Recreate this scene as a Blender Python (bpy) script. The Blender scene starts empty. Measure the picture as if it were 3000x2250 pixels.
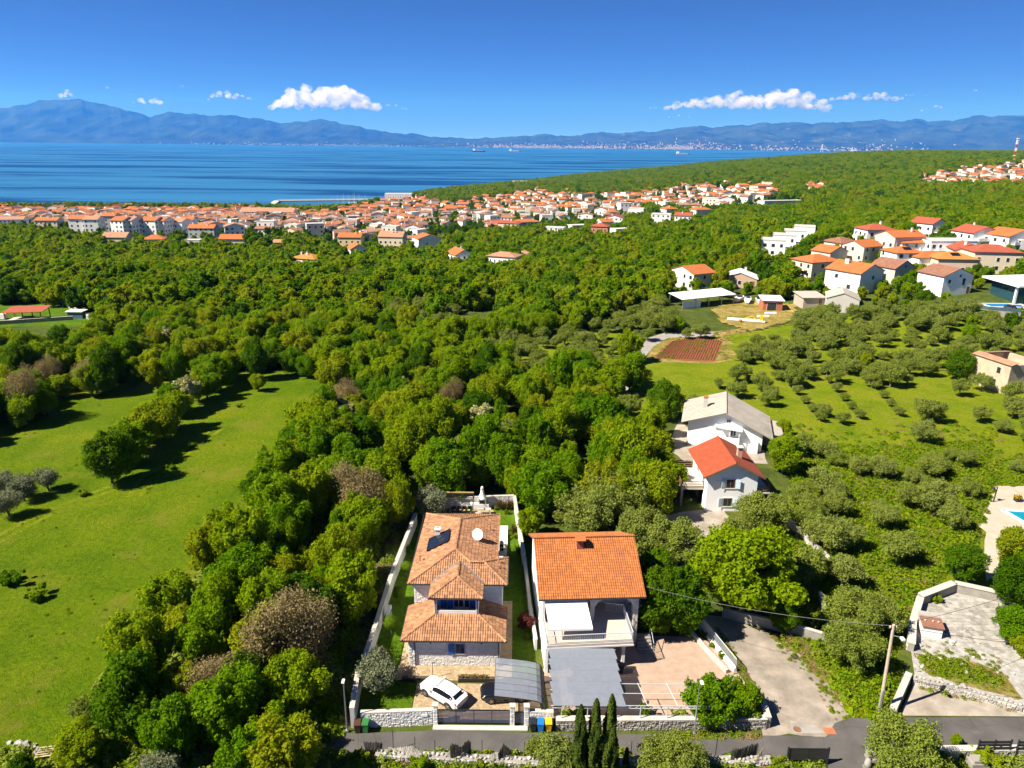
import bpy, bmesh, math, random
import numpy as np
from mathutils import Vector, Matrix

# ------------------------------------------------------------------ camera, sky, sun, exposure
SC = bpy.context.scene
COL = SC.collection
FPX, PITCH, ROLL, CAMZ = 2120.0, math.radians(18.39), math.radians(0.6), 46.4   # focal length in photo pixels (3000 wide)
SUN_EL = math.radians(47.0)
SUN_H = Vector((-0.935, -0.355)).normalized()          # horizontal direction towards the sun
cam = bpy.data.cameras.new('camera')
cam.sensor_width = 36.0
cam.lens = 36.0 * FPX / 3000.0
cam.clip_start, cam.clip_end = 0.5, 200000.0
camo = bpy.data.objects.new('camera', cam)
COL.objects.link(camo)
camo.location = (0, 0, CAMZ)
camo.rotation_euler = (Matrix.Rotation(math.pi / 2 - PITCH, 3, 'X') @ Matrix.Rotation(ROLL, 3, 'Z')).to_euler()
SC.camera = camo

w = bpy.data.worlds.new('World')
SC.world = w
w.use_nodes = True
nt = w.node_tree
sky = nt.nodes.new('ShaderNodeTexSky')
sky.sky_type = 'NISHITA'
sky.sun_disc = False
sky.sun_elevation = SUN_EL
sky.sun_rotation = math.atan2(SUN_H.x, SUN_H.y)
sky.altitude = 8000
sky.air_density = 1.0
sky.dust_density = 0.0
sky.ozone_density = 10.0
bg = nt.nodes['Background']
bg.inputs['Strength'].default_value = 0.056
tint = nt.nodes.new('ShaderNodeMix')                  # the photograph's cool, saturated rendering of the whole sky
tint.data_type, tint.blend_type = 'RGBA', 'MULTIPLY'
tint.inputs[0].default_value = 1.0
tint.inputs[7].default_value = (0.62, 0.68, 0.82, 1)
nt.links.new(sky.outputs[0], tint.inputs[6])
nt.links.new(tint.outputs[2], bg.inputs[0])

sl = bpy.data.lights.new('sun', 'SUN')
sl.energy = 4.4
sl.angle = math.radians(0.53)
sl.color = (1.0, 0.93, 0.82)
so = bpy.data.objects.new('sun', sl)
COL.objects.link(so)
so.rotation_euler = Vector((SUN_H.x * math.cos(SUN_EL), SUN_H.y * math.cos(SUN_EL), math.sin(SUN_EL))).to_track_quat('Z', 'Y').to_euler()

SC.view_settings.view_transform = 'Standard'
SC.view_settings.look = 'None'
SC.view_settings.exposure = 1.35
SC.view_settings.gamma = 1.0
SC.render.engine = 'CYCLES'
SC.cycles.use_denoising = True
SC.cycles.max_bounces = 14
SC.cycles.diffuse_bounces = 5
SC.cycles.glossy_bounces = 2
SC.cycles.transmission_bounces = 6
SC.cycles.volume_bounces = 14
SC.cycles.transparent_max_bounces = 8
SC.cycles.use_adaptive_sampling = True
SC.cycles.adaptive_threshold = 0.01

R = random.Random(7)
RN = np.random.default_rng(7)

# ------------------------------------------------------------------ picture <-> world
_cP, _sP, _cR, _sR = math.cos(PITCH), math.sin(PITCH), math.cos(ROLL), math.sin(ROLL)
def ray(px, py):
    x, y = px - 1500.0, 1125.0 - py
    x, y = x * _cR - y * _sR, x * _sR + y * _cR
    return Vector((x / FPX, _cP + y / FPX * _sP, -_sP + y / FPX * _cP))
def G(px, py, z=0.0):
    d = ray(px, py)
    return Vector((0, 0, CAMZ)) + d * ((z - CAMZ) / d.z)
def GY(px, py, Y):
    d = ray(px, py)
    return Vector((0, 0, CAMZ)) + d * (Y / d.y)
def project(P):
    """world points (n,3) -> photo pixels (n,2)"""
    P = np.asarray(P, float)
    vx, vy, vz = P[:, 0], P[:, 1], P[:, 2] - CAMZ
    zc = np.maximum(vy * _cP - vz * _sP, 0.1)
    yc = vy * _sP + vz * _cP
    x, y = vx / zc * FPX, yc / zc * FPX
    return np.stack([1500 + x * _cR + y * _sR, 1125 - (-x * _sR + y * _cR)], 1)

# ------------------------------------------------------------------ mesh builder and object helpers
MW = {}                                                  # world matrix of each built object
class MB:
    def __init__(self):
        self.v, self.f, self.m = [], [], []
    def add(self, vs, fs, m=0):
        o = len(self.v)
        self.v += [tuple(p) for p in vs]
        self.f += [tuple(o + i for i in f) for f in fs]
        self.m += [m] * len(fs)
        return self
    def box(self, x0, x1, y0, y1, z0, z1, m=0):
        return self.add([(x0, y0, z0), (x1, y0, z0), (x1, y1, z0), (x0, y1, z0), (x0, y0, z1), (x1, y0, z1), (x1, y1, z1), (x0, y1, z1)],
                        [(3, 2, 1, 0), (4, 5, 6, 7), (0, 1, 5, 4), (1, 2, 6, 5), (2, 3, 7, 6), (3, 0, 4, 7)], m)
    def bar(self, p0, p1, w, h=None, m=0, up=(0, 0, 1)):
        """rectangular bar from p0 to p1, w wide (sideways), h high"""
        h = w if h is None else h
        p0, p1 = Vector(p0), Vector(p1)
        d = (p1 - p0).normalized()
        u = Vector(up)
        if abs(d.dot(u)) > 0.98:
            u = Vector((0, 1, 0))
        s = d.cross(u).normalized()
        u = s.cross(d)
        vs = []
        for p in (p0, p1):
            for a, b in ((-1, -1), (1, -1), (1, 1), (-1, 1)):
                vs.append(p + s * (a * w / 2) + u * (b * h / 2))
        return self.add(vs, [(3, 2, 1, 0), (4, 5, 6, 7), (0, 1, 5, 4), (1, 2, 6, 5), (2, 3, 7, 6), (3, 0, 4, 7)], m)
    def tube(self, p0, p1, r0, r1=None, n=8, m=0, caps=True):
        r1 = r0 if r1 is None else r1
        p0, p1 = Vector(p0), Vector(p1)
        d = (p1 - p0).normalized()
        u = Vector((0, 0, 1)) if abs(d.z) < 0.9 else Vector((1, 0, 0))
        s = d.cross(u).normalized()
        u = s.cross(d)
        vs = [p + (s * math.cos(2 * math.pi * i / n) + u * math.sin(2 * math.pi * i / n)) * r for p, r in ((p0, r0), (p1, r1)) for i in range(n)]
        fs = [(i, (i + 1) % n, n + (i + 1) % n, n + i) for i in range(n)]
        if caps:
            fs += [tuple(range(n))[::-1], tuple(range(n, 2 * n))]
        return self.add(vs, fs, m)
    def prism(self, poly, z0, z1, m=0):
        """vertical prism over a 2D polygon (counter-clockwise)"""
        n = len(poly)
        a = sum(poly[i][0] * poly[(i + 1) % n][1] - poly[(i + 1) % n][0] * poly[i][1] for i in range(n))
        if a < 0:
            poly = poly[::-1]
        vs = [(p[0], p[1], z0) for p in poly] + [(p[0], p[1], z1) for p in poly]
        fs = [tuple(range(n))[::-1], tuple(range(n, 2 * n))] + [(i, (i + 1) % n, n + (i + 1) % n, n + i) for i in range(n)]
        return self.add(vs, fs, m)
    def slab(self, pts, t, m=0):
        """solid plate: polygon in 3D thickened by t downwards along its normal"""
        pts = [Vector(p) for p in pts]
        nrm = Vector((0, 0, 0))
        for i in range(len(pts)):
            a, b = pts[i], pts[(i + 1) % len(pts)]
            nrm += a.cross(b)
        nrm.normalize()
        if nrm.z < 0:
            pts = pts[::-1]
            nrm = -nrm
        n = len(pts)
        lo = [p - nrm * t for p in pts]
        return self.add(lo + pts, [tuple(range(n))[::-1], tuple(range(n, 2 * n))] + [(i, (i + 1) % n, n + (i + 1) % n, n + i) for i in range(n)], m)
    def lathe(self, prof, n=12, m=0, c=(0, 0, 0)):
        vs = [(c[0] + r * math.cos(2 * math.pi * i / n), c[1] + r * math.sin(2 * math.pi * i / n), c[2] + z) for r, z in prof for i in range(n)]
        fs = [(k * n + i, k * n + (i + 1) % n, (k + 1) * n + (i + 1) % n, (k + 1) * n + i) for k in range(len(prof) - 1) for i in range(n)]
        fs += [tuple(range(n))[::-1], tuple(range((len(prof) - 1) * n, len(prof) * n))]
        return self.add(vs, fs, m)
    def mesh(self, name, mats, smooth=False):
        me = bpy.data.meshes.new(name)
        me.from_pydata(self.v, [], self.f)
        for k in (mats if isinstance(mats, (list, tuple)) else [mats]):
            me.materials.append(k)
        if any(self.m):
            me.polygons.foreach_set('material_index', self.m)
        if smooth:
            me.polygons.foreach_set('use_smooth', [True] * len(me.polygons))
        me.update()
        return me
    def build(self, name, mats, parent=None, world=False, smooth=False, loc=None, **kw):
        if world and parent is not None:
            inv = MW[parent].inverted()
            self.v = [tuple(inv @ Vector(p)) for p in self.v]
        o = place(self.mesh(name, mats, smooth), name, parent, loc)
        tag(o, **kw)
        return o

def place(me, name, parent=None, loc=None, rotz=0.0, scale=None):
    o = bpy.data.objects.new(name, me)
    COL.objects.link(o)
    if loc is not None:
        o.location = loc
    if rotz:
        o.rotation_euler = (0, 0, rotz)
    if scale is not None:
        o.scale = (scale,) * 3 if isinstance(scale, (int, float)) else scale
    if parent is not None:
        o.parent = parent
    m = Matrix.LocRotScale(Vector(o.location), o.rotation_euler.to_matrix(), Vector(o.scale))
    MW[o] = (MW[parent] @ m) if parent is not None else m
    return o
def tag(o, label=None, cat=None, group=None, kind=None):
    if label: o['label'] = label
    if cat: o['category'] = cat
    if group: o['group'] = group
    if kind: o['kind'] = kind
    return o
def thing(name, label, cat, loc=(0, 0, 0), rotz=0.0, group=None, scale=None):
    return tag(place(None, name, None, loc, rotz, scale), label, cat, group)
def copy_tree(o, parent=None, loc=None, rotz=None):
    c = o.copy()
    COL.objects.link(c)
    c.parent = parent
    if loc is not None: c.location = loc
    if rotz is not None: c.rotation_euler = (0, 0, rotz)
    for ch in o.children:
        copy_tree(ch, c)
    return c
def inpoly(P, poly):
    """points (n,2) inside polygon"""
    P = np.asarray(P, float)
    x, y = P[:, 0], P[:, 1]
    r = np.zeros(len(P), bool)
    n = len(poly)
    for i in range(n):
        x0, y0 = poly[i]
        x1, y1 = poly[(i + 1) % n]
        if y0 == y1: continue
        c = ((y0 > y) != (y1 > y)) & (x < (x1 - x0) * (y - y0) / (y1 - y0) + x0)
        r ^= c
    return r

# ------------------------------------------------------------------ materials
def _new(name):
    m = bpy.data.materials.new(name)
    m.use_nodes = True
    t = m.node_tree
    return m, t, t.nodes['Principled BSDF'], t.nodes['Material Output']
def _n(t, typ, **kw):
    n = t.nodes.new(typ)
    for k, v in kw.items():
        setattr(n, k, v)
    return n
def _mixc(t, fac, a, b, blend='MIX'):
    n = _n(t, 'ShaderNodeMix', data_type='RGBA', blend_type=blend)
    for i, s in ((0, fac), (6, a), (7, b)):
        if hasattr(s, 'is_linked') or isinstance(s, bpy.types.NodeSocket):
            t.links.new(s, n.inputs[i])
        elif i == 0:
            n.inputs[i].default_value = s
        else:
            n.inputs[i].default_value = (*s[:3], 1)
    return n.outputs[2]
def _noise(t, co, scale, detail=4, rough=0.55):
    n = _n(t, 'ShaderNodeTexNoise')
    n.inputs['Scale'].default_value = scale
    n.inputs['Detail'].default_value = detail
    n.inputs['Roughness'].default_value = rough
    if co is not None:
        t.links.new(co, n.inputs['Vector'])
    return n.outputs['Fac']
def _ramp(t, fac, stops):
    n = _n(t, 'ShaderNodeValToRGB')
    e = n.color_ramp.elements
    while len(e) < len(stops):
        e.new(0.5)
    for k, (p, c) in zip(e, stops):
        k.position = p
        k.color = (*c, 1) if len(c) == 3 else c
    t.links.new(fac, n.inputs[0])
    return n.outputs[0]
def _math(t, op, a, b=None, clamp=False):
    n = _n(t, 'ShaderNodeMath', operation=op, use_clamp=clamp)
    for i, s in ((0, a), (1, b)):
        if s is None: continue
        if isinstance(s, (int, float)): n.inputs[i].default_value = s
        else: t.links.new(s, n.inputs[i])
    return n.outputs[0]
def _mul(c, k):
    return tuple(min(1.0, x * k) for x in c)
def _rand(t):
    """random number per separate piece and per object"""
    g = _n(t, 'ShaderNodeNewGeometry').outputs['Random Per Island']
    o = _n(t, 'ShaderNodeObjectInfo').outputs['Random']
    return _math(t, 'FRACT', _math(t, 'ADD', g, o))
def pm(name, base, rough=0.8, var=0.12, scale=1.5, bump=0.15, bscale=25.0, metal=0.0, island=0.0, stain=None, spec=0.4, bdist=0.02):
    """painted / mineral surface: two octaves of tone, optional tone per piece, stains and fine relief"""
    m, t, p, _ = _new(name)
    co = _n(t, 'ShaderNodeTexCoord').outputs['Object']
    c = _ramp(t, _noise(t, co, scale, 5, 0.6), [(0.3, _mul(base, 1 - var)), (0.7, _mul(base, 1 + var))])
    if island:
        k = _ramp(t, _rand(t), [(0.0, (1 - island,) * 3), (1.0, (1 + island,) * 3)])
        c = _mixc(t, 1.0, c, k, 'MULTIPLY')
    if stain:
        c = _mixc(t, _ramp(t, _noise(t, co, scale * 0.45, 6, 0.7), [(0.52, (0, 0, 0)), (0.72, (1, 1, 1))]), c, stain)
    t.links.new(c, p.inputs['Base Color'])
    p.inputs['Roughness'].default_value = rough
    p.inputs['Metallic'].default_value = metal
    p.inputs['Specular IOR Level'].default_value = spec
    if bump:
        b = _n(t, 'ShaderNodeBump')
        b.inputs['Strength'].default_value = bump
        b.inputs['Distance'].default_value = bdist
        t.links.new(_noise(t, co, bscale, 4), b.inputs['Height'])
        t.links.new(b.outputs[0], p.inputs['Normal'])
    return m
def objcolor(name, rough=0.85, var=0.10, scale=0.4, fallback=None):
    """surface whose tone is the object's own colour"""
    m, t, p, _ = _new(name)
    co = _n(t, 'ShaderNodeTexCoord').outputs['Object']
    oc = _n(t, 'ShaderNodeObjectInfo').outputs['Color']
    k = _ramp(t, _noise(t, co, scale, 5, 0.65), [(0.3, (1 - var,) * 3), (0.7, (1, 1, 1))])
    t.links.new(_mixc(t, 1.0, oc, k, 'MULTIPLY'), p.inputs['Base Color'])
    p.inputs['Roughness'].default_value = rough
    p.inputs['Specular IOR Level'].default_value = 0.25
    return m
def leaf(name, cols, objw=0.6, trans=0.5, rough=0.55):
    """foliage: tone per plant and per leaf, light passes through the leaf"""
    m, t, p, out = _new(name)
    g = _n(t, 'ShaderNodeNewGeometry').outputs['Random Per Island']
    o = _n(t, 'ShaderNodeObjectInfo').outputs['Random']
    f = _math(t, 'ADD', _math(t, 'MULTIPLY', o, objw), _math(t, 'MULTIPLY', g, 1 - objw))
    n = len(cols)
    c = _ramp(t, f, [(i / (n - 1), k) for i, k in enumerate(cols)])
    t.links.new(c, p.inputs['Base Color'])
    p.inputs['Roughness'].default_value = 0.7
    p.inputs['Specular IOR Level'].default_value = 0.04
    tr = _n(t, 'ShaderNodeBsdfTranslucent')
    t.links.new(_mixc(t, 1.0, c, (1.15, 1.05, 0.5), 'MULTIPLY'), tr.inputs[0])
    mx = _n(t, 'ShaderNodeMixShader')
    mx.inputs[0].default_value = trans
    t.links.new(p.outputs[0], mx.inputs[1])
    t.links.new(tr.outputs[0], mx.inputs[2])
    t.links.new(mx.outputs[0], out.inputs['Surface'])
    return m
def glass_pane(name, base=(0.02, 0.03, 0.04), rough=0.08):
    m, t, p, _ = _new(name)
    p.inputs['Base Color'].default_value = (*base, 1)
    p.inputs['Roughness'].default_value = rough
    p.inputs['Specular IOR Level'].default_value = 0.6
    return m
def sheer(name, tint, alpha):
    """translucent sheet that lets part of what lies under it show"""
    m, t, p, out = _new(name)
    co = _n(t, 'ShaderNodeTexCoord').outputs['Object']
    c = _ramp(t, _noise(t, co, 3.0, 4), [(0.35, _mul(tint, 0.9)), (0.65, tint)])
    t.links.new(c, p.inputs['Base Color'])
    p.inputs['Roughness'].default_value = 0.35
    tp = _n(t, 'ShaderNodeBsdfTransparent')
    tp.inputs[0].default_value = (0.86, 0.88, 0.92, 1)
    mx = _n(t, 'ShaderNodeMixShader')
    mx.inputs[0].default_value = alpha
    t.links.new(tp.outputs[0], mx.inputs[1])
    t.links.new(p.outputs[0], mx.inputs[2])
    t.links.new(mx.outputs[0], out.inputs['Surface'])
    return m
def ico(mb, c, r, sub=1, sq=1.0):
    bm = bmesh.new()
    bmesh.ops.create_icosphere(bm, subdivisions=sub, radius=1)
    mb.add([(c[0] + v.co.x * r, c[1] + v.co.y * r, c[2] + v.co.z * r * sq) for v in bm.verts], [tuple(v.index for v in f.verts) for f in bm.faces])
    bm.free()
M = {}
# ------------------------------------------------------------------ terrain, sea, mountains
SEA = -55.0
# ground heights read along lines of sight: (photo x, photo y, distance)
_ctl = [GY(*a) for a in [
    (350, 690, 480), (-400, 690, 520), (800, 705, 470), (1200, 720, 460), (700, 655, 700), (200, 640, 850),
    (1500, 640, 720), (1250, 610, 960), (1750, 660, 640), (2200, 590, 690), (1900, 600, 900), (2400, 585, 760),
    (2550, 715, 290), (2900, 700, 300), (3400, 690, 320), (2150, 775, 270), (1500, 785, 325), (1080, 760, 400),
    (2830, 540, 850), (3300, 545, 900), (2650, 480, 1350), (2250, 492, 1500), (2980, 462, 1500), (3500, 455, 1600),
    (1900, 520, 1800), (2100, 482, 2300), (2450, 458, 2300), (2700, 452, 2300), (1620, 545, 1500), (1450, 560, 1350)]]
_ctl += [Vector((x, y, z)) for x, y, z in [(-150, 150, -0.5), (0, 150, 0), (100, 150, 0.5), (-170, 210, -3.5), (-60, 220, -3.5), (40, 230, -2), (180, 210, 5.5), (110, 215, 4), (240, 150, 4), (-260, 150, -3)]]
for px, py in [(-700, 613), (-300, 612), (0, 611), (400, 611), (760, 613), (800, 616), (870, 621), (960, 622), (1020, 614), (1065, 603), (1130, 591), (1230, 571), (1350, 556), (1500, 541), (1640, 524), (1790, 508)]:
    c = G(px, py, SEA)
    _ctl += [Vector((c.x, c.y, SEA + 0.5)), Vector((c.x * 1.12, c.y * 1.12, SEA - 6)), Vector((c.x * 1.6, c.y * 1.6, SEA - 10))]
for px, py in [(1830, 497), (1960, 486), (2120, 470), (2300, 463)]:
    c = G(px, py, SEA)
    k = min(1.0, 3400 / c.y)
    _ctl += [Vector((c.x * k, c.y * k, SEA - 1)), Vector((c.x * k * 1.15, c.y * k * 1.15, SEA - 9))]
for a in (0.3, 0.5, 0.7, 1.0):
    _ctl += [Vector((a * 3300, 3300, -35)), Vector((a * 4300, 4300, -80))]
_ctl = np.array([tuple(c) for c in _ctl])
def _uv(x, y):
    return np.stack([x / np.maximum(y, 30) * 1.3, np.log(np.maximum(y, 30))], -1)
_cu = _uv(_ctl[:, 0], _ctl[:, 1])
_K = np.linalg.norm(_cu[:, None] - _cu[None], axis=-1)
_W = np.linalg.solve(np.block([[_K + 0.002 * np.eye(len(_cu)), np.ones((len(_cu), 1))], [np.ones((1, len(_cu))), np.zeros((1, 1))]]), np.append(_ctl[:, 2], 0))
def zt(x, y):
    """height of the ground"""
    x, y = np.atleast_1d(np.asarray(x, float)), np.atleast_1d(np.asarray(y, float))
    u = _uv(x, y)
    out = np.zeros(len(x))
    for i in range(0, len(x), 20000):
        k = np.linalg.norm(u[i:i + 20000, None] - _cu[None], axis=-1)
        out[i:i + 20000] = k @ _W[:-1] + _W[-1]
    k = np.clip((x - 66) / 40, 0, 1)
    lim = 232 - 84 * k * k * (3 - 2 * k)
    fl = np.clip((np.maximum(y, np.abs(x) * 0.95) - lim) / 70, 0, 1)
    fl = fl * fl * (3 - 2 * fl)
    return out * fl
def z1(x, y):
    return float(zt(x, y)[0])
def GT(px, py, up=0.0):
    """where the line of sight through a photo pixel comes within `up` of the ground"""
    d = ray(px, py)
    Y = 40.0
    for Y in np.geomspace(40, 5000, 700):
        p = Vector((0, 0, CAMZ)) + d * (Y / d.y)
        if p.z - up < z1(p.x, p.y):
            break
    return Vector((p.x, p.y, z1(p.x, p.y)))

def forest_floor():
    m, t, p, _ = _new('ground_soil_grass')
    co = _n(t, 'ShaderNodeTexCoord').outputs['Object']
    a = _ramp(t, _noise(t, co, 0.25, 8, 0.65), [(0.3, (0.03, 0.045, 0.008)), (0.5, (0.06, 0.085, 0.012)), (0.62, (0.09, 0.10, 0.02)), (0.75, (0.13, 0.10, 0.05))])
    at = _n(t, 'ShaderNodeAttribute', attribute_name='town').outputs['Fac']
    b = _ramp(t, _noise(t, co, 0.08, 6, 0.7), [(0.35, (0.05, 0.08, 0.015)), (0.5, (0.13, 0.12, 0.07)), (0.6, (0.30, 0.27, 0.22))])
    t.links.new(_mixc(t, at, a, b), p.inputs['Base Color'])
    p.inputs['Roughness'].default_value = 0.95
    p.inputs['Specular IOR Level'].default_value = 0.1
    bp = _n(t, 'ShaderNodeBump')
    bp.inputs['Strength'].default_value = 0.6
    bp.inputs['Distance'].default_value = 0.4
    t.links.new(_noise(t, co, 1.2, 6), bp.inputs['Height'])
    t.links.new(bp.outputs[0], p.inputs['Normal'])
    return m
M['soil'] = forest_floor()

# seaside town and its outliers, as outlines in the picture
TOWN = [
    [(-900, 655), (-300, 620), (0, 613), (430, 612), (760, 613), (800, 622), (960, 628), (970, 640), (1000, 690), (820, 700), (560, 705), (400, 685), (240, 678), (0, 672), (-900, 690)],
    [(800, 624), (960, 626), (1020, 616), (1070, 605), (1120, 590), (1220, 578), (1300, 600), (1460, 578), (1560, 560), (1700, 575), (1800, 590), (1840, 640), (1700, 655), (1560, 668), (1300, 695), (1260, 720), (960, 715), (840, 690)],
    [(1700, 575), (1960, 560), (2000, 548), (2130, 548), (2260, 545), (2290, 580), (2180, 605), (2060, 625), (1900, 610), (1830, 640)],
    [(2360, 548), (2420, 545), (2420, 566), (2360, 570)],
    [(2685, 520), (2780, 510), (2880, 495), (3000, 478), (3400, 470), (3400, 560), (2900, 550), (2690, 542)],
]
def terrain():
    ys = np.concatenate([np.linspace(8, 150, 40), np.geomspace(154, 4600, 190)])
    ts = np.concatenate([np.linspace(-1.9, -0.85, 14), np.linspace(-0.84, 0.84, 150), np.linspace(0.86, 1.9, 14)])
    Y, T = np.meshgrid(ys, ts, indexing='ij')
    X = T * (Y + 14)
    x, y = X.ravel(), Y.ravel()
    z = zt(x, y)
    n, k = len(ys), len(ts)
    # gentle bumps away from the built part
    z += np.where(y > 240, 1, 0) * np.clip((y - 240) / 400, 0, 1) * (np.sin(x * 0.021 + 1.3) * np.cos(y * 0.017) * 1.6 + np.sin(x * 0.06 + y * 0.045) * 0.6) * (z > SEA + 4)
    i = np.arange(n * k).reshape(n, k)
    f = np.stack([i[:-1, :-1], i[:-1, 1:], i[1:, 1:], i[1:, :-1]], -1).reshape(-1, 4)
    me = bpy.data.meshes.new('ground')
    me.from_pydata(np.stack([x, y, z], 1).tolist(), [], f.tolist())
    px = project(np.stack([x, y, z], 1))
    tw = np.zeros(len(x))
    for P in TOWN:
        tw[inpoly(px, P)] = 1.0
    a = me.attributes.new('town', 'FLOAT', 'POINT')
    a.data.foreach_set('value', tw)
    me.materials.append(M['soil'])
    me.polygons.foreach_set('use_smooth', [True] * len(me.polygons))
    tag(place(me, 'ground'), kind='structure', label='gently sloping ground under woods, gardens and town')
terrain()

def sea_water():
    m, t, p, _ = _new('sea_water')
    co = _n(t, 'ShaderNodeTexCoord').outputs['Object']
    mp = _n(t, 'ShaderNodeMapping')
    mp.inputs['Scale'].default_value = (0.0008, 0.0042, 1)
    t.links.new(co, mp.inputs[0])
    st = _ramp(t, _noise(t, mp.outputs[0], 1.0, 8, 0.62), [(0.40, (0, 0, 0)), (0.50, (0.25, 0.25, 0.25)), (0.56, (1, 1, 1))])
    c = _mixc(t, st, (0.026, 0.145, 0.30), (0.004, 0.045, 0.15))
    t.links.new(c, p.inputs['Base Color'])
    r = _n(t, 'ShaderNodeMapRange')
    t.links.new(st, r.inputs[0])
    r.inputs[3].default_value, r.inputs[4].default_value = 0.38, 0.62
    t.links.new(r.outputs[0], p.inputs['Roughness'])
    p.inputs['IOR'].default_value = 1.33
    s = _n(t, 'ShaderNodeMapRange')
    t.links.new(st, s.inputs[0])
    s.inputs[3].default_value, s.inputs[4].default_value = 0.42, 0.16
    t.links.new(s.outputs[0], p.inputs['Specular IOR Level'])
    bp = _n(t, 'ShaderNodeBump')
    bp.inputs['Strength'].default_value = 0.5
    bp.inputs['Distance'].default_value = 0.6
    t.links.new(_noise(t, co, 0.05, 6, 0.6), bp.inputs['Height'])
    t.links.new(bp.outputs[0], p.inputs['Normal'])
    return m
M['sea'] = sea_water()
_mb = MB()
_xs = np.linspace(-32000, 32000, 17)
_ys = [300, 800, 1500, 3000, 6000, 12000, 20000, 29000]
_mb.add([(x, y, SEA) for y in _ys for x in _xs], [(j * 17 + i, j * 17 + i + 1, (j + 1) * 17 + i + 1, (j + 1) * 17 + i) for j in range(7) for i in range(16)])
_mb.build('sea', M['sea'], kind='structure', label='deep blue bay with dark wind streaks')

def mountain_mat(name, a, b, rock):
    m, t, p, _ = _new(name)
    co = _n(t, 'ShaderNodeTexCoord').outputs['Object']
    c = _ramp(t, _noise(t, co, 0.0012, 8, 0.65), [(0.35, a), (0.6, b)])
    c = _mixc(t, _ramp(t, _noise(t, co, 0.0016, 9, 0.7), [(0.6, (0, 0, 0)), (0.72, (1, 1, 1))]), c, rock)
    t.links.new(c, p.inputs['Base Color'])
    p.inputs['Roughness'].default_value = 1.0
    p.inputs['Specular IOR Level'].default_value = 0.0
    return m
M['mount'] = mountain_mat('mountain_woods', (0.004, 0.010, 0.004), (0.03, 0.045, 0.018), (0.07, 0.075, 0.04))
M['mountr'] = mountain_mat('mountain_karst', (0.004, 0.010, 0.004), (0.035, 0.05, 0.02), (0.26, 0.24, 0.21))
_HT = {}
def range_mesh(name, skyline, shore_d, ridge_d, mat, seed, label, deep=2.0):
    """mountain range: slopes rising from the far shore to a skyline with spurs and gullies"""
    rn = np.random.default_rng(seed)
    pxs = np.linspace(skyline[0][0], skyline[-1][0], 420)
    sky_y = np.interp(pxs, [s[0] for s in skyline], [s[1] for s in skyline])
    rq = rn.uniform(0, 6.28, 9)
    sky_y = sky_y + sum(np.sin(pxs * .045 * 1.55 ** k + rq[k]) * 1.5 / 1.3 ** k for k in range(9))
    ridge = [GY(a, b, ridge_d) for a, b in zip(pxs, sky_y)]
    n = 34
    ph = rn.uniform(0, 6.28, 14)
    vs = []
    for j in range(n + 8):
        s = j / n
        for i, (a, rd) in enumerate(zip(pxs, ridge)):
            D = shore_d + (ridge_d - shore_d) * s
            x = rd.x / ridge_d * D
            h = max(rd.z - SEA, 10)
            if s <= 1:
                prof = 0.25 * s + 0.75 * s ** 1.7
                wob = sum(math.sin(x * 0.0011 * (k + 1) + ph[k] + s * 2.2 * math.sin(k)) / (k + 1) for k in range(6))
                wob += 1.1 * sum(math.sin(x * 0.0045 * 1.7 ** k + ph[k + 6] + s * 7 * math.sin(k + 1)) / 1.4 ** k for k in range(6))
                z = SEA - 3 + h * prof * (1 + 0.16 * wob * (1 - s) * min(1, s * 4)) + 3 * s
            else:
                z = SEA + h * (1 - (s - 1) * 2.2)
            if j == 0: z = SEA - 5
            vs.append((x, D, z))
    m = len(pxs)
    fs = [(j * m + i, j * m + i + 1, (j + 1) * m + i + 1, (j + 1) * m + i) for j in range(n + 7) for i in range(m - 1)]
    _HT[name] = (pxs, vs, m, n)
    MB().add(vs, fs).build(name, mat, smooth=True, kind='structure', label=label)
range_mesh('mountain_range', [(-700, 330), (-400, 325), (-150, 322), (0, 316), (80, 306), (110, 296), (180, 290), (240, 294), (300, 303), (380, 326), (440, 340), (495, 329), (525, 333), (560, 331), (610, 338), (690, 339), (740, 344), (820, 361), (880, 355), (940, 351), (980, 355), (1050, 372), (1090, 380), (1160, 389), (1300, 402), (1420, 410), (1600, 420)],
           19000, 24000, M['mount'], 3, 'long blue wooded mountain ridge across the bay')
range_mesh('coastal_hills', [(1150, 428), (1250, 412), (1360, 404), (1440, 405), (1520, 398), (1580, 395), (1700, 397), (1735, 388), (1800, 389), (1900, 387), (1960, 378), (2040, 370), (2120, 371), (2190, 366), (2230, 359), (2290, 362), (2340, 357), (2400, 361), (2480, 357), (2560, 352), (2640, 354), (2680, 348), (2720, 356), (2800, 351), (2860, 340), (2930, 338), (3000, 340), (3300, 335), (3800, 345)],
           17500, 25500, M['mountr'], 8, 'hazy karst hills behind the far city')
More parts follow.
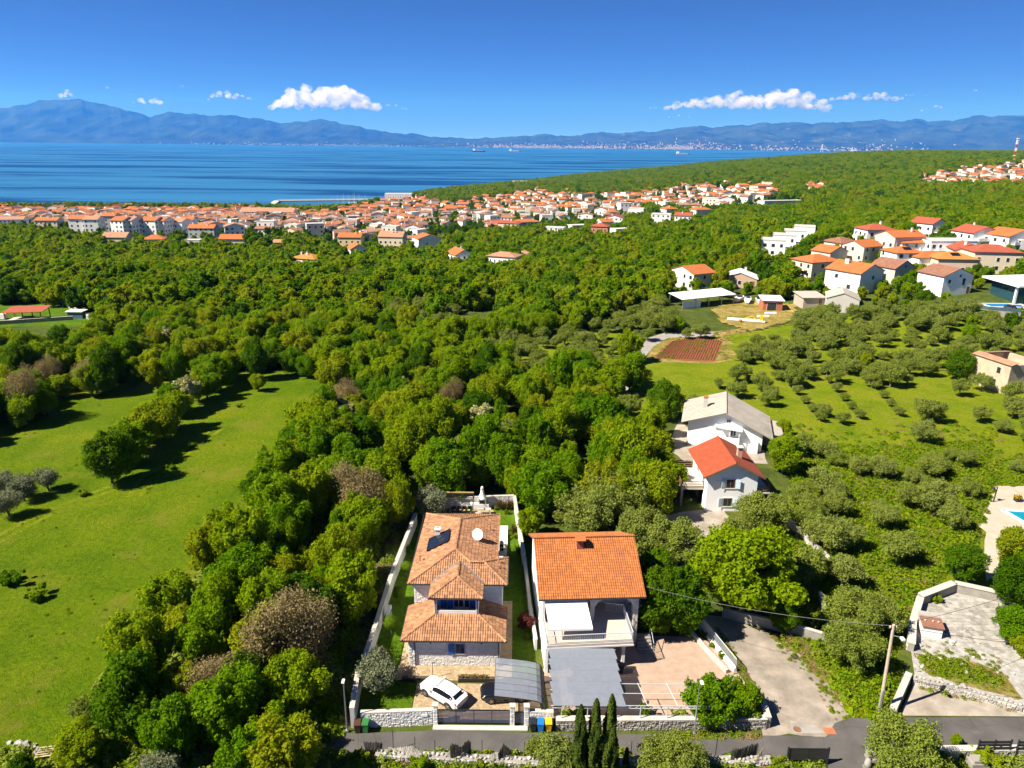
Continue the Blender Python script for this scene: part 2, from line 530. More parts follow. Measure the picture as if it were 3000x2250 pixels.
# ------------------------------------------------------------------ lots, lawns, roads (sheets 4 mm and more above each other)
def grass(name, lo, mid, hi, scale=0.5, dry=None):
    m, t, p, _ = _new(name)
    co = _n(t, 'ShaderNodeTexCoord').outputs['Object']
    c = _ramp(t, _noise(t, co, scale * 0.12, 8, 0.72), [(0.36, lo), (0.5, mid), (0.64, hi)])
    c2 = _ramp(t, _noise(t, co, 2.2, 9, 0.8), [(0.34, (0.45, 0.45, 0.45)), (0.5, (1, 1, 1)), (0.66, (1.5, 1.42, 1.1))])
    c = _mixc(t, 0.85, c, c2, 'MULTIPLY')
    if dry:
        c = _mixc(t, _ramp(t, _noise(t, co, scale * 0.3, 7, 0.7), [(0.54, (0, 0, 0)), (0.70, (1, 1, 1))]), c, dry)
    t.links.new(c, p.inputs['Base Color'])
    p.inputs['Roughness'].default_value = 0.95
    p.inputs['Specular IOR Level'].default_value = 0.05
    b = _n(t, 'ShaderNodeBump')
    b.inputs['Strength'].default_value = 1.0
    b.inputs['Distance'].default_value = 0.22
    t.links.new(_noise(t, co, 5.0, 6, 0.75), b.inputs['Height'])
    t.links.new(b.outputs[0], p.inputs['Normal'])
    return m
M['meadow'] = grass('meadow_grass', (0.062, 0.115, 0.002), (0.095, 0.150, 0.003), (0.14, 0.170, 0.006), dry=(0.165, 0.155, 0.02))
M['lawn'] = grass('mown_lawn', (0.05, 0.11, 0.005), (0.075, 0.145, 0.006), (0.10, 0.17, 0.01), 2.0)
M['orchard'] = grass('orchard_grass', (0.10, 0.155, 0.004), (0.145, 0.19, 0.006), (0.18, 0.20, 0.01), 1.2, dry=(0.20, 0.18, 0.03))
M['dryg'] = grass('dry_grass', (0.13, 0.13, 0.02), (0.24, 0.19, 0.05), (0.34, 0.25, 0.09), 1.6, dry=(0.42, 0.32, 0.16))
def asphalt():
    m, t, p, _ = _new('asphalt_old')
    co = _n(t, 'ShaderNodeTexCoord').outputs['Object']
    c = _ramp(t, _noise(t, co, 0.35, 7, 0.6), [(0.3, (0.062, 0.058, 0.056)), (0.7, (0.112, 0.104, 0.10))])
    c = _mixc(t, _ramp(t, _noise(t, co, 0.5, 8, 0.7), [(0.62, (0, 0, 0)), (0.78, (0.8, 0.8, 0.8))]), c, (0.22, 0.19, 0.16))
    v = _n(t, 'ShaderNodeTexVoronoi', feature='DISTANCE_TO_EDGE')
    v.inputs['Scale'].default_value = 0.28
    w_ = _n(t, 'ShaderNodeMix', data_type='VECTOR')
    w_.inputs[0].default_value = 0.12
    t.links.new(co, w_.inputs[4])
    nz = _n(t, 'ShaderNodeTexNoise')
    nz.inputs['Scale'].default_value = 1.4
    t.links.new(co, nz.inputs['Vector'])
    t.links.new(nz.outputs['Color'], w_.inputs[5])
    t.links.new(w_.outputs[1], v.inputs['Vector'])
    c = _mixc(t, _ramp(t, v.outputs['Distance'], [(0.0, (0.7, 0.7, 0.7)), (0.006, (0, 0, 0))]), c, (0.035, 0.032, 0.03))
    c = _mixc(t, 0.5, c, _ramp(t, _noise(t, co, 60, 2, 0.6), [(0.3, (0.6, 0.6, 0.6)), (0.7, (1.3, 1.3, 1.3))]), 'MULTIPLY')
    t.links.new(c, p.inputs['Base Color'])
    p.inputs['Roughness'].default_value = 0.9
    b = _n(t, 'ShaderNodeBump')
    b.inputs['Strength'].default_value = 0.3
    b.inputs['Distance'].default_value = 0.01
    t.links.new(_noise(t, co, 80, 3), b.inputs['Height'])
    t.links.new(b.outputs[0], p.inputs['Normal'])
    return m
M['asphalt'] = asphalt()
M['gravel'] = pm('pale_gravel', (0.310, 0.271, 0.228), 0.95, 0.28, 0.7, 0.7, 14, stain=(0.258, 0.206, 0.138))
M['track'] = pm('dusty_track', (0.267, 0.228, 0.189), 0.95, 0.35, 0.5, 0.6, 14, stain=(0.172, 0.155, 0.129))
M['pinkpave'] = pm('pink_gravel_court', (0.378, 0.271, 0.206), 0.95, 0.14, 1.2, 0.5, 30, stain=(0.318, 0.224, 0.155))
M['concrete'] = pm('weathered_concrete', (0.284, 0.262, 0.237), 0.9, 0.22, 0.8, 0.3, 20, stain=(0.224, 0.206, 0.181))
M['earth'] = pm('red_earth', (0.21, 0.066, 0.024), 0.95, 0.3, 1.5, 0.8, 6, bdist=0.12)
M['mulch'] = pm('bare_soil', (0.085, 0.062, 0.034), 0.95, 0.3, 1.5, 0.8, 8, bdist=0.08)
M['terrastone'] = pm('crazy_paving', (0.34, 0.325, 0.30), 0.9, 0.35, 1.6, 0.8, 8, stain=(0.19, 0.18, 0.15), bdist=.06)
M['sand'] = pm('pool_gravel', (0.404, 0.353, 0.284), 0.95, 0.15, 0.8, 0.5, 20, stain=(0.430, 0.344, 0.241))

def sheet(name, pts, mat, lift, label, px=True, thick=None, kind='structure', parent=None):
    """flat patch of ground; pts in photo pixels on the ground (or metres)"""
    P = [G(*p) for p in pts] if px else [Vector((p[0], p[1], 0)) for p in pts]
    # wavy natural edge: subdivide sides and jitter a little unless it is man-made
    mb = MB()
    if thick:
        mb.prism([(p.x, p.y) for p in P], lift - thick, lift)
    else:
        bm = bmesh.new()
        f = bm.faces.new([bm.verts.new((p.x, p.y, lift)) for p in P])
        f.normal_update()
        if sum(P[i].x * P[(i + 1) % len(P)].y - P[(i + 1) % len(P)].x * P[i].y for i in range(len(P))) < 0:
            f.normal_flip()
        bmesh.ops.triangulate(bm, faces=bm.faces[:])
        bm.verts.index_update()
        mb.add([tuple(v.co) for v in bm.verts], [tuple(v.index for v in q.verts) for q in bm.faces])
        bm.free()
    return mb.build(name, mat, kind=kind, label=label)
def soft(pts, n=5, j=14, seed=1):
    """photo outline with a ragged natural edge"""
    rr = random.Random(seed)
    out = []
    for i, a in enumerate(pts):
        b = pts[(i + 1) % len(pts)]
        for k in range(n):
            u = k / n
            out.append((a[0] + (b[0] - a[0]) * u + (rr.uniform(-j, j) if k else 0), a[1] + (b[1] - a[1]) * u + (rr.uniform(-j, j) * 0.5 if k else 0)))
    return out
sheet('meadow', soft([(-1400, 1190), (0, 1170), (200, 1125), (460, 1118), (700, 1092), (960, 1085), (1010, 1110), (950, 1240), (860, 1400), (760, 1560), (620, 1750), (480, 1900), (330, 2100), (180, 2330), (-1400, 2600)], 4, 10, 2), M['meadow'], 0.03, 'bright green mown meadow on the left')
sheet('orchard_meadow', soft([(1830, 1190), (1880, 1055), (2150, 1040), (2300, 1065), (2900, 1085), (3600, 1120), (3900, 1700), (2700, 1740), (2640, 1900), (2560, 2080), (2450, 1990), (2330, 1880), (2290, 1560), (2330, 1340), (2000, 1200), (1850, 1260)], 4, 8, 3), M['orchard'], 0.03, 'rough bright grass of the olive orchard on the right')
sheet('grove_grass', soft([(1360, 1075), (1480, 1010), (1650, 985), (1800, 965), (1850, 1000), (1840, 1060), (1700, 1090), (1500, 1100)], 3, 6, 4), M['orchard'], 0.03, 'grass under the olive grove')
sheet('road', [(700, 2150), (960, 2145), (1040, 2150), (1290, 2140), (1600, 2150), (2250, 2156), (2420, 2160), (2445, 2120), (2500, 2098), (2585, 2108), (2690, 2103), (3000, 2103), (3900, 2103), (3900, 2190), (3000, 2192), (2800, 2195), (2640, 2215), (2560, 2290), (2540, 2420), (2410, 2420), (2400, 2260), (2300, 2222), (1900, 2216), (1500, 2207), (1200, 2200), (950, 2205), (600, 2215)], M['asphalt'], 0.045, 'narrow grey asphalt lane in front of the villas')
sheet('gravel_track', soft([(2235, 2158), (2310, 2150), (2415, 2162), (2447, 2120), (2545, 2092), (2470, 2040), (2400, 1985), (2345, 1920), (2300, 1880), (2240, 1850), (2150, 1815), (2050, 1800), (2040, 1835), (2120, 1870), (2165, 1930), (2215, 2030), (2240, 2090)], 3, 6, 5), M['track'], 0.04, 'dusty pale track climbing from the lane')
sheet('dry_verge', soft([(2245, 1860), (2330, 1855), (2440, 1880), (2480, 1960), (2520, 2040), (2470, 2040), (2400, 1990), (2330, 1905), (2270, 1880)], 3, 8, 6), M['dryg'], 0.052, 'dry yellow verge beside the track')
sheet('concrete_apron', [(2315, 2112), (2390, 2128), (2420, 2150), (2318, 2150)], M['concrete'], 0.056, 'pale concrete patch at the foot of the track')
sheet('court', [(1612, 2104), (2250, 2110), (2225, 2060), (2175, 1990), (2110, 1905), (2055, 1868), (1880, 1862), (1800, 1890), (1590, 1960)], M['pinkpave'], 0.035, 'pink gravel court of the orange roofed house')
sheet('white_house_yard', soft([(1900, 1530), (2000, 1500), (2120, 1490), (2150, 1530), (2080, 1600), (2040, 1680), (1990, 1640), (2010, 1580), (1930, 1560)], 3, 6, 7), M['gravel'], 0.036, 'pale stony yard before the red roofed white house')
sheet('grey_house_yard', soft([(1960, 1310), (1990, 1230), (2060, 1290), (2240, 1320), (2250, 1360), (2000, 1350)], 3, 5, 8), M['gravel'], 0.036, 'pale yard beside the grey roofed white house')
sheet('ploughed_field', [(1915, 1048), (1965, 1000), (2060, 986), (2118, 1000), (2095, 1060), (2010, 1058)], M['earth'], 0.04, 'red ploughed field with furrows')
sheet('straw_field', soft([(1893, 1050), (1920, 1010), (1990, 980), (2130, 968), (2190, 960), (2180, 1000), (2155, 1055), (2080, 1066), (1900, 1062)], 3, 4, 9), M['dryg'], 0.034, 'straw coloured margin round the ploughed field')
def drape(name, pts, mat, lift, label, cell=1.2):
    """patch of ground that follows the slope"""
    W = [GT(*p) for p in pts]
    xs = np.arange(min(p.x for p in W), max(p.x for p in W), cell)
    ys = np.arange(min(p.y for p in W), max(p.y for p in W), cell)
    X, Y = np.meshgrid(xs, ys)
    ok = inpoly(np.stack([X.ravel() + cell / 2, Y.ravel() + cell / 2], 1), [(p.x, p.y) for p in W])
    m = MB()
    for x, y in zip(X.ravel()[ok], Y.ravel()[ok]):
        q = [(x, y), (x + cell, y), (x + cell, y + cell), (x, y + cell)]
        z = zt([a for a, _ in q], [b for _, b in q]) + lift
        m.add([(a, b, float(c)) for (a, b), c in zip(q, z)], [(0, 1, 2, 3)])
    m.build(name, mat, kind='structure', label=label)
drape('grove_ground', soft([(2150, 1060), (2130, 990), (2330, 950), (2480, 930), (2900, 935), (3000, 960), (3200, 1000), (3200, 1085), (2900, 1090), (2300, 1070)], 3, 8, 15), M['orchard'], 0.2, 'grass under the dense olive grove', 2.0)
drape('boat_yard_grass', soft([(2080, 912), (2160, 880), (2260, 890), (2330, 895), (2320, 945), (2200, 975), (2110, 945)], 3, 5, 10), M['dryg'], 0.25, 'dry grass of the boat yard')
sheet('garden_clearing', soft([(-300, 965), (-300, 905), (120, 890), (230, 888), (275, 945), (220, 958), (100, 955)], 2, 4, 11), M['lawn'], 0.03, 'bright lawn of the walled garden far left')
sheet('stone_path', soft([(1800, 1185), (1840, 1120), (1860, 1065), (1880, 1020), (1900, 990), (1950, 975), (2090, 973), (2095, 985), (1960, 990), (1915, 1015), (1885, 1055), (1878, 1100), (1850, 1140), (1830, 1180), (1815, 1200)], 3, 4, 12), M['concrete'], 0.045, 'rubble stone bank beside the wood')
sheet('under_hedge_soil', soft([(1000, 2140), (1030, 2120), (1060, 1900), (1180, 1560), (1140, 1560), (1020, 1900), (960, 2100)], 3, 8, 13), M['mulch'], 0.034, 'leafy soil under the trees beside the villa wall')
sheet('pool_terrace', soft([(2845, 1530), (2880, 1440), (2920, 1420), (3000, 1425), (3500, 1440), (3500, 1640), (3000, 1600), (2950, 1650), (2890, 1705), (2880, 1640), (2890, 1560)], 3, 4, 14), M['sand'], 0.05, 'pale gravel terrace round the pool')
# furrows of the ploughed field, each a low ridge
_fm = MB()
for i in range(22):
    u = i / 21
    a = G(1925 + u * 165, 1049 + 8 * u)
    b = G(1972 + u * 140, 1000 - 10 * math.sin(u * 3.1))
    d = (b - a).normalized()
    s = Vector((-d.y, d.x, 0)) * 0.16
    _fm.add([a - s, a + s, a + Vector((0, 0, 0.22)), b - s, b + s, b + Vector((0, 0, 0.22))], [(0, 2, 5, 3), (2, 1, 4, 5), (0, 1, 2), (3, 5, 4)])
_o = _fm.build('furrow_ridges', M['earth'], kind='stuff', label='furrow ridges of the red ploughed field')
for i, (pts, lb) in enumerate(([[(395, 1455), (430, 1400), (500, 1365), (560, 1310), (640, 1255)], 'faint worn wheel track along the meadow hedge'], [[(-20, 1590), (60, 1545), (150, 1500), (250, 1460), (330, 1430)], 'faint worn track from the meadow olives to the hedge'])):
    W = [G(*p) for p in pts]
    m = MB()
    for a, b in zip(W[:-1], W[1:]):
        d = (b - a).normalized()
        s_ = Vector((-d.y, d.x, 0)) * .35
        for k in (-.75, .75):
            o = Vector((-d.y, d.x, 0)) * k
            m.add([a + o - s_ + Vector((0, 0, .04)), a + o + s_ + Vector((0, 0, .04)), b + o + s_ + Vector((0, 0, .04)), b + o - s_ + Vector((0, 0, .04))], [(0, 3, 2, 1)])
    m.build('meadow_track', M['orchard'], kind='structure', label=lb)
# ------------------------------------------------------------------ roofs of separate tiles, walls of separate stones
def tile_mesh(name, wd, ln, mat, hgt=0.06):
    xs = [0, .13, .31, .5, .63, 1.0]
    zs = [0.0, .75, 1.0, .75, 0.0, -0.05]
    vs = [((x - .5) * wd, 0, z * hgt + 0.028) for x, z in zip(xs, zs)] + [((x - .5) * wd, ln, z * hgt * .92) for x, z in zip(xs, zs)] + [((x - .5) * wd, 0, -0.015) for x in xs]
    fs = [(i, i + 1, 7 + i, 6 + i) for i in range(5)] + [(12 + i, 13 + i, i + 1, i) for i in range(5)]
    return MB().add(vs, fs).mesh(name, mat)
def roof_frame(pts):
    pts = [Vector(p) for p in pts]
    n = Vector((0, 0, 0))
    for i in range(len(pts)):
        n += pts[i].cross(pts[(i + 1) % len(pts)])
    n.normalize()
    if n.z < 0: n = -n
    up = Vector((-n.x, -n.y, 0)).normalized()
    up = (up - n * up.dot(n)).normalized()
    h = up.cross(n).normalized()
    return pts, n, h, up
def tile_spots(pts, wd, ln):
    pts, n, h, up = roof_frame(pts)
    o = pts[0]
    uv = [((p - o).dot(h), (p - o).dot(up)) for p in pts]
    u0, u1 = min(a for a, _ in uv), max(a for a, _ in uv)
    v0, v1 = min(b for _, b in uv), max(b for _, b in uv)
    nc = max(1, round((u1 - u0) / wd))
    w2 = (u1 - u0) / nc
    out = []
    v = v0 - 0.05
    while v < v1:
        c = [(u0 + (i + .5) * w2, v + 0.03) for i in range(nc)]
        q = [(a, min(max(b + ln * 0.45, v0 + .02), v1 - .02)) for a, b in c]
        ok = inpoly(q, uv)
        for (a, b), k in zip(c, ok):
            if k:
                out.append(Matrix((( *h,), (*up,), (*n,))).transposed().to_4x4())
                p = o + h * a + up * b + n * 0.012
                out[-1].translation = p
        v += ln
    return out
def lay_tiles(roof, planes, tm, wd, ln, n_single, name='tile', rr=None):
    """planes: polygons; the n_single nearest the camera are objects, the rest one joined part"""
    rr = rr or random.Random(4)
    spots = [m for P in planes for m in tile_spots(P, wd, ln)]
    spots.sort(key=lambda m: (m.translation - Vector((0, 0, CAMZ))).length)
    inv = MW[roof].inverted()
    for m in spots[:n_single]:
        o = place(tm, name, roof)
        mm = inv @ m @ Matrix.Rotation(rr.uniform(-.02, .02), 4, 'Z')
        o.location, o.rotation_euler = mm.to_translation(), mm.to_euler()
    vs = np.array([tuple(v.co) for v in tm.vertices])
    fs = [tuple(p.vertices) for p in tm.polygons]
    mb = MB()
    for m in spots[n_single:]:
        mm = np.array(inv @ m @ Matrix.Rotation(rr.uniform(-.02, .02), 4, 'Z'))
        mb.add((vs @ mm[:3, :3].T + mm[:3, 3]).tolist(), fs)
    if mb.f:
        mb.build(name + '_field', tm.materials[0], roof, kind='stuff')
def ridge_caps(roof, lines, mat, r=0.13, ln=0.40, name='ridge_tile'):
    """half-round tiles along hips and ridges, each its own piece"""
    vs = [(-ln / 2 - .03, r * 1.1 * math.cos(a), r * 1.0 * math.sin(a)) for a in np.linspace(0, math.pi, 6)] + [(ln / 2, r * .9 * math.cos(a), r * .85 * math.sin(a)) for a in np.linspace(0, math.pi, 6)]
    vs += [(-ln / 2 - .03, 0, -0.02)]
    me = MB().add(vs, [(i, i + 6, i + 7, i + 1) for i in range(5)] + [(12, i, i + 1) for i in range(5)]).mesh(name, mat)
    inv = MW[roof].inverted()
    for a, b in lines:
        a, b = Vector(a), Vector(b)
        d = b - a
        n = max(1, round(d.length / ln))
        x = d.normalized()
        y = Vector((0, 0, 1)).cross(x).normalized()
        z = x.cross(y)
        rot = Matrix((x, y, z)).transposed().to_4x4()
        for i in range(n):
            m = rot.copy()
            m.translation = a + d * ((i + .5) / n) + Vector((0, 0, 0.03))
            m = inv @ m
            o = place(me, name, roof)
            o.location, o.rotation_euler = m.to_translation(), m.to_euler()
def stone_spots(W, H, ch, sw, rr):
    out, z = [], 0.0
    while z < H - 0.03:
        h = min(rr.uniform(*ch), H - z)
        if H - z - h < ch[0] * .6: h = H - z
        x = 0.0
        while x < W - 0.02:
            w_ = min(rr.uniform(*sw), W - x)
            if W - x - w_ < sw[0] * .6: w_ = W - x
            out.append((x, z, w_, h))
            x += w_
        z += h
    return out
def lay_stones(parent, o, u, W, H, ch, sw, mat, depth=(.02, .05), gap=0.012, n_single=300, seed=1, name='stone', up=(0, 0, 1), out=None, rough=0.35):
    """stones on the wall face that starts at o, runs along u for W and is H high; they stand out along `out`"""
    rr = random.Random(seed)
    o, u, v = Vector(o), Vector(u).normalized(), Vector(up)
    n = Vector(out) if out is not None else u.cross(v)
    inv = MW[parent].inverted()
    rest = MB()
    S = stone_spots(W, H, ch, sw, rr)
    idx = list(range(len(S)))
    rr.shuffle(idx)
    single = set(idx[:n_single])
    for k, (x, z, w_, h) in enumerate(S):
        d = rr.uniform(*depth)
        b = [(x + gap, z + gap), (x + w_ - gap, z + gap), (x + w_ - gap, z + h - gap), (x + gap, z + h - gap)]
        c = (x + w_ / 2, z + h / 2)
        f = []
        for (a, e) in b:
            k1 = rr.uniform(.62, .9)
            f.append((c[0] + (a - c[0]) * k1 + rr.uniform(-1, 1) * w_ * .06 * rough, c[1] + (e - c[1]) * k1))
        b = [(a + rr.uniform(-1, 1) * rough * .03, e + rr.uniform(-1, 1) * rough * .03) for a, e in b]
        vs = [o + u * a + v * e - n * .01 for a, e in b] + [o + u * a + v * e + n * d * rr.uniform(.8, 1.2) for a, e in f]
        vs = [inv @ p for p in vs]
        fs = [(4, 5, 6, 7), (0, 1, 5, 4), (1, 2, 6, 5), (2, 3, 7, 6), (3, 0, 4, 7)]
        if k in single: MB().add(vs, fs).build(name, mat, parent)
        else: rest.add(vs, fs)
    if rest.f:
        rest.build(name + '_face', mat, parent, kind='stuff')

M['tileA'] = pm('terracotta_weathered', (0.355, 0.180, 0.092), 0.85, 0.18, 2.0, 0.25, 30, island=0.34, stain=(0.252, 0.134, 0.084))
M['capA'] = pm('terracotta_ridge', (0.38, 0.19, 0.09), 0.85, 0.2, 2.5, 0.25, 30, island=0.3)
M['tileB'] = pm('terracotta_orange', (0.375, 0.125, 0.032), 0.8, 0.12, 1.0, 0.2, 30, island=0.2, stain=(0.284, 0.099, 0.043))
M['capB'] = pm('terracotta_orange_ridge', (0.370, 0.120, 0.043), 0.8, 0.12, 2.0, 0.2, 30, island=0.15)
M['deck'] = pm('roof_deck', (0.16, 0.10, 0.07), 0.9)
M['white'] = pm('white_render', (0.672, 0.672, 0.664), 0.9, 0.05, 0.8, 0.15, 40, stain=(0.588, 0.580, 0.554))
M['whitestone'] = pm('whitewashed_stone', (0.622, 0.613, 0.605), 0.9, 0.10, 2.5, 0.5, 18, island=0.10)
M['anthra'] = pm('anthracite_metal', (0.035, 0.036, 0.042), 0.45, 0.1, 3, 0.0, metal=0.3)
M['blue'] = pm('blue_shutter', (0.012, 0.13, 0.42), 0.5, 0.12, 4, 0.1, 60)
M['glass'] = glass_pane('window_glass')
M['frame'] = pm('white_frame', (0.78, 0.78, 0.77), 0.5, 0.03, 5, 0)
M['chalk'] = pm('limestone_cap', (0.470, 0.445, 0.403), 0.85, 0.14, 1.2, 0.3, 22, stain=(0.386, 0.353, 0.302))
M['metalw'] = pm('white_steel', (0.62, 0.66, 0.70), 0.4, 0.05, 4, 0, metal=0.2)
M['galv'] = pm('galvanised_steel', (0.42, 0.44, 0.46), 0.4, 0.1, 4, 0, metal=0.7)
M['blackp'] = pm('black_plastic', (0.02, 0.02, 0.022), 0.5, 0.1, 4, 0.05)
M['wood'] = pm('brown_timber', (0.20, 0.10, 0.05), 0.75, 0.25, 6, 0.2, 30)
M['woodg'] = pm('grey_timber', (0.23, 0.19, 0.15), 0.85, 0.3, 6, 0.3, 30)

def window(parent, c, u, w_, h, out, frame=M['frame'], surround=None, pane=M['glass'], bars=1, name='window'):
    """window with frame and panes standing in the wall face; c = centre, u = direction along the wall, out = outward normal (world)"""
    c, u, n = Vector(c), Vector(u), Vector(out)
    z = Vector((0, 0, 1))
    def rect(mb, a0, a1, b0, b1, d0, d1):
        vs = [c + u * a + z * b + n * d for d in (d0, d1) for a, b in ((a0, b0), (a1, b0), (a1, b1), (a0, b1))]
        mb.add(vs, [(3, 2, 1, 0), (4, 5, 6, 7), (0, 1, 5, 4), (1, 2, 6, 5), (2, 3, 7, 6), (3, 0, 4, 7)])
    f = MB()
    t = min(0.07, w_ * .09)
    rect(f, -w_ / 2, w_ / 2, -h / 2, -h / 2 + t, -.04, .05)
    rect(f, -w_ / 2, w_ / 2, h / 2 - t, h / 2, -.04, .05)
    rect(f, -w_ / 2, -w_ / 2 + t, -h / 2 + t, h / 2 - t, -.04, .05)
    rect(f, w_ / 2 - t, w_ / 2, -h / 2 + t, h / 2 - t, -.04, .05)
    for i in range(bars):
        x = -w_ / 2 + w_ * (i + 1) / (bars + 1)
        rect(f, x - t * .45, x + t * .45, -h / 2 + t, h / 2 - t, -.04, .046)
    win = f.build(name, frame, parent, True)
    p = MB()
    rect(p, -w_ / 2 + t, w_ / 2 - t, -h / 2 + t, h / 2 - t, -.03, .02)
    p.build('pane', pane, win, True)
    if surround:
        s = MB()
        k = .10
        rect(s, -w_ / 2 - k, w_ / 2 + k, -h / 2 - k, -h / 2 - .002, -.03, .075)
        rect(s, -w_ / 2 - k, w_ / 2 + k, h / 2 + .002, h / 2 + k, -.03, .035)
        rect(s, -w_ / 2 - k, -w_ / 2 - .002, -h / 2, h / 2, -.03, .035)
        rect(s, w_ / 2 + .002, w_ / 2 + k, -h / 2, h / 2, -.03, .035)
        s.build('surround', surround, win, True)
    return win
def shutter(parent, hinge, u, w_, h, out, mat, ang=0.15, slats=7):
    """louvred shutter swung open against the wall"""
    h0, u, n = Vector(hinge), Vector(u), Vector(out)
    d = (u * math.cos(ang) + n * math.sin(ang)).normalized()
    m = d.cross(Vector((0, 0, 1)))
    if m.dot(n) < 0: m = -m
    mb = MB()
    def rect(a0, a1, b0, b1, t0, t1):
        vs = [h0 + d * a + Vector((0, 0, b)) + m * t for t in (t0, t1) for a, b in ((a0, b0), (a1, b0), (a1, b1), (a0, b1))]
        mb.add(vs, [(3, 2, 1, 0), (4, 5, 6, 7), (0, 1, 5, 4), (1, 2, 6, 5), (2, 3, 7, 6), (3, 0, 4, 7)])
    rect(0, w_, -h / 2, h / 2, .02, .05)
    for i in range(slats):
        b = -h / 2 + h * (i + .5) / slats
        rect(.05, w_ - .05, b - h / slats * .32, b + h / slats * .32, .05, .064)
    return mb.build('shutter', mat, parent, True)
def gutter(parent, pts, mat, r=.07, name='gutter'):
    mb = MB()
    for a, b in zip(pts[:-1], pts[1:]):
        mb.tube(a, b, r, r, 6)
    return mb.build(name, mat, parent, True)

# ------------------------------------------------------------------ the villa with weathered tiles
def villa():
    V = thing('villa', 'two storey white stone villa with weathered terracotta hipped roofs and a blue shuttered loggia', 'house', (-5.2, 62, 0))
    X0, X1 = -9.35, -0.85
    w1 = MB().box(X0, X1, 55.9, 61.0, -.3, 3.05).build('lower_wall', M['white'], V, True)
    w2 = MB().box(-9.35, -.72, 60.6, 65.3, 3.06, 5.95).box(-9.35, -1.7, 65.3, 73.6, -.3, 5.95).box(-9.35, -.72, 61.0, 65.3, -.3, 3.06).build('upper_wall', M['white'], V, True)
    lay_stones(w1, (X0 + .75, 55.9, 0), (1, 0, 0), X1 - X0 - .75, 3.0, (.11, .2), (.18, .42), M['whitestone'], n_single=300, seed=11, depth=(.015, .04))
    lay_stones(w1, (X0, 55.9, 0), (1, 0, 0), .7, 3.0, (.18, .3), (.3, .4), M['whitestone'], n_single=40, seed=12, depth=(.05, .09))
    lay_stones(w2, (-9.35, 60.6, 3.6), (1, 0, 0), 2.2, 2.3, (.11, .2), (.18, .42), M['whitestone'], n_single=60, seed=13, depth=(.015, .04))
    lay_stones(w2, (-2.9, 60.6, 3.6), (1, 0, 0), 2.15, 2.3, (.11, .2), (.18, .42), M['whitestone'], n_single=60, seed=14, depth=(.015, .04))
    # lower hipped roof round the loggia
    ez, tz = 3.15, 4.12
    A, B, C, D = (-9.92, 55.35, ez), (-.33, 55.35, ez), (-.33, 61.0, ez), (-9.92, 61.0, ez)
    E_, F_ = (-7.12, 57.95, tz), (-2.93, 57.95, tz)
    Eb, Fb = (-7.12, 60.6, tz), (-2.93, 60.6, tz)
    Db, Cb = (-9.92, 60.6, ez), (-.33, 60.6, ez)
    lowp = [[A, B, F_, E_], [A, E_, Eb, Db], [B, Cb, Fb, F_]]
    r1 = MB()
    for P in lowp: r1.slab(P, .12)
    r1 = r1.build('lower_roof', M['deck'], V, True)
    MB().box(-9.85, -.4, 55.42, 60.6, ez - .22, ez - .125).build('soffit', M['white'], r1, True)
    tA = tile_mesh('tile', .225, .37, M['tileA'])
    lay_tiles(r1, lowp, tA, .225, .36, 300)
    ridge_caps(r1, [(A, E_), (B, F_)], M['capA'])
    gutter(V, [(-9.97, 60.6, ez - .05), (-9.97, 55.29, ez - .05), (-.28, 55.29, ez - .05), (-.28, 60.6, ez - .05)], M['anthra'], .06)
    for x in (-8.72, -.98):
        gutter(V, [(x if x > -5 else -9.5, 55.33, ez - .1), (x, 55.78, ez - .42), (x, 55.8, .05)], M['anthra'], .05, 'downpipe')
    # upper hipped roof with a short wing on the right
    uz = 6.0
    s = .40
    FL, FR = (-9.85, 60.1, uz), (-.28, 60.1, uz)
    BL, BR = (-9.6, 74.0, uz), (-1.27, 74.0, uz)
    wBR, inn = (-.24, 64.9, uz), (-1.27, 64.9, uz)
    AP, RB = (-5.5, 63.95, 7.56), (-5.42, 70.0, 7.56)
    wr0 = (-2.68, 62.5, uz + .972)
    wr1 = (-3.75, 62.5, uz + .972)
    sl = (7.56 - uz) / 3.85
    wz = uz + sl * 2.4
    wr0, wr1 = (-2.55, 62.5, wz), (-3.95, 62.5, wz)
    frontp = [FL, FR, wr0, wr1, AP]
    leftp = [FL, AP, RB, BL]
    backp = [BL, RB, BR]
    vall = (-1.27, 64.9, uz)
    eastp = [vall, BR, RB, AP, wr1]
    wingE = [FR, wBR, wr0]
    wingB = [wBR, vall, wr1, wr0]
    upp = [frontp, leftp, backp, eastp, wingE, wingB]
    r2 = MB()
    for P in upp: r2.slab(P, .12)
    r2 = r2.build('upper_roof', M['deck'], V, True)
    MB().prism([(-9.78, 60.17), (-.35, 60.17), (-.31, 64.83), (-1.34, 64.83), (-1.34, 73.9), (-9.53, 73.9)], uz - .2, uz - .13).build('soffit', M['white'], r2, True)
    MB().box(-9.45, -.62, 60.3, 60.55, uz - .45, uz - .205).build('cornice', M['white'], r2, True)
    lay_tiles(r2, upp, tA, .225, .36, 300)
    ridge_caps(r2, [(FL, AP), (FR, wr0), (wr0, wr1), (wr1, AP), (AP, RB), (BL, RB), (BR, RB), (wBR, wr0)], M['capA'])
    gutter(V, [(-9.9, 74.0, uz - .05), (-9.9, 60.04, uz - .05), (-.22, 60.04, uz - .05), (-.18, 64.9, uz - .05)], M['anthra'], .06)
    # loggia: box over the lower roof with its own hipped roof
    lg = MB().box(-7.1, -2.95, 58.05, 58.2, 3.9, 4.5).box(-7.1, -6.9, 58.2, 60.58, 3.9, 5.85).box(-3.15, -2.95, 58.2, 60.58, 3.9, 5.85)
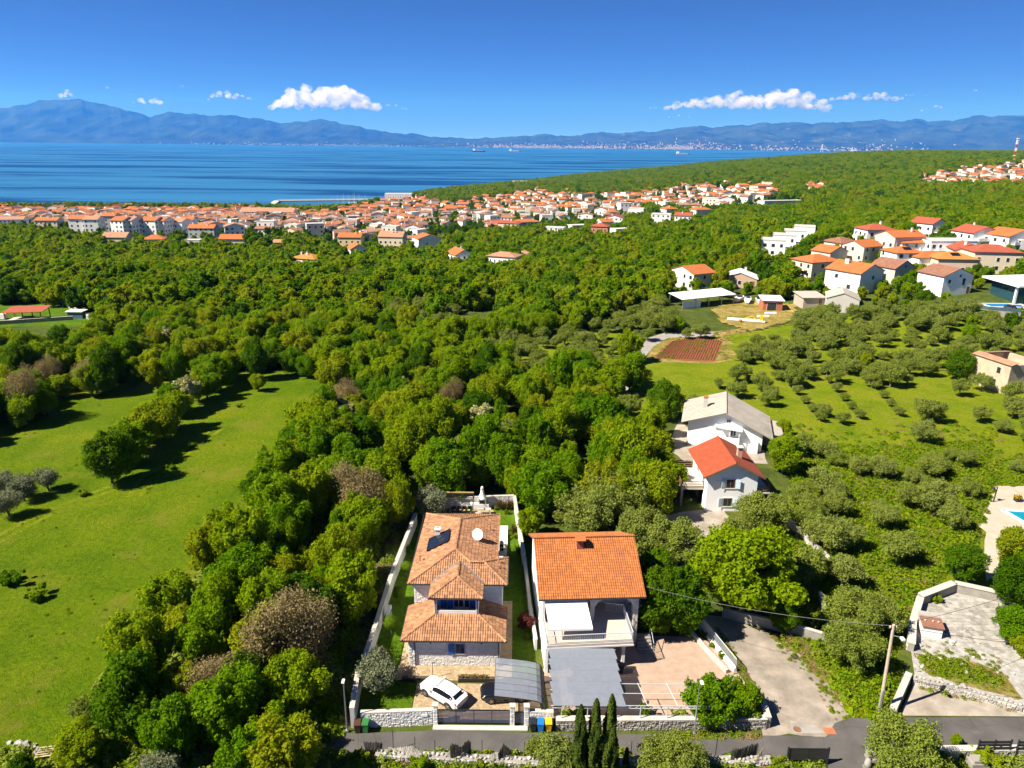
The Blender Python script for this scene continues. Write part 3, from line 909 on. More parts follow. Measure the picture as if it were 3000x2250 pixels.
    lg.box(-7.1, -6.85, 58.05, 58.2, 4.501, 5.85).box(-3.2, -2.95, 58.05, 58.2, 4.501, 5.85).box(-6.849, -3.201, 58.05, 58.2, 5.72, 5.85).box(-6.9, -3.15, 58.2, 59.25, 3.9, 4.0).box(-6.9, -3.15, 59.25, 59.4, 3.9, 5.85)
    lg = lg.build('loggia', M['white'], V, True)
    MB().box(-6.84, -3.21, 58.1, 58.13, 4.505, 4.62).build('glass_rail', M['glass'], lg, True)
    lz = 6.02
    a, b = (-7.58, 57.72, lz), (-2.55, 57.72, lz)
    pk = (-5.06, 59.95, 6.98)
    yb = 60.1 + (6.98 - uz) / sl
    rb = (-5.06, yb, 6.98)
    bl, br = (-7.58, 60.15, lz), (-2.55, 60.15, lz)
    lp = [[a, b, pk], [a, pk, rb, bl], [b, br, rb, pk]]
    r3 = MB()
    for P in lp: r3.slab([(x, y, z + .06) for x, y, z in P], .12)
    r3 = r3.build('loggia_roof', M['deck'], V, True)
    lay_tiles(r3, [[(x, y, z + .06) for x, y, z in P] for P in lp], tA, .225, .36, 300)
    up6 = lambda p: (p[0], p[1], p[2] + .06)
    ridge_caps(r3, [(up6(a), up6(pk)), (up6(b), up6(pk)), (up6(pk), up6(rb))], M['capA'])
    # lead valley strips where the loggia roof meets the main roof
    for q0, q1 in ((bl, rb), (br, rb)):
        MB().bar(Vector(q0) + Vector((0, 0, .14)), Vector(q1) + Vector((0, 0, .14)), .16, .03).build('valley_strip', M['galv'], r3, True)
    gutter(V, [(-7.63, 60.1, lz - .02), (-7.63, 57.66, lz - .02), (-2.5, 57.66, lz - .02), (-2.5, 60.1, lz - .02)], M['anthra'], .055)
    for x in (-7.0, -3.05):
        gutter(V, [(x - .4 if x < -5 else x + .4, 57.7, lz - .05), (x, 57.98, lz - .35), (x, 57.98, 4.2)], M['anthra'], .045, 'downpipe')
    # openings
    wn = window(V, (-4.55, 55.86, 1.95), (1, 0, 0), .85, 1.05, (0, -1, 0), M['blue'], M['chalk'])
    shutter(V, (-5.03, 55.82, 1.95), (-1, 0, 0), .62, 1.1, (0, -1, 0), M['blue'], .12)
    window(V, (-4.9, 59.23, 4.8), (1, 0, 0), 1.0, 1.5, (0, -1, 0), M['frame'], None)
    window(V, (-4.1, 59.23, 4.8), (1, 0, 0), .5, 1.5, (0, -1, 0), M['frame'], None, bars=0)
    shutter(V, (-5.45, 59.2, 4.8), (-1, 0, 0), .6, 1.6, (0, -1, 0), M['blue'], .5)
    shutter(V, (-6.1, 59.2, 4.8), (-1, 0, 0), .5, 1.6, (0, -1, 0), M['blue'], .1)
    shutter(V, (-3.8, 59.2, 4.8), (1, 0, 0), .55, 1.6, (0, -1, 0), M['blue'], .3)
    for x in (-7.25, -2.55):
        lm = MB().box(x - .09, x + .09, 55.66, 55.87, 2.62, 2.8).build('wall_lamp', M['blackp'], V, True)
    MB().box(-1.35, -1.05, 55.83, 55.87, 2.62, 2.74).build('house_plate', M['blue'], V, True)
    for i, y in enumerate((67.0, 70.5)):
        window(V, (-9.36, y, 4.6), (0, -1, 0), 1.0, 1.3, (-1, 0, 0), M['frame'], M['chalk'])
    for y in (67.5, 71.0):
        window(V, (-1.69, y, 4.6), (0, 1, 0), 1.0, 1.3, (1, 0, 0), M['frame'], M['chalk'])
    window(V, (-1.69, 68.5, 1.4), (0, 1, 0), 2.2, 2.2, (1, 0, 0), M['anthra'], None)
    # chimney, solar collector, dish, vents
    ch = MB().box(-7.95, -7.45, 67.6, 68.05, 6.3, 7.55).build('chimney', M['white'], V, True)
    MB().box(-8.02, -7.38, 67.53, 68.12, 7.56, 7.7).build('chimney_cap', M['white'], ch, True)
    MB().box(-7.8, -7.6, 67.8, 67.95, 7.701, 7.72).build('flue', M['blackp'], ch, True)
    pts, n, h, up = roof_frame(leftp)
    def onroof(x, y, lift):
        d = (Vector(FL) - Vector((x, y, 0)))
        z = FL[2] - ((x - FL[0]) * n.x + (y - FL[1]) * n.y) / n.z
        return Vector((x, y, z)) + n * lift
    cp = [onroof(-8.5, 65.0, .22), onroof(-6.35, 65.75, .22), onroof(-6.35, 68.15, .22), onroof(-8.5, 67.35, .22)]
    sp = MB().slab(cp, .08).build('solar_panel', glass_pane('collector_glass', (0.012, 0.016, 0.026), 0.12), V, True)
    for i in range(4):
        MB().bar(cp[i] + n * .005, cp[(i + 1) % 4] + n * .005, .05, .09).build('panel_frame', M['anthra'], sp, True)
    for (x, y) in ((-9.1, 63.6),):
        p = onroof(x, y, 0)
        MB().tube(p, p + Vector((0, 0, .62)), .07, .07, 8).lathe([(.1, .6), (.1, .7), (.02, .74)], 8, c=tuple(p)).build('vent_pipe', M['capA'], V, True)
    for (x, y, z) in ((-2.25, 69.8, 6.4), (-1.15, 63.4, 6.35), (-1.05, 62.4, 6.3)):
        MB().tube((x, y, z - .3), (x, y, z + .4), .06, .06, 8).lathe([(.09, .38), (.09, .48), (.02, .52)], 8, c=(x, y, z)).build('vent_pipe', M['capA'], V, True)
    dish(V, (-3.35, 67.05, 6.72), .62)
    MB().tube((-2.55, 66.9, 6.55), (-2.55, 66.9, 8.3), .018, .018, 5).bar((-2.9, 66.9, 8.1), (-2.2, 66.9, 8.1), .02).build('antenna', M['galv'], V, True)
    return V
def dish(parent, p, r=.4, facing=(-.35, -.8, .35)):
    """satellite dish: bowl, mast, feed arm"""
    p = Vector(p)
    f = Vector(facing).normalized()
    q = f.to_track_quat('Z', 'Y').to_matrix().to_4x4()
    q.translation = p + Vector((0, 0, .75))
    mb = MB().lathe([(.02, 0), (r * .5, .03 * r / .4), (r * .85, .1 * r / .4), (r, .15 * r / .4), (r * .97, .16 * r / .4), (r * .8, .11 * r / .4), (r * .45, .045 * r / .4), (.01, .02)], 18)
    mb.v = [tuple(q @ Vector(v)) for v in mb.v]
    o = mb.build('satellite_dish', M['frame'], parent, True, smooth=True)
    MB().tube(p - Vector((0, 0, .3)), p + Vector((0, 0, .7)), .035, .035, 6).build('mast', M['galv'], o, True)
    tip = p + Vector((0, 0, .75)) + f * r * .9 + Vector((0, 0, -.1))
    MB().tube(p + Vector((0, 0, .5)), tip, .018, .018, 5).box(tip.x - .05, tip.x + .05, tip.y - .05, tip.y + .05, tip.z - .04, tip.z + .06).build('feed_arm', M['galv'], o, True)
    return o
villa()
# ------------------------------------------------------------------ the orange roofed house with balcony
def orange_house():
    rz = math.radians(3.6)
    H = thing('orange_roofed_house', 'white house with large bright orange tiled roof, front balcony and white awning', 'house', (3.1, 58.4, 0), rz)
    W, Dp = 9.2, 11.0                        # local: x along the front, y back; origin = left corner of the front wall
    M['hwhite'] = pm('bright_render', (0.722, 0.722, 0.714), 0.9, 0.03, 0.8, 0.1, 40)
    cream = pm('loggia_render', (0.62, 0.57, 0.50), 0.9, 0.06, 1.0, 0.1, 40)
    # storeys; the upper front right part is an open loggia behind an arch
    w = MB().box(0, W, 0.3, Dp, -.3, 2.7).box(0, W, 2.9, Dp, 2.7, 5.85).box(0, .25, 0.0, 2.9, 2.7, 5.85)
    w.add([(0, 0, 5.85), (0, Dp, 5.85), (0, Dp / 2, 8.65), (.25, 0, 5.85), (.25, Dp, 5.85), (.25, Dp / 2, 8.65)], [(0, 2, 1), (3, 4, 5), (0, 3, 5, 2), (1, 2, 5, 4)])
    w.add([(W, 0, 5.85), (W, Dp, 5.85), (W, Dp / 2, 8.65), (W - .25, 0, 5.85), (W - .25, Dp, 5.85), (W - .25, Dp / 2, 8.65)], [(0, 1, 2), (3, 5, 4), (0, 2, 5, 3), (1, 4, 5, 2)])
    w = w.build('wall', M['hwhite'], H)
    MB().box(.26, W - .5, 2.84, 2.89, 3.0, 5.84).build('loggia_back_wall', cream, H)
    # stone clad pier on the right, arch between pier and the middle
    pier = MB().box(W - .45, W + .02, -.05, .85, -.2, 5.84).build('stone_pier', M['chalk'], H)
    inv = None
    def LW(p): return MW[H] @ Vector(p)
    lay_stones(pier, LW((W - .46, -.05, 0)), MW[H].to_3x3() @ Vector((1, 0, 0)), .49, 5.7, (.16, .26), (.2, .3), M['ashlar'], n_single=120, seed=21, depth=(.012, .03))
    ux = MW[H].to_3x3() @ Vector((0, 1, 0))
    lay_stones(pier, LW((W + .03, -.05, 0)), ux, .9, 5.7, (.16, .26), (.25, .4), M['ashlar'], n_single=60, seed=22, depth=(.012, .03), out=MW[H].to_3x3() @ Vector((1, 0, 0)))
    ar = MB()
    xs = np.linspace(5.0, W - .45, 13)
    for a, b in zip(xs[:-1], xs[1:]):
        za, zb = [4.55 + 1.05 * math.sqrt(max(0, 1 - ((x - (5.0 + W - .45) / 2) / ((W - .45 - 5.0) / 2)) ** 2)) for x in (a, b)]
        ar.add([(a, -.02, za), (b, -.02, zb), (b, -.02, 5.84), (a, -.02, 5.84), (a, .3, za), (b, .3, zb), (b, .3, 5.84), (a, .3, 5.84)],
               [(0, 1, 2, 3), (5, 4, 7, 6), (4, 5, 1, 0), (3, 2, 6, 7), (0, 3, 7, 4), (1, 5, 6, 2)])
    ar.box(4.6, 5.0, -.02, .3, 3.0, 5.84)
    ar = ar.build('stone_arch', M['ashlar'], H)
    # balcony
    bs = MB().prism([(.1, -3.35), (8.15, -3.15), (8.15, 1.2), (W - .5, 1.4), (W - .5, 2.84), (.26, 2.84), (.1, .3)], 2.72, 2.98).build('balcony', pm('balcony_tiles', (0.499, 0.430, 0.370), 0.8, 0.1, 2.0, 0.1, 30), H)
    MB().prism([(.0, -3.37), (8.2, -3.2), (8.2, 1.15), (0, .3)], 2.55, 2.715).build('balcony_edge', M['hwhite'], bs)
    MB().box(0, .25, -3.35, .29, -.3, 2.55).build('side_wall', M['hwhite'], H)
    MB().box(7.2, 7.5, -2.9, -2.6, -.1, 2.55).build('balcony_column', M['hwhite'], H)
    MB().box(.25, 7.2, -.3, .29, -.1, 2.54).build('ground_floor_front', M['hwhite'], H)
    def railing(pts, name='railing'):
        g = MB()
        for a, b in zip(pts[:-1], pts[1:]):
            g.bar(Vector(a) + Vector((0, 0, .98)), Vector(b) + Vector((0, 0, .98)), .06, .05)
            g.bar(Vector(a) + Vector((0, 0, .12)), Vector(b) + Vector((0, 0, .12)), .04, .03)
        g = g.build(name, M['metalw'], H)
        bm = MB().box(-.012, .012, -.012, .012, .13, .97).mesh('baluster', M['metalw'])
        for a, b in zip(pts[:-1], pts[1:]):
            L = (Vector(b) - Vector(a)).length
            for i in range(int(L / .17) + 1):
                place(bm, 'baluster', g, Vector(a).lerp(Vector(b), i * .17 / L))
    railing([(.16, -.1, 2.98), (.16, -3.28, 2.98), (8.08, -3.08, 2.98), (8.08, 1.1, 2.98), (6.35, 1.5, 2.98)])
    # awning with a scalloped valance
    aw = MB().slab([(.15, -.05, 5.72), (4.1, -.05, 5.72), (4.35, -2.95, 4.45), (.35, -2.95, 4.45)], .03).build('awning', pm('awning_cloth', (0.84, 0.83, 0.80), 0.8, 0.03, 1.5, 0.05, 20), H)
    sc = MB()
    for i in range(20):
        x0, x1 = .35 + 4.0 * i / 20, .35 + 4.0 * (i + 1) / 20
        sc.add([(x0, -2.955, 4.45), (x1, -2.955, 4.45), (x1, -2.965, 4.27), ((x0 + x1) / 2, -2.97, 4.20), (x0, -2.965, 4.27)], [(0, 4, 3, 2, 1)])
    sc.build('valance', M['hwhite'], aw)
    for x in (.4, 4.2):
        MB().bar((x, -.05, 4.75), (x, -2.8, 4.38), .04).build('awning_arm', M['metalw'], aw)
    # roof: front and back slopes of separate tiles
    ez = 5.95
    fl, fr = (-.42, -.55, ez), (W + .55, -.55, ez)
    rl, rr_ = (-.42, Dp / 2, 8.95), (W + .55, Dp / 2, 8.95)
    bl, br = (-.42, Dp + .5, ez), (W + .55, Dp + .5, ez)
    rf = MB().slab([fl, fr, rr_, rl], .14).slab([rl, rr_, br, bl], .14).build('roof', M['deck'], H)
    wl = lambda P: [MW[H] @ Vector(p) for p in P]
    tB = tile_mesh('tile', .218, .32, M['tileB'], .045)
    lay_tiles(rf, [wl([fl, fr, rr_, rl]), wl([rl, rr_, br, bl])], tB, .218, .315, 300)
    ridge_caps(rf, [wl([rl, rr_])], M['capB'], .12, .36)
    gutter(H, wl([(-.42, -.62, ez - .06), (W + .55, -.62, ez - .06)]), M['anthra'], .06)
    c = MB().box(3.75, 4.4, 4.2, 4.8, 7.9, 9.35).build('chimney', pm('red_brick', (0.26, 0.085, 0.055), 0.9, 0.25, 8, 0.4, 30), H)
    MB().box(3.68, 4.47, 4.13, 4.87, 7.95, 8.25).build('flashing', M['galv'], c)
    MB().slab([(3.55, 3.95, 9.4), (4.6, 3.95, 9.4), (4.6, 4.5, 9.62), (3.55, 4.5, 9.62)], .06).slab([(3.55, 4.5, 9.62), (4.6, 4.5, 9.62), (4.6, 5.05, 9.4), (3.55, 5.05, 9.4)], .06).build('chimney_cap', M['tileB'], c)
    # loggia door, windows
    MB().box(5.05, 6.0, 2.80, 2.84, 3.0, 5.1).build('door', M['wood'], H)
    window(H, LW((2.2, 2.83, 4.2)), MW[H].to_3x3() @ Vector((1, 0, 0)), 1.6, 1.3, MW[H].to_3x3() @ Vector((0, -1, 0)))
    for y in (4.2, 7.5):
        window(H, LW((-.01, y, 4.4)), MW[H].to_3x3() @ Vector((0, -1, 0)), 1.0, 1.2, MW[H].to_3x3() @ Vector((-1, 0, 0)))
    dish(H, LW((W + .35, 1.2, 3.2)), .38, (.6, -.7, .3))
    # outside steps with handrail on the right
    for i in range(6):
        MB().box(W + .1, W + 1.5, .2 + .3 * i - 1.4, .5 + .3 * i - 1.4, -.1, .17 * (i + 1)).build('step', M['concrete'], H)
    hr = MB()
    hr.bar((W + 1.5, -1.2, 1.0), (W + 1.5, .6, 2.0), .04).bar((W + 1.5, -1.2, .05), (W + 1.5, -1.2, 1.0), .04).bar((W + 1.5, .6, 1.0), (W + 1.5, .6, 2.0), .04)
    hr.build('handrail', M['metalw'], H)
    return H
M['ashlar'] = pm('ashlar_cladding', (0.516, 0.490, 0.447), 0.9, 0.12, 2.0, 0.3, 20, island=0.16)
orange_house()

# ------------------------------------------------------------------ car ports
M['poly'] = sheer('polycarbonate', (0.27, 0.30, 0.36), 0.66)
def carport():
    T = thing('carport', 'curved translucent carport with dark frame beside the villa gate', 'carport', (1.0, 51.5, 0))
    y0, y1 = 49.25, 54.0
    prof = [(-1.2, 2.5), (.4, 2.46), (1.6, 2.40), (2.4, 2.30), (2.75, 2.12), (2.95, 1.8), (3.08, 1.35), (3.14, .9)]
    sk = lambda y, x: y - .1 * (x + 1.2)
    for i in range(6):                              # six bays of sheet
        a, b = y0 + (y1 - y0) * i / 6 + .006, y0 + (y1 - y0) * (i + 1) / 6 - .006
        m = MB()
        vs = [(x, sk(y, x), z + d) for y in (a, b) for x, z in prof for d in (0,)]
        n = len(prof)
        m.add(vs, [(k, k + 1, n + k + 1, n + k) for k in range(n - 1)])
        m.build('roof_sheet', M['poly'], T, True)
    for i in range(7):
        y = y0 + (y1 - y0) * i / 6
        m = MB()
        for (xa, za), (xb, zb) in zip(prof[:-1], prof[1:]):
            m.bar((xa, sk(y, xa), za - .03), (xb, sk(y, xb), zb - .03), .05, .06)
        m.build('rib', M['anthra'], T, True)
    for y in (y0, y1):
        m = MB()
        for a, b in (((3.12, sk(y, 3.1), 0), (3.12, sk(y, 3.1), 1.3)), ((2.75, sk(y, 2.75), 0), (2.75, sk(y, 2.75), 2.1))):
            m.bar(a, b, .09)
        for k in range(5):
            m.bar((2.75, sk(y, 2.75), .3 + .38 * k), (3.12, sk(y, 3.1), .3 + .38 * k if .3 + .38 * k < 1.3 else 1.3), .04)
        m.build('post', M['anthra'], T, True)
    MB().bar((-1.2, y0, 2.45), (-1.2, y1, 2.45), .06, .08).bar((2.75, sk(y0, 2.75), 2.05), (2.75, sk(y1, 2.75), 2.05), .06, .08).build('edge_beam', M['anthra'], T, True)
carport()
def pergola():
    T = thing('pergola', 'long white steel pergola with translucent sheet roof before the orange roofed house', 'pergola', (8, 51, 0))
    L = lambda x, y, z: (x, y + .01 * x, z)
    bx = [3.6, 5.5, 7.5, 9.6]
    for i in range(5):
        a, b = 48.3 + 6.9 * i / 5 + .004, 48.3 + 6.9 * (i + 1) / 5 - .004
        za, zb = 2.42 + .25 * i / 5, 2.42 + .25 * (i + 1) / 5
        MB().slab([(3.72, a, za), (9.72, a - .02, za), (9.55, b - .02, zb), (3.5, b, zb)], .012).build('roof_sheet', M['poly'], T, True)
    m = MB()
    for y in (48.35, 50.1, 51.6, 53.2, 55.0):
        z = 2.38 + (y - 48.3) * .036
        m.bar(L(3.5, y, z - .04), L(9.7, y, z - .04), .05, .05)
    m.build('purlin', M['metalw'], T, True)
    f = MB()
    for y, xe in ((48.35, 19.2), (49.75, 17.5), (50.9, 16.5)):
        f.bar(L(9.7, y, 2.36), L(xe, y, 2.3), .045, .045)
    f.bar(L(3.6, 48.35, 2.1), L(19.2, 48.35, 2.02), .04, .04)
    for k in range(26):
        f.bar(L(3.9 + k * .6, 48.35, 2.1), L(4.2 + k * .6, 48.35, 2.33), .025, .025)
    for x in (11.5, 14.0, 16.6):
        f.bar(L(x, 48.35, 2.34), L(x - .4, 51.0, 2.34), .05, .05)
    f.build('truss', M['metalw'], T, True)
    for x in (4.4, 6.55, 8.75, 10.95, 13.2, 15.6, 18.2):
        MB().bar(L(x, 48.35, 0), L(x, 48.35, 2.3), .07).build('post', M['metalw'], T, True)
    for x in (3.55, 9.55):
        MB().bar((x, 55.0, 0), (x, 55.0, 2.6), .07).build('post', M['metalw'], T, True)
pergola()

# ------------------------------------------------------------------ villa lot: walls, gate, paving, garden
def wall_run(name, pts, h, t, label, mat=M['whitestone'], cap=M['chalk'], stones=None, n_single=100, cat='wall', seed=3, capt=.06):
    """free-standing wall along a line with a coping; stones=(faces to clad)"""
    W = thing(name, label, cat, (pts[0][0], pts[0][1], 0))
    for i, (a, b) in enumerate(zip(pts[:-1], pts[1:])):
        a, b = Vector((*a, 0)), Vector((*b, 0))
        d = (b - a).normalized()
        hh = h[i] if isinstance(h, (list, tuple)) else h
        s = MB().bar(a + Vector((0, 0, hh / 2 - .15)), b + Vector((0, 0, hh / 2 - .15)), t, hh + .3).build('section', mat, W, True)
        if cap:
            L = (b - a).length
            n = max(1, round(L / 1.2))
            for k in range(n):
                MB().bar(a + d * (L * k / n + .004) + Vector((0, 0, hh + capt / 2 + .002)), a + d * (L * (k + 1) / n - .004) + Vector((0, 0, hh + capt / 2 + .002)), t + .08, capt).build('coping_stone', cap, s, True)
        if stones:
            sd = d.cross(Vector((0, 0, 1)))
            for sign in stones:
                lay_stones(s, (a if sign > 0 else b) + sd * sign * t / 2, d * sign, (b - a).length, hh - .02, (.11, .22), (.16, .4), mat, n_single=n_single, seed=seed + i, depth=(.02, .06), out=sd * sign)
    return W
wall_run('garden_wall', [(-12.3, 48.35), (-6.35, 48.72)], 1.5, .3, 'white rough stone wall left of the driveway gate', stones=(1,), n_single=300, seed=31)
wall_run('garden_wall', [(-12.95, 48.2), (-13.35, 52.6)], 2.0, .35, 'tall white end of the villa side wall beside the left street lamp', seed=33)
wall_run('garden_wall', [(-13.35, 52.65), (-13.1, 60), (-12.95, 69), (-12.1, 82.2)], 1.6, .35, 'long white side wall between the villa garden and the trees', seed=34)
wall_run('garden_wall', [(-9.6, 86.6), (.45, 87.6)], 1.5, .3, 'white back wall behind the dining pergola', stones=(1,), n_single=60, seed=35)
wall_run('garden_wall', [(.5, 87.5), (1.1, 79.0), (1.6, 73)], 1.5, .3, 'white wall of the back lawn on its right side', seed=36)
wall_run('garden_wall', [(1.65, 72.9), (2.1, 64), (2.55, 58.2)], 1.2, .25, 'low white wall between villa lawn and the orange roofed house', seed=37)
wall_run('garden_wall', [(1.75, 48.75), (3.75, 48.7)], 1.45, .35, 'short white stone wall behind the rubbish bins', stones=(1,), n_single=80, seed=38)
for x, y, lb in ((-6.12, 48.75, 'white stone gate pier at the left end of the sliding gate'), (.32, 48.72, 'white stone gate pier between the sliding gate and the small gate'), (1.5, 48.72, 'white stone gate pier between the small gate and the bins')):
    P = thing('gate_pier', lb, 'pillar', (x, y, 0), group='gate piers')
    sh = MB().box(x - .2, x + .2, y - .2, y + .2, -.2, 1.98).build('shaft', M['whitestone'], P, True)
    lay_stones(sh, (x - .2, y - .2, 0), (1, 0, 0), .4, 1.95, (.14, .26), (.16, .4), M['whitestone'], n_single=40, seed=int(x * 7 + 99), depth=(.015, .04))
    MB().box(x - .25, x + .25, y - .25, y + .25, 1.981, 2.06).build('cap', M['chalk'], P, True)
def slat_gate(name, x0, x1, y, h, panels, label):
    T = thing(name, label, 'gate', ((x0 + x1) / 2, y, 0))
    fr = MB().bar((x0, y, .14), (x1, y, .14), .06, .08).bar((x0, y, h), (x1, y, h), .06, .06)
    for i in range(panels + 1):
        x = x0 + (x1 - x0) * i / panels
        fr.bar((x, y, .18), (x, y, h - .03), .05, .05)
    fr.build('frame', M['anthra'], T, True)
    n = 10
    for i in range(panels):
        a, b = x0 + (x1 - x0) * i / panels + .026, x0 + (x1 - x0) * (i + 1) / panels - .026
        for k in range(n):
            z = .24 + (h - .32) * k / (n - 1)
            MB().box(a, b, y - .015, y + .015, z - .042, z + .042).build('slat', M['gslat'], T, True)
    return T
M['gslat'] = pm('gate_slat', (0.075, 0.085, 0.14), 0.45, 0.08, 3, 0, metal=0.3)
slat_gate('sliding_gate', -5.9, .1, 48.72, 1.5, 4, 'long dark grey slatted sliding gate across the driveway')
slat_gate('garden_gate', .55, 1.27, 48.72, 1.35, 1, 'small dark slatted pedestrian gate beside the bins')
MB().box(-6.3, 1.6, 48.02, 48.52, -.1, .10).build('threshold', M['pavelt'] if 'pavelt' in M else M['chalk'], kind='structure', label='pale kerb under the gate')
MB().box(-7.3, -6.75, 48.44, 48.5, 1.0, 1.22).build('letterbox', M['frame'], label='white letterbox on the garden wall left of the gate', cat='letterbox')
# paving of separate setts
M['sett'] = pm('sandstone_setts', (0.378, 0.280, 0.172), 0.9, 0.12, 1.0, 0.3, 25, island=0.20)
def setts():
    regs = [(-8.3, 2.75, 48.95, 53.5), (-10.3, -.4, 53.9, 55.85), (-10.2, -9.4, 55.85, 59.5), (-.82, .28, 53.9, 66.0)]
    base = MB()
    for i, (a, b, c, d) in enumerate(regs):
        base.box(a, b, c, d, -.1, .036 + .0015 * i)
    D = base.build('driveway', M['sett'], kind='structure', label='sandstone sett paving of the villa driveway')
    rr = random.Random(9)
    sp = []
    for (a, b, c, d) in regs:
        y = c
        row = 0
        while y < d - .1:
            hh = .2
            x = a - (row % 2) * .12
            while x < b - .05:
                ww = rr.choice((.2, .28, .36))
                xa, xb = max(x, a), min(x + ww, b)
                if xb - xa > .08: sp.append((xa + .008, xb - .008, y + .008, min(y + hh, d) - .008))
                x += ww
            y += hh
            row += 1
    sp.sort(key=lambda s: s[2])
    rest = MB()
    for k, (xa, xb, ya, yb) in enumerate(sp):
        z = .052 + rr.uniform(0, .008)
        m = rest if k >= 300 else MB()
        m.add([(xa, ya, .03), (xb, ya, .03), (xb, yb, .03), (xa, yb, .03), (xa + .01, ya + .01, z), (xb - .01, ya + .01, z), (xb - .01, yb - .01, z), (xa + .01, yb - .01, z)],
              [(4, 5, 6, 7), (0, 1, 5, 4), (1, 2, 6, 5), (2, 3, 7, 6), (3, 0, 4, 7)])
        if k < 300: m.build('sett', M['sett'], D)
    rest.build('sett_field', M['sett'], D, kind='stuff')
setts()
sheet('front_lawn', [(-12.75, 48.6), (-8.4, 48.95), (-8.4, 53.4), (-10.35, 53.8), (-10.35, 60), (-9.45, 60.2), (-9.45, 86), (-11.9, 84), (-12.9, 66), (-13.1, 53)], M['lawn'], 0.035, 'narrow lawn along the left side of the villa', px=False)
sheet('side_lawn', [(.32, 54.2), (2.6, 54.2), (2.4, 60), (1.9, 66), (1.4, 74), (.35, 86.5), (-2.3, 86.5), (-2.3, 83.5), (-1.65, 82), (-1.65, 66.1), (.32, 66.1)], M['lawn'], 0.033, 'lawn along the right side of the villa', px=False)
sheet('back_terrace', [(-9.4, 74), (-1.6, 74), (-1.6, 83.2), (-2.4, 86.4), (-9.4, 86.2)], M['sett'], 0.05, 'paved dining terrace behind the villa', px=False)
sheet('side_terrace', [(-1.65, 74.5), (-.4, 74.5), (-.3, 82), (-1.6, 82.1)], M['chalk'], 0.055, 'pale terrace strip beside the back lawn', px=False)
for x0, x1, lb in ((-9.7, -7.0, 'long dark planter box left of the white car'), (-4.6, -1.0, 'long dark planter box with grass behind the black car')):
    P = thing('planter_box', lb, 'planter', ((x0 + x1) / 2, 53.85, 0), group='planter boxes on the driveway')
    MB().box(x0, x1, 53.68, 54.05, .03, .38).build('trough', M['anthra'], P, True)
    MB().box(x0 + .04, x1 - .04, 53.72, 54.01, .36, .395).build('soil', M['mulch'], P, True)
    if x0 > -5:
        rn = np.random.default_rng(5)
        n = 600
        px_ = np.stack([rn.choice([-4.0, -3.2, -2.4], n) + rn.normal(0, .22, n), 53.86 + rn.uniform(-.12, .12, n), .4 + rn.uniform(0, .3, n)], 1) - np.array([(x0 + x1) / 2, 53.85, 0])
        PLANTER = (P, px_)

def bin_(name, loc, rz, mat, label, lid=None):
    T = thing(name, label, 'bin', loc, rz, 'wheelie bins at the roadside')
    b = MB()
    w0, w1, d0, d1 = .20, .27, .22, .33
    b.add([(-w0, -d0, .06), (w0, -d0, .06), (w0, d0, .06), (-w0, d0, .06), (-w1, -d1, .93), (w1, -d1, .93), (w1, d1, .93), (-w1, d1, .93)],
          [(3, 2, 1, 0), (4, 5, 6, 7), (0, 1, 5, 4), (1, 2, 6, 5), (2, 3, 7, 6), (3, 0, 4, 7)])
    b.build('body', mat, T)
    l = MB().add([(-.29, -.37, .93), (.29, -.37, .93), (.29, .36, .95), (-.29, .36, .95), (-.27, -.34, .985), (.27, -.34, .985), (.27, .33, 1.05), (-.27, .33, 1.05)],
                 [(3, 2, 1, 0), (4, 5, 6, 7), (0, 1, 5, 4), (1, 2, 6, 5), (2, 3, 7, 6), (3, 0, 4, 7)]).build('lid', lid or mat, T)
    MB().box(-.2, .2, .37, .41, .94, .98).box(-.2, -.16, .33, .4, .94, .98).box(.16, .2, .33, .4, .94, .98).build('handle', mat, T)
    MB().add([(-.16, -.262, .42), (.16, -.262, .42), (.16, -.283, .62), (-.16, -.283, .62)], [(0, 1, 2, 3)]).build('label_sticker', M['frame'], T)
    for x in (-.24, .24):
        MB().tube((x - .03, .27, .1), (x + .03, .27, .1), .1, .1, 12).build('wheel', M['blackp'], T)
_plast = lambda n, c: pm(n, c, 0.45, 0.06, 3, 0.03)
bin_('wheelie_bin', (-12.45, 47.75, .05), .1, _plast('bin_brown', (0.075, 0.035, 0.022)), 'brown wheelie bin below the left street lamp')
bin_('wheelie_bin', (-11.8, 47.8, .05), -.05, _plast('bin_green', (0.03, 0.16, 0.035)), 'green wheelie bin at the left end of the white wall')
bin_('wheelie_bin', (2.05, 48.1, .05), .05, _plast('bin_black', (0.018, 0.02, 0.03)), 'black wheelie bin left of the blue one')
bin_('wheelie_bin', (2.68, 48.05, .05), -.08, _plast('bin_blue', (0.01, 0.16, 0.55)), 'blue wheelie bin between the black and the yellow one')
bin_('wheelie_bin', (3.32, 48.1, .05), .03, _plast('bin_yellow', (0.72, 0.46, 0.01)), 'yellow wheelie bin at the right of the row')
bin_('wheelie_bin', (10.3, 55.1, .04), 1.3, _plast('bin_court', (0.02, 0.022, 0.03)), 'black wheelie bin under the balcony beside the pergola sheet')

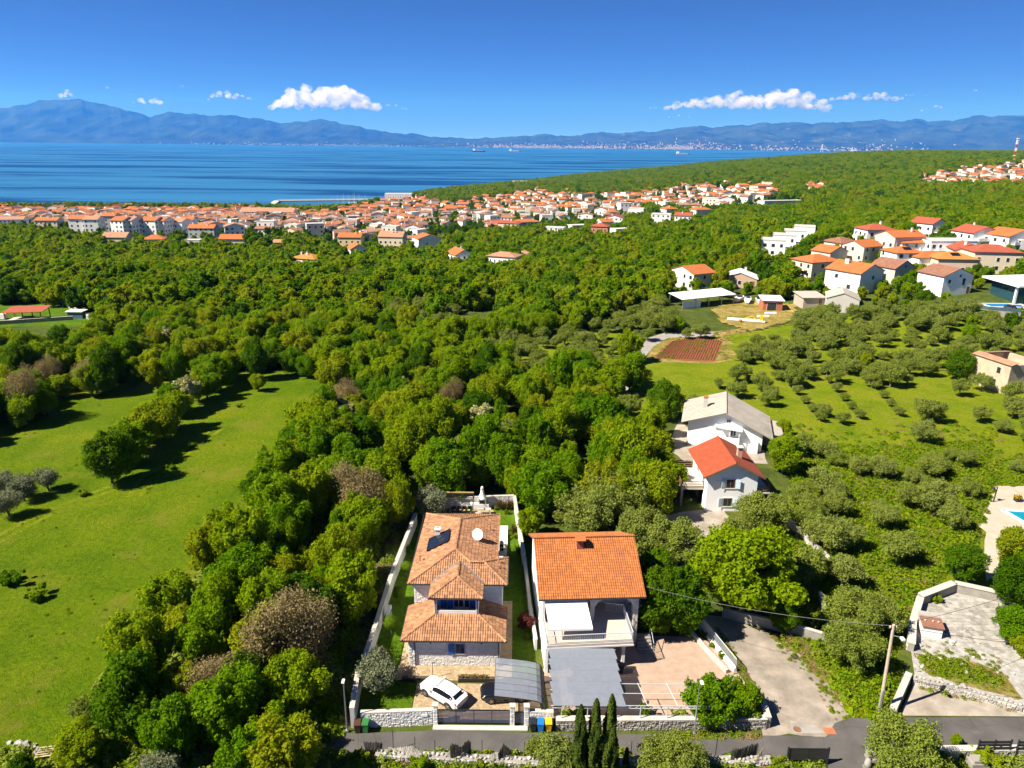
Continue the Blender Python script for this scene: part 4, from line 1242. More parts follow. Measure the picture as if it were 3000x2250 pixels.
def lamp_post(name, loc, h, label, arm=(0, -.5)):
    T = thing(name, label, 'street lamp', loc, 0, 'street lamps on the lane')
    MB().tube((0, 0, 0), (0, 0, h), .065, .04, 8).build('post', M['galv'], T)
    MB().box(-.12, .12, -.12, .12, 0, .25).build('base', M['galv'], T)
    MB().bar((0, 0, h), (arm[0], arm[1], h + .1), .05).build('arm', M['galv'], T)
    MB().add([(-.13 + arm[0], arm[1] - .3, h + .05), (.13 + arm[0], arm[1] - .3, h + .05), (.13 + arm[0], arm[1] + .1, h + .1), (-.13 + arm[0], arm[1] + .1, h + .1),
              (-.10 + arm[0], arm[1] - .27, h + .13), (.10 + arm[0], arm[1] - .27, h + .13), (.10 + arm[0], arm[1] + .08, h + .19), (-.10 + arm[0], arm[1] + .08, h + .19)],
             [(3, 2, 1, 0), (4, 5, 6, 7), (0, 1, 5, 4), (1, 2, 6, 5), (2, 3, 7, 6), (3, 0, 4, 7)]).build('lamp_head', M['frame'], T)
lamp_post('street_lamp', (-13.35, 47.75, 0), 5.2, 'thin galvanised street lamp at the left corner of the villa wall', (.05, -.1))
lamp_post('street_lamp', (15.4, 47.8, 0), 5.4, 'thin galvanised street lamp before the dry stone wall', (.1, -.1))
T = thing('driveway_lamp', 'slim dark path lamp behind the white car', 'lamp', (-6.95, 54.2, 0))
MB().tube((0, 0, 0), (0, 0, 1.7), .03, .03, 6).build('post', M['blackp'], T)
MB().bar((0, 0, 1.68), (.22, 0, 1.72), .05).build('lamp_head', M['blackp'], T)

# heat pump, dining pergola, barbecue, table and chairs behind the villa
T = thing('heat_pump', 'white heat pump unit on the lawn against the side wall', 'heat pump', (-12.3, 62.6, 0), 1.57)
MB().box(-.55, .55, -.2, .2, .1, 1.45).build('casing', M['frame'], T)
MB().lathe([(.36, 0), (.36, .02), (.3, .03)], 18, c=(0, 0, 0)).build('fan_grille', M['anthra'], T).rotation_euler = (math.pi / 2, 0, 0)
T.children[-1].location = (0, -.205, .95)
MB().box(-.55, -.45, -.2, .2, 0, .1).box(.45, .55, -.2, .2, 0, .1).build('foot', M['anthra'], T)
def dining():
    T = thing('dining_pergola', 'black metal pergola with slatted shade over the dining table behind the villa', 'pergola', (-6.9, 85.4, 0))
    x0, x1, y0, y1 = -8.9, -4.9, 83.9, 86.3
    for x in (x0, x1):
        for y in (y0, y1):
            MB().bar((x, y, 0), (x, y, 2.45), .09).build('post', M['blackp'], T, True)
    MB().bar((x0, y0, 2.5), (x1, y0, 2.5), .09, .1).bar((x0, y0, 2.5), (x0, y1, 2.5), .09, .1).bar((x1, y0, 2.5), (x1, y1, 2.5), .09, .1).build('beam', M['blackp'], T, True)
    MB().bar((x0, y1, 2.52), (x1, y1, 2.52), .12, .14).build('ridge_board', pm('pale_timber', (0.5, 0.33, 0.14), 0.8), T, True)
    for i in range(4):
        y = y0 + .35 + i * .5
        MB().bar((x0, y, 2.54), (x1, y, 2.54), .05, .08).build('slat', M['blackp'], T, True)
    tb = thing('dining_table', 'black outdoor dining table with dishes under the pergola', 'table', (-6.5, 84.6, 0))
    MB().box(-1.25, 1.25, -.5, .5, .70, .75).build('tabletop', M['blackp'], tb)
    for sx in (-1.1, 1.1):
        for sy in (-.4, .4):
            MB().bar((sx, sy, .05), (sx, sy, .70), .06).build('leg', M['blackp'], tb)
    for k, (x, y, c, lb) in enumerate(((-7.3, 84.6, (.35, .4, .2), 'greenish bowl'), (-6.6, 84.7, (.65, .42, .22), 'terracotta platter'), (-6.1, 84.5, (.6, .33, .12), 'orange platter'), (-5.5, 84.65, (.35, .6, .12), 'lime green bowl'))):
        tag(MB().lathe([(.06, 0), (.17, .05), (.19, .09), (.15, .06), (.02, .03)], 12).build('platter', pm('dish_%d' % k, c, .5), None, loc=(x, y, .755)), lb + ' on the dining table', 'dish', 'dishes on the dining table')
    def chair(x, y, rz, lb):
        c = thing('garden_chair', lb, 'chair', (x, y, 0), rz, 'round backed garden chairs')
        MB().lathe([(.27, 0), (.27, .05)], 14, c=(0, 0, .42)).build('seat', M['blackp'], c)
        b = MB()
        n = 12
        for i in range(n):
            a, a2 = math.pi * i / n, math.pi * (i + 1) / n
            b.add([(.29 * math.cos(t), .29 * math.sin(t), z) for z in (.45, .55 + .35 * 1) for t in (a, a2)] + [(.26 * math.cos(t), .26 * math.sin(t), z) for z in (.45, .9) for t in (a, a2)], [(0, 1, 3, 2), (5, 4, 6, 7), (2, 3, 7, 6), (0, 4, 5, 1)])
        b.build('backrest', M['blackp'], c)
        for i in range(4):
            a = math.pi / 4 + i * math.pi / 2
            MB().bar((.2 * math.cos(a), .2 * math.sin(a), 0.05), (.2 * math.cos(a), .2 * math.sin(a), .42), .03).build('leg', M['blackp'], c)
    for i, nm in enumerate(('leftmost', 'second', 'third', 'rightmost')):
        chair(-7.5 + i * .72, 85.35, 0, nm + ' round backed chair on the far side of the dining table')
    chair(-8.1, 84.6, 1.57, 'round backed chair at the left end of the dining table')
    B = thing('barbecue', 'white masonry barbecue with tall bell shaped chimney at the back wall', 'barbecue', (-3.8, 86.5, 0))
    MB().box(-1.6, .9, -.4, .4, 0, .9).build('counter', M['whitestone'], B)
    MB().box(-.5, .5, -.35, .4, .9, 1.6).build('hood', M['frame'], B)
    MB().box(-.36, .36, -.37, -.34, .95, 1.45).build('fire_opening', M['blackp'], B)
    cr = [(.62, 1.6), (.55, 1.75), (.36, 2.1), (.25, 2.4), (.2, 2.8), (.2, 3.1), (.17, 3.25), (.08, 3.33)]
    MB().lathe(cr, 16).build('chimney', M['frame'], B, smooth=True)
    MB().tube((0, -.22, 3.0), (0, -.1, 3.0), .1, .1, 10).build('smoke_hole', M['blackp'], B)
    S = thing('side_table', 'white wooden work table in front of the barbecue', 'table', (-3.5, 85.1, 0))
    MB().box(-.9, .9, -.3, .3, .74, .8).build('tabletop', M['chalk'], S)
    for sx in (-.8, .8):
        for sy in (-.25, .25):
            MB().bar((sx, sy, .05), (sx, sy, .74), .07).build('leg', M['frame'], S)
    MB().box(-.8, .8, -.03, .03, .25, .3).build('stretcher', M['frame'], S)
    g = thing('gas_grill', 'black gas grill on the terrace at the right side of the villa', 'grill', (-1.05, 76.0, .03), 1.57)
    MB().box(-.5, .5, -.25, .25, .3, .85).build('cabinet', M['blackp'], g)
    MB().tube((-.45, 0, .9), (.45, 0, .9), .24, .24, 12).build('hood', M['blackp'], g)
    MB().box(.5, .8, -.22, .22, .82, .86).box(-.8, -.5, -.22, .22, .82, .86).build('shelf', M['galv'], g)
    MB().bar((-.35, -.26, .98), (.35, -.26, .98), .03).build('handle', M['galv'], g)
    for i in range(2):
        l = thing('sun_lounger', 'white sun lounger on the pale terrace strip' + (' nearer the grill' if i == 0 else ' farther from the grill'), 'lounger', (-.65, 77.7 + i * 2.0, .055), 0.0, 'loungers on the pale terrace')
        MB().box(-.3, .3, -.9, .4, .28, .36).build('seat', M['frame'], l)
        MB().slab([(-.3, .4, .36), (.3, .4, .36), (.3, .95, .75), (-.3, .95, .75)], .07).build('backrest', M['frame'], l)
        for sx in (-.25, .25):
            for sy in (-.8, .3):
                MB().bar((sx, sy, 0), (sx, sy, .28), .05).build('leg', M['frame'], l)
dining()
# ------------------------------------------------------------------ cars
M['tyre'] = pm('tyre_rubber', (0.016, 0.016, 0.017), 0.85, 0.1, 6, 0.1)
M['rim'] = pm('alloy_rim', (0.45, 0.45, 0.46), 0.3, 0.1, 6, 0, metal=0.9)
M['cladding'] = pm('dark_cladding', (0.022, 0.022, 0.024), 0.7, 0.1, 5, 0.05)
M['carglass'] = glass_pane('car_glass', (0.008, 0.009, 0.012), 0.04)
def paint(name, c, metal=0.0):
    m = pm(name, c, 0.22, 0.02, 2, 0.0, metal=metal)
    m.node_tree.nodes['Principled BSDF'].inputs['Coat Weight'].default_value = 0.8
    m.node_tree.nodes['Principled BSDF'].inputs['Coat Roughness'].default_value = 0.04
    return m
M['redlamp'] = pm('tail_lamp', (0.35, 0.008, 0.012), 0.2, 0.1, 5, 0)
M['clearlamp'] = pm('head_lamp', (0.55, 0.58, 0.62), 0.15, 0.1, 5, 0)
def car_meshes():
    # stations along the car: x (front +), half width, z sill, z belt, z roof (None where no cabin), half width at roof
    S = [(2.24, .52, .36, .62, .64, .48), (2.18, .74, .28, .74, .78, .66), (1.98, .86, .24, .84, .90, .74), (1.6, .91, .22, .92, .98, .78), (1.15, .92, .22, .97, 1.04, .76), (.95, .92, .22, .98, 1.10, .74),
         (.55, .92, .22, .99, 1.34, .66), (.2, .92, .22, 1.0, 1.47, .61), (-.3, .92, .22, 1.01, 1.53, .60), (-.9, .92, .22, 1.03, 1.51, .59), (-1.3, .92, .22, 1.05, 1.44, .58),
         (-1.65, .915, .24, 1.06, 1.27, .60), (-1.95, .90, .26, 1.05, 1.10, .64), (-2.12, .86, .30, 1.0, 1.02, .66), (-2.22, .74, .40, .90, .92, .60)]
    rings = []
    for x, hw, zs, zb, zr, hr in S:
        zm = (zs + zb) / 2
        half = [(0, zs - .02), (hw * .82, zs - .02), (hw * .96, zs + .06), (hw, zm), (hw * .985, zb - .05), (hw * .93, zb), (hr + (hw * .93 - hr) * .12, zb + (zr - zb) * .85), (hr * .86, zr), (hr * .4, zr + .025), (0, zr + .03)]
        ring = [(x, y, z) for y, z in half] + [(x, -y, z) for y, z in half[-2:0:-1]]
        rings.append(ring)
    n = len(rings[0])
    b = MB()
    b.add([p for r in rings for p in r], [(i * n + k, i * n + (k + 1) % n, (i + 1) * n + (k + 1) % n, (i + 1) * n + k) for i in range(len(S) - 1) for k in range(n)])
    b.f += [tuple(range(n)), tuple(range((len(S) - 1) * n, len(S) * n))[::-1]]
    b.m += [0, 0]
    def patch(i0, i1, k0, k1, inset=(.06, .06), off=.012):
        """panel laid on the body between stations i0..i1 and ring points k0..k1"""
        m = MB()
        A = [Vector(rings[i0][k0]), Vector(rings[i1][k0]), Vector(rings[i1][k1]), Vector(rings[i0][k1])]
        rows = []
        for i in range(i0, i1 + 1):
            a, c = Vector(rings[i][k0]), Vector(rings[i][k1])
            rows.append((a.lerp(c, inset[0]), a.lerp(c, 1 - inset[1])))
        cen = Vector((0, 0, .7))
        vs = []
        for a, c in rows:
            for p in (a, c):
                d = Vector((0, p.y, p.z - .7)).normalized()
                vs.append(p + d * off)
        return m.add(vs, [(2 * j, 2 * j + 2, 2 * j + 3, 2 * j + 1) for j in range(len(rows) - 1)])
    # windscreen and rear screen span the roof ring points
    def screen(i0, i1, k=6, off=.014, ins=.9):
        a, c = rings[i0], rings[i1]
        m = MB()
        P = []
        nx = Vector((1 if i0 < 7 else -1, 0, 1.1)).normalized() * off
        for r, u in ((a, .0), (c, 0)):
            P.append([Vector(r[j]) for j in (6, 7, 8, 9)] + [Vector(r[n - j]) for j in (8, 7, 6)])
        lo, hi = P
        L = [p.lerp(q, .06) for p, q in zip(lo, hi)]
        Hh = [p.lerp(q, .94) for p, q in zip(lo, hi)]
        vs = [Vector((p.x, p.y * ins, p.z)) + nx for p in L] + [Vector((p.x, p.y * ins, p.z)) + nx for p in Hh]
        return m.add(vs, [(i, i + 1, 8 + i, 7 + i) for i in range(6)])
    out = {'body': b, 'windscreen': screen(5, 7), 'rear_window': screen(11, 10) if False else screen(12, 10)}
    out['side_windows'] = []
    for s in (0, 1):
        for i0, i1 in ((6, 8), (8, 10), (10, 11)):
            k0, k1 = (5, 6) if s == 0 else (n - 5, n - 6)
            out['side_windows'].append(patch(i0, i1, k0, k1, (.1, .02)))
    return out
_CM = car_meshes()
def wheel(parent, x, y, r=.35):
    s = 1 if y > 0 else -1
    m = MB().lathe([(r * .62, -.10), (r * .93, -.11), (r, -.08), (r, .08), (r * .93, .11), (r * .62, .10)], 22)
    m.v = [(v[0], v[2], v[1]) for v in m.v]
    ty = m.build('wheel', M['tyre'], parent, smooth=True, loc=(x, y, r))
    rm = MB().lathe([(r * .64, -.02), (r * .64, .0)], 20)
    for i in range(5):
        a = i * 2 * math.pi / 5
        c0, c1 = Vector((math.cos(a) * .05, math.sin(a) * .05, .03)), Vector((math.cos(a) * r * .62, math.sin(a) * r * .62, .02))
        rm.bar(c0, c1, .07, .03)
    rm.lathe([(.07, .0), (.07, .05), (.03, .06)], 10)
    rm.v = [(v[0], s * (v[2] + .075), v[1]) for v in rm.v]
    rm.build('rim', M['rim'], ty)
    a = MB()
    nn = 10
    for i in range(nn):
        t0, t1 = math.pi * (i / nn * 1.1 - .05), math.pi * ((i + 1) / nn * 1.1 - .05)
        pts = [(math.cos(t) * q, s * d, math.sin(t) * q) for d in (.03, .105) for t in (t0, t1) for q in (r * 1.04, r * 1.24)]
        a.add(pts, [(0, 1, 3, 2), (4, 6, 7, 5), (1, 5, 7, 3), (0, 2, 6, 4)])
    a.build('wheel_arch', M['cladding'], parent, loc=(x, y - s * .015, r))
def car(name, label, loc, rz, body_mat, scale=1.0):
    C = thing(name, label, 'car', loc, rz, None, scale)
    bo = _CM['body'].mesh('body', body_mat, True)
    o = place(bo, 'body', C)
    sd = o.modifiers.new('round', 'SUBSURF')
    sd.levels = sd.render_levels = 1
    for nm in ('windscreen', 'rear_window'):
        place(_CM[nm].mesh(nm, M['carglass']), nm, C)
    for m in _CM['side_windows']:
        place(m.mesh('side_window', M['carglass']), 'side_window', C)
    for x in (1.36, -1.30):
        for y in (.83, -.83):
            wheel(C, x, y)
    MB().box(-1.0, 1.05, -.93, .93, .2, .34).build('sill', M['cladding'], C)
    MB().box(-2.2, -2.02, -.72, .72, .3, .5).build('rear_bumper', M['cladding'], C)
    MB().box(2.0, 2.235, -.5, .5, .34, .56).build('grille', M['cladding'], C)
    for y in (.62, -.62):
        MB().add([(-2.19, y - .24, .86), (-2.17, y + .24, .86), (-2.12, y + .24, .98), (-2.15, y - .24, .98), (-1.95, y - .2, .9), (-1.9, y + .24, .9), (-1.9, y + .24, 1.0), (-1.95, y - .2, 1.0)],
                 [(0, 3, 2, 1), (0, 1, 5, 4), (3, 7, 6, 2), (1, 2, 6, 5), (0, 4, 7, 3)]).build('tail_light', M['redlamp'], C)
        MB().add([(2.2, y * 1.0 - .16, .68), (2.1, y * 1.0 + .18, .68), (2.02, y + .18, .80), (2.14, y - .16, .80), (1.9, y - .1, .7), (1.9, y + .2, .7), (1.88, y + .2, .82), (1.9, y - .1, .82)],
                 [(0, 1, 2, 3), (0, 4, 5, 1), (3, 2, 6, 7), (1, 5, 6, 2), (0, 3, 7, 4)]).build('headlight', M['clearlamp'], C)
        sg = 1 if y > 0 else -1
        MB().box(.62, .82, *sorted((sg * .93, sg * 1.1)), 1.0, 1.13).build('mirror', body_mat, C)
    MB().box(-2.235, -2.2, -.26, .26, .62, .73).build('number_plate', M['frame'], C)
    MB().add([(-1.28, -.52, 1.475), (-1.28, .52, 1.475), (-1.62, .52, 1.36), (-1.62, -.52, 1.36), (-1.28, -.52, 1.45), (-1.28, .52, 1.45), (-1.62, .52, 1.335), (-1.62, -.52, 1.335)], [(0, 1, 2, 3), (7, 6, 5, 4), (3, 2, 6, 7), (0, 3, 7, 4), (2, 1, 5, 6)]).build('roof_spoiler', body_mat, C)
    for y in (.55, -.55):
        MB().bar((.2, y, 1.54), (-1.1, y, 1.56), .03, .03).build('roof_rail', M['cladding'], C)
    return C
car('white_car', 'white crossover car parked slantwise on the driveway behind the gate', (-5.75, 51.75, .055), math.radians(143.5), paint('paint_white', (0.80, 0.80, 0.80)))
car('black_car', 'black car parked half under the curved carport', (-.25, 51.95, .055), math.radians(186), paint('paint_black', (0.012, 0.012, 0.018), .3))
car('grey_car', 'dark grey car parked under the translucent pergola roof', (7.4, 52.9, .04), math.radians(184), paint('paint_grey', (0.10, 0.105, 0.115), .6))
# ------------------------------------------------------------------ other houses
M['wallc'] = objcolor('render_coloured')
M['roofT'] = leaf and None
def roof_town():
    m, t, p, _ = _new('clay_roof_far')
    o = _n(t, 'ShaderNodeObjectInfo').outputs['Random']
    co = _n(t, 'ShaderNodeTexCoord').outputs['Object']
    c = _ramp(t, o, [(0.0, (0.18, 0.115, 0.09)), (0.25, (0.27, 0.15, 0.105)), (0.5, (0.32, 0.145, 0.085)), (0.8, (0.36, 0.135, 0.06)), (1.0, (0.35, 0.21, 0.15))])
    k = _ramp(t, _noise(t, co, 0.9, 6, 0.75), [(0.3, (0.72, 0.72, 0.72)), (0.65, (1.08, 1.08, 1.08))])
    t.links.new(_mixc(t, 1.0, c, k, 'MULTIPLY'), p.inputs['Base Color'])
    p.inputs['Roughness'].default_value = 0.9
    p.inputs['Specular IOR Level'].default_value = 0.2
    b = _n(t, 'ShaderNodeBump')
    b.inputs['Strength'].default_value = 0.5
    b.inputs['Distance'].default_value = 0.06
    t.links.new(_noise(t, co, 4.0, 3), b.inputs['Height'])
    t.links.new(b.outputs[0], p.inputs['Normal'])
    return m
M['roofT'] = roof_town()
M['roofO'] = pm('clay_roof_orange', (0.378, 0.118, 0.032), 0.85, 0.14, 0.8, 0.4, 5, bdist=.05)
M['roofR'] = pm('clay_roof_red', (0.302, 0.071, 0.035), 0.85, 0.12, 0.8, 0.4, 5, bdist=.05)
M['roofBr'] = pm('clay_roof_brown', (0.227, 0.105, 0.067), 0.9, 0.2, 0.8, 0.4, 5, bdist=.05)
M['roofP'] = pm('clay_roof_pale', (0.353, 0.185, 0.109), 0.9, 0.2, 0.8, 0.4, 5, bdist=.05)
M['roofY'] = pm('clay_roof_amber', (0.386, 0.168, 0.038), 0.85, 0.14, 0.8, 0.4, 5, bdist=.05)
M['roofG'] = pm('grey_sheet_roof', (0.40, 0.36, 0.31), 0.85, 0.14, 0.6, 0.2, 5, stain=(.30, .27, .23))
M['roofW'] = pm('white_sheet_roof', (0.80, 0.80, 0.79), 0.6, 0.05, 0.6, 0.1, 5)
M['roofF'] = pm('flat_roof_gravel', (0.50, 0.48, 0.45), 0.9, 0.12, 0.6, 0.1, 5)
M['brickw'] = pm('hollow_brick', (0.42, 0.13, 0.06), 0.9, 0.2, 3, 0.3, 12)
M['bluedoor'] = pm('pale_blue_door', (0.40, 0.52, 0.62), 0.6, 0.08, 3, 0.05)
M['stone'] = pm('field_stone', (0.302, 0.281, 0.252), 0.95, 0.2, 1.5, 0.5, 12, island=0.28)
M['stonew'] = pm('pale_field_stone', (0.395, 0.374, 0.344), 0.95, 0.18, 1.5, 0.5, 12, island=0.28)

def body_mesh(w, d, h, roof, rise, ridge):
    """walls incl. gables, centred on the footprint, local z=0 at the ground"""
    x, y = w / 2, d / 2
    m = MB().box(-x, x, -y, y, -1.2, h)
    if roof == 'gable':
        if ridge == 'x':
            for s in (-x, x):
                m.add([(s, -y, h), (s, y, h), (s, 0, h + rise)], [(0, 1, 2) if s > 0 else (0, 2, 1)])
        else:
            for s in (-y, y):
                m.add([(-x, s, h), (x, s, h), (0, s, h + rise)], [(0, 2, 1) if s > 0 else (0, 1, 2)])
    return m
def roof_mesh(w, d, h, roof, rise, ridge, ov=.45, t=.16):
    x, y = w / 2 + ov, d / 2 + ov
    k = rise / (d / 2 if ridge == 'x' else w / 2)
    e = h - ov * k + .03
    m = MB()
    if roof == 'gable':
        r = h + rise + .03
        if ridge == 'x':
            x = w / 2 + ov * .6
            m.slab([(-x, -y, e), (x, -y, e), (x, 0, r), (-x, 0, r)], t).slab([(-x, 0, r), (x, 0, r), (x, y, e), (-x, y, e)], t)
        else:
            y = d / 2 + ov * .6
            m.slab([(-x, -y, e), (0, -y, r), (0, y, r), (-x, y, e)], t).slab([(0, -y, r), (x, -y, e), (x, y, e), (0, y, r)], t)
    elif roof == 'hip':
        k = rise / min(x, y)
        r = h + rise
        if x >= y:
            a, b = (-x + y, 0, r), (x - y, 0, r)
            m.slab([(-x, -y, h), (x, -y, h), b, a], t).slab([(x, y, h), (-x, y, h), a, b], t).slab([(x, -y, h), (x, y, h), b], t).slab([(-x, y, h), (-x, -y, h), a], t)
        else:
            a, b = (0, -y + x, r), (0, y - x, r)
            m.slab([(-x, -y, h), (x, -y, h), a], t).slab([(x, y, h), (-x, y, h), b], t).slab([(x, -y, h), (x, y, h), b, a], t).slab([(-x, y, h), (-x, -y, h), a, b], t)
    elif roof == 'flat':
        m.box(-w / 2 - .1, w / 2 + .1, -d / 2 - .1, d / 2 + .1, h + .002, h + .12)
        m.box(-w / 2 - .1, w / 2 + .1, -d / 2 - .1, -d / 2 + .1, h + .121, h + .4).box(-w / 2 - .1, w / 2 + .1, d / 2 - .1, d / 2 + .1, h + .121, h + .4)
        m.box(-w / 2 - .1, -w / 2 + .1, -d / 2 + .101, d / 2 - .101, h + .121, h + .4).box(w / 2 - .1, w / 2 + .1, -d / 2 + .101, d / 2 - .101, h + .121, h + .4)
    elif roof == 'mono':
        m.slab([(-x, -y, h), (x, -y, h), (x, y, h + rise), (-x, y, h + rise)], t)
    return m
def win_spots(w, d, h, rr, dens=2.9, sides='flr'):
    """(face, along, z, width, height)"""
    out = []
    for f in sides:
        L = w if f in 'fb' else d
        n = max(1, int(L / dens))
        for fl in range(max(1, int((h + .4) / 2.7))):
            for i in range(n):
                if rr.random() < .18: continue
                out.append((f, -L / 2 + L * (i + .5) / n, 1.45 + 2.75 * fl, rr.choice((.9, 1.0, 1.2)), 1.25))
    return out
def face_pt(f, a, z, w, d, out):
    return {'f': (a, -d / 2 - out, z), 'b': (-a, d / 2 + out, z), 'l': (-w / 2 - out, -a, z), 'r': (w / 2 + out, a, z)}[f]
def face_box(m, f, a, z, ww, hh, w, d, o0, o1, mi=0):
    if f in 'fb':
        s = -1 if f == 'f' else 1
        y0, y1 = sorted((s * (d / 2 + o0), s * (d / 2 + o1)))
        aa = a if f == 'f' else -a
        m.box(aa - ww / 2, aa + ww / 2, y0, y1, z - hh / 2, z + hh / 2, mi)
    else:
        s = -1 if f == 'l' else 1
        x0, x1 = sorted((s * (w / 2 + o0), s * (w / 2 + o1)))
        aa = -a if f == 'l' else a
        m.box(x0, x1, aa - ww / 2, aa + ww / 2, z - hh / 2, z + hh / 2, mi)
KEEP_OUT, FRONT = [], []
def house(name, label, base, rz, w, d, h, roof='gable', rise=1.8, ridge='x', wall=(.8, .8, .78), roofm='roofO', chim=1, dens=2.9, sides='flr', seed=0, balcony=None, group=None, keep=1.0, wins=None, door=True, cat='house', ov=.45, solar=False):
    rr = random.Random(seed or label)
    H = thing(name, label, cat, base, rz, group)
    o = body_mesh(w, d, h, roof, rise, ridge).build('wall', M['wallc'], H)
    o.color = (*wall, 1)
    rf = roof_mesh(w, d, h, roof, rise, ridge, ov).build('roof', M[roofm], H)
    top = h + (rise * .62 if roof != 'flat' else 0)
    for k in range(chim):
        cx, cy = (rr.uniform(-.3, .3) * w, rr.choice((-.14, .14)) * d) if ridge == 'x' else (rr.choice((-.14, .14)) * w, rr.uniform(-.3, .3) * d)
        c = MB().box(cx - .3, cx + .3, cy - .3, cy + .3, h + .1, top + 1.5).build('chimney', M['frame'], rf)
        MB().box(cx - .4, cx + .4, cy - .4, cy + .4, top + 1.501, top + 1.62).build('chimney_cap', M['chalk'], rf)
    if solar:
        k = rise / (d / 2)
        MB().slab([(-1.5, -d * .32, h + .4 + (d * .18) * k), (1.2, -d * .32, h + .4 + (d * .18) * k), (1.2, -d * .15, h + .35 + d * .35 * k), (-1.5, -d * .15, h + .35 + d * .35 * k)], .08).build('solar_panel', M['carglass'], rf)
    for (f, a, z, ww, hh) in (win_spots(w, d, h, rr, dens, sides) if wins is None else wins):
        m = MB()
        face_box(m, f, a, z, ww + .16, hh + .16, w, d, -.05, .04)
        win = m.build('window', M['frame'], H)
        m = MB()
        face_box(m, f, a, z, ww, hh, w, d, -.03, .06)
        m.build('pane', M['glass'], win)
    if door:
        m = MB()
        face_box(m, 'f', w * .5 - 1.2, 1.05, 1.0, 2.1, w, d, -.05, .06)
        m.build('door', M['wood'], H)
    if balcony:
        for (f, a, z, L, dp) in balcony:
            m = MB()
            face_box(m, f, a, z, L, .18, w, d, .001, dp)
            b = m.build('balcony', M['wallc'], H)
            b.color = (*wall, 1)
            m = MB()
            face_box(m, f, a, z + .55, L, .9, w, d, dp - .08, dp)
            r = m.build('balustrade', M['wallc'], b)
            r.color = (*_mul(wall, .97), 1)
    KEEP_OUT.append((base[0], base[1], max(w, d) * .5 * keep + 2.0))
    if base[1] < 760: FRONT.append((base[0], base[1], max(w, d)))
    return H
def at(px, py):
    return tuple(GT(px, py))

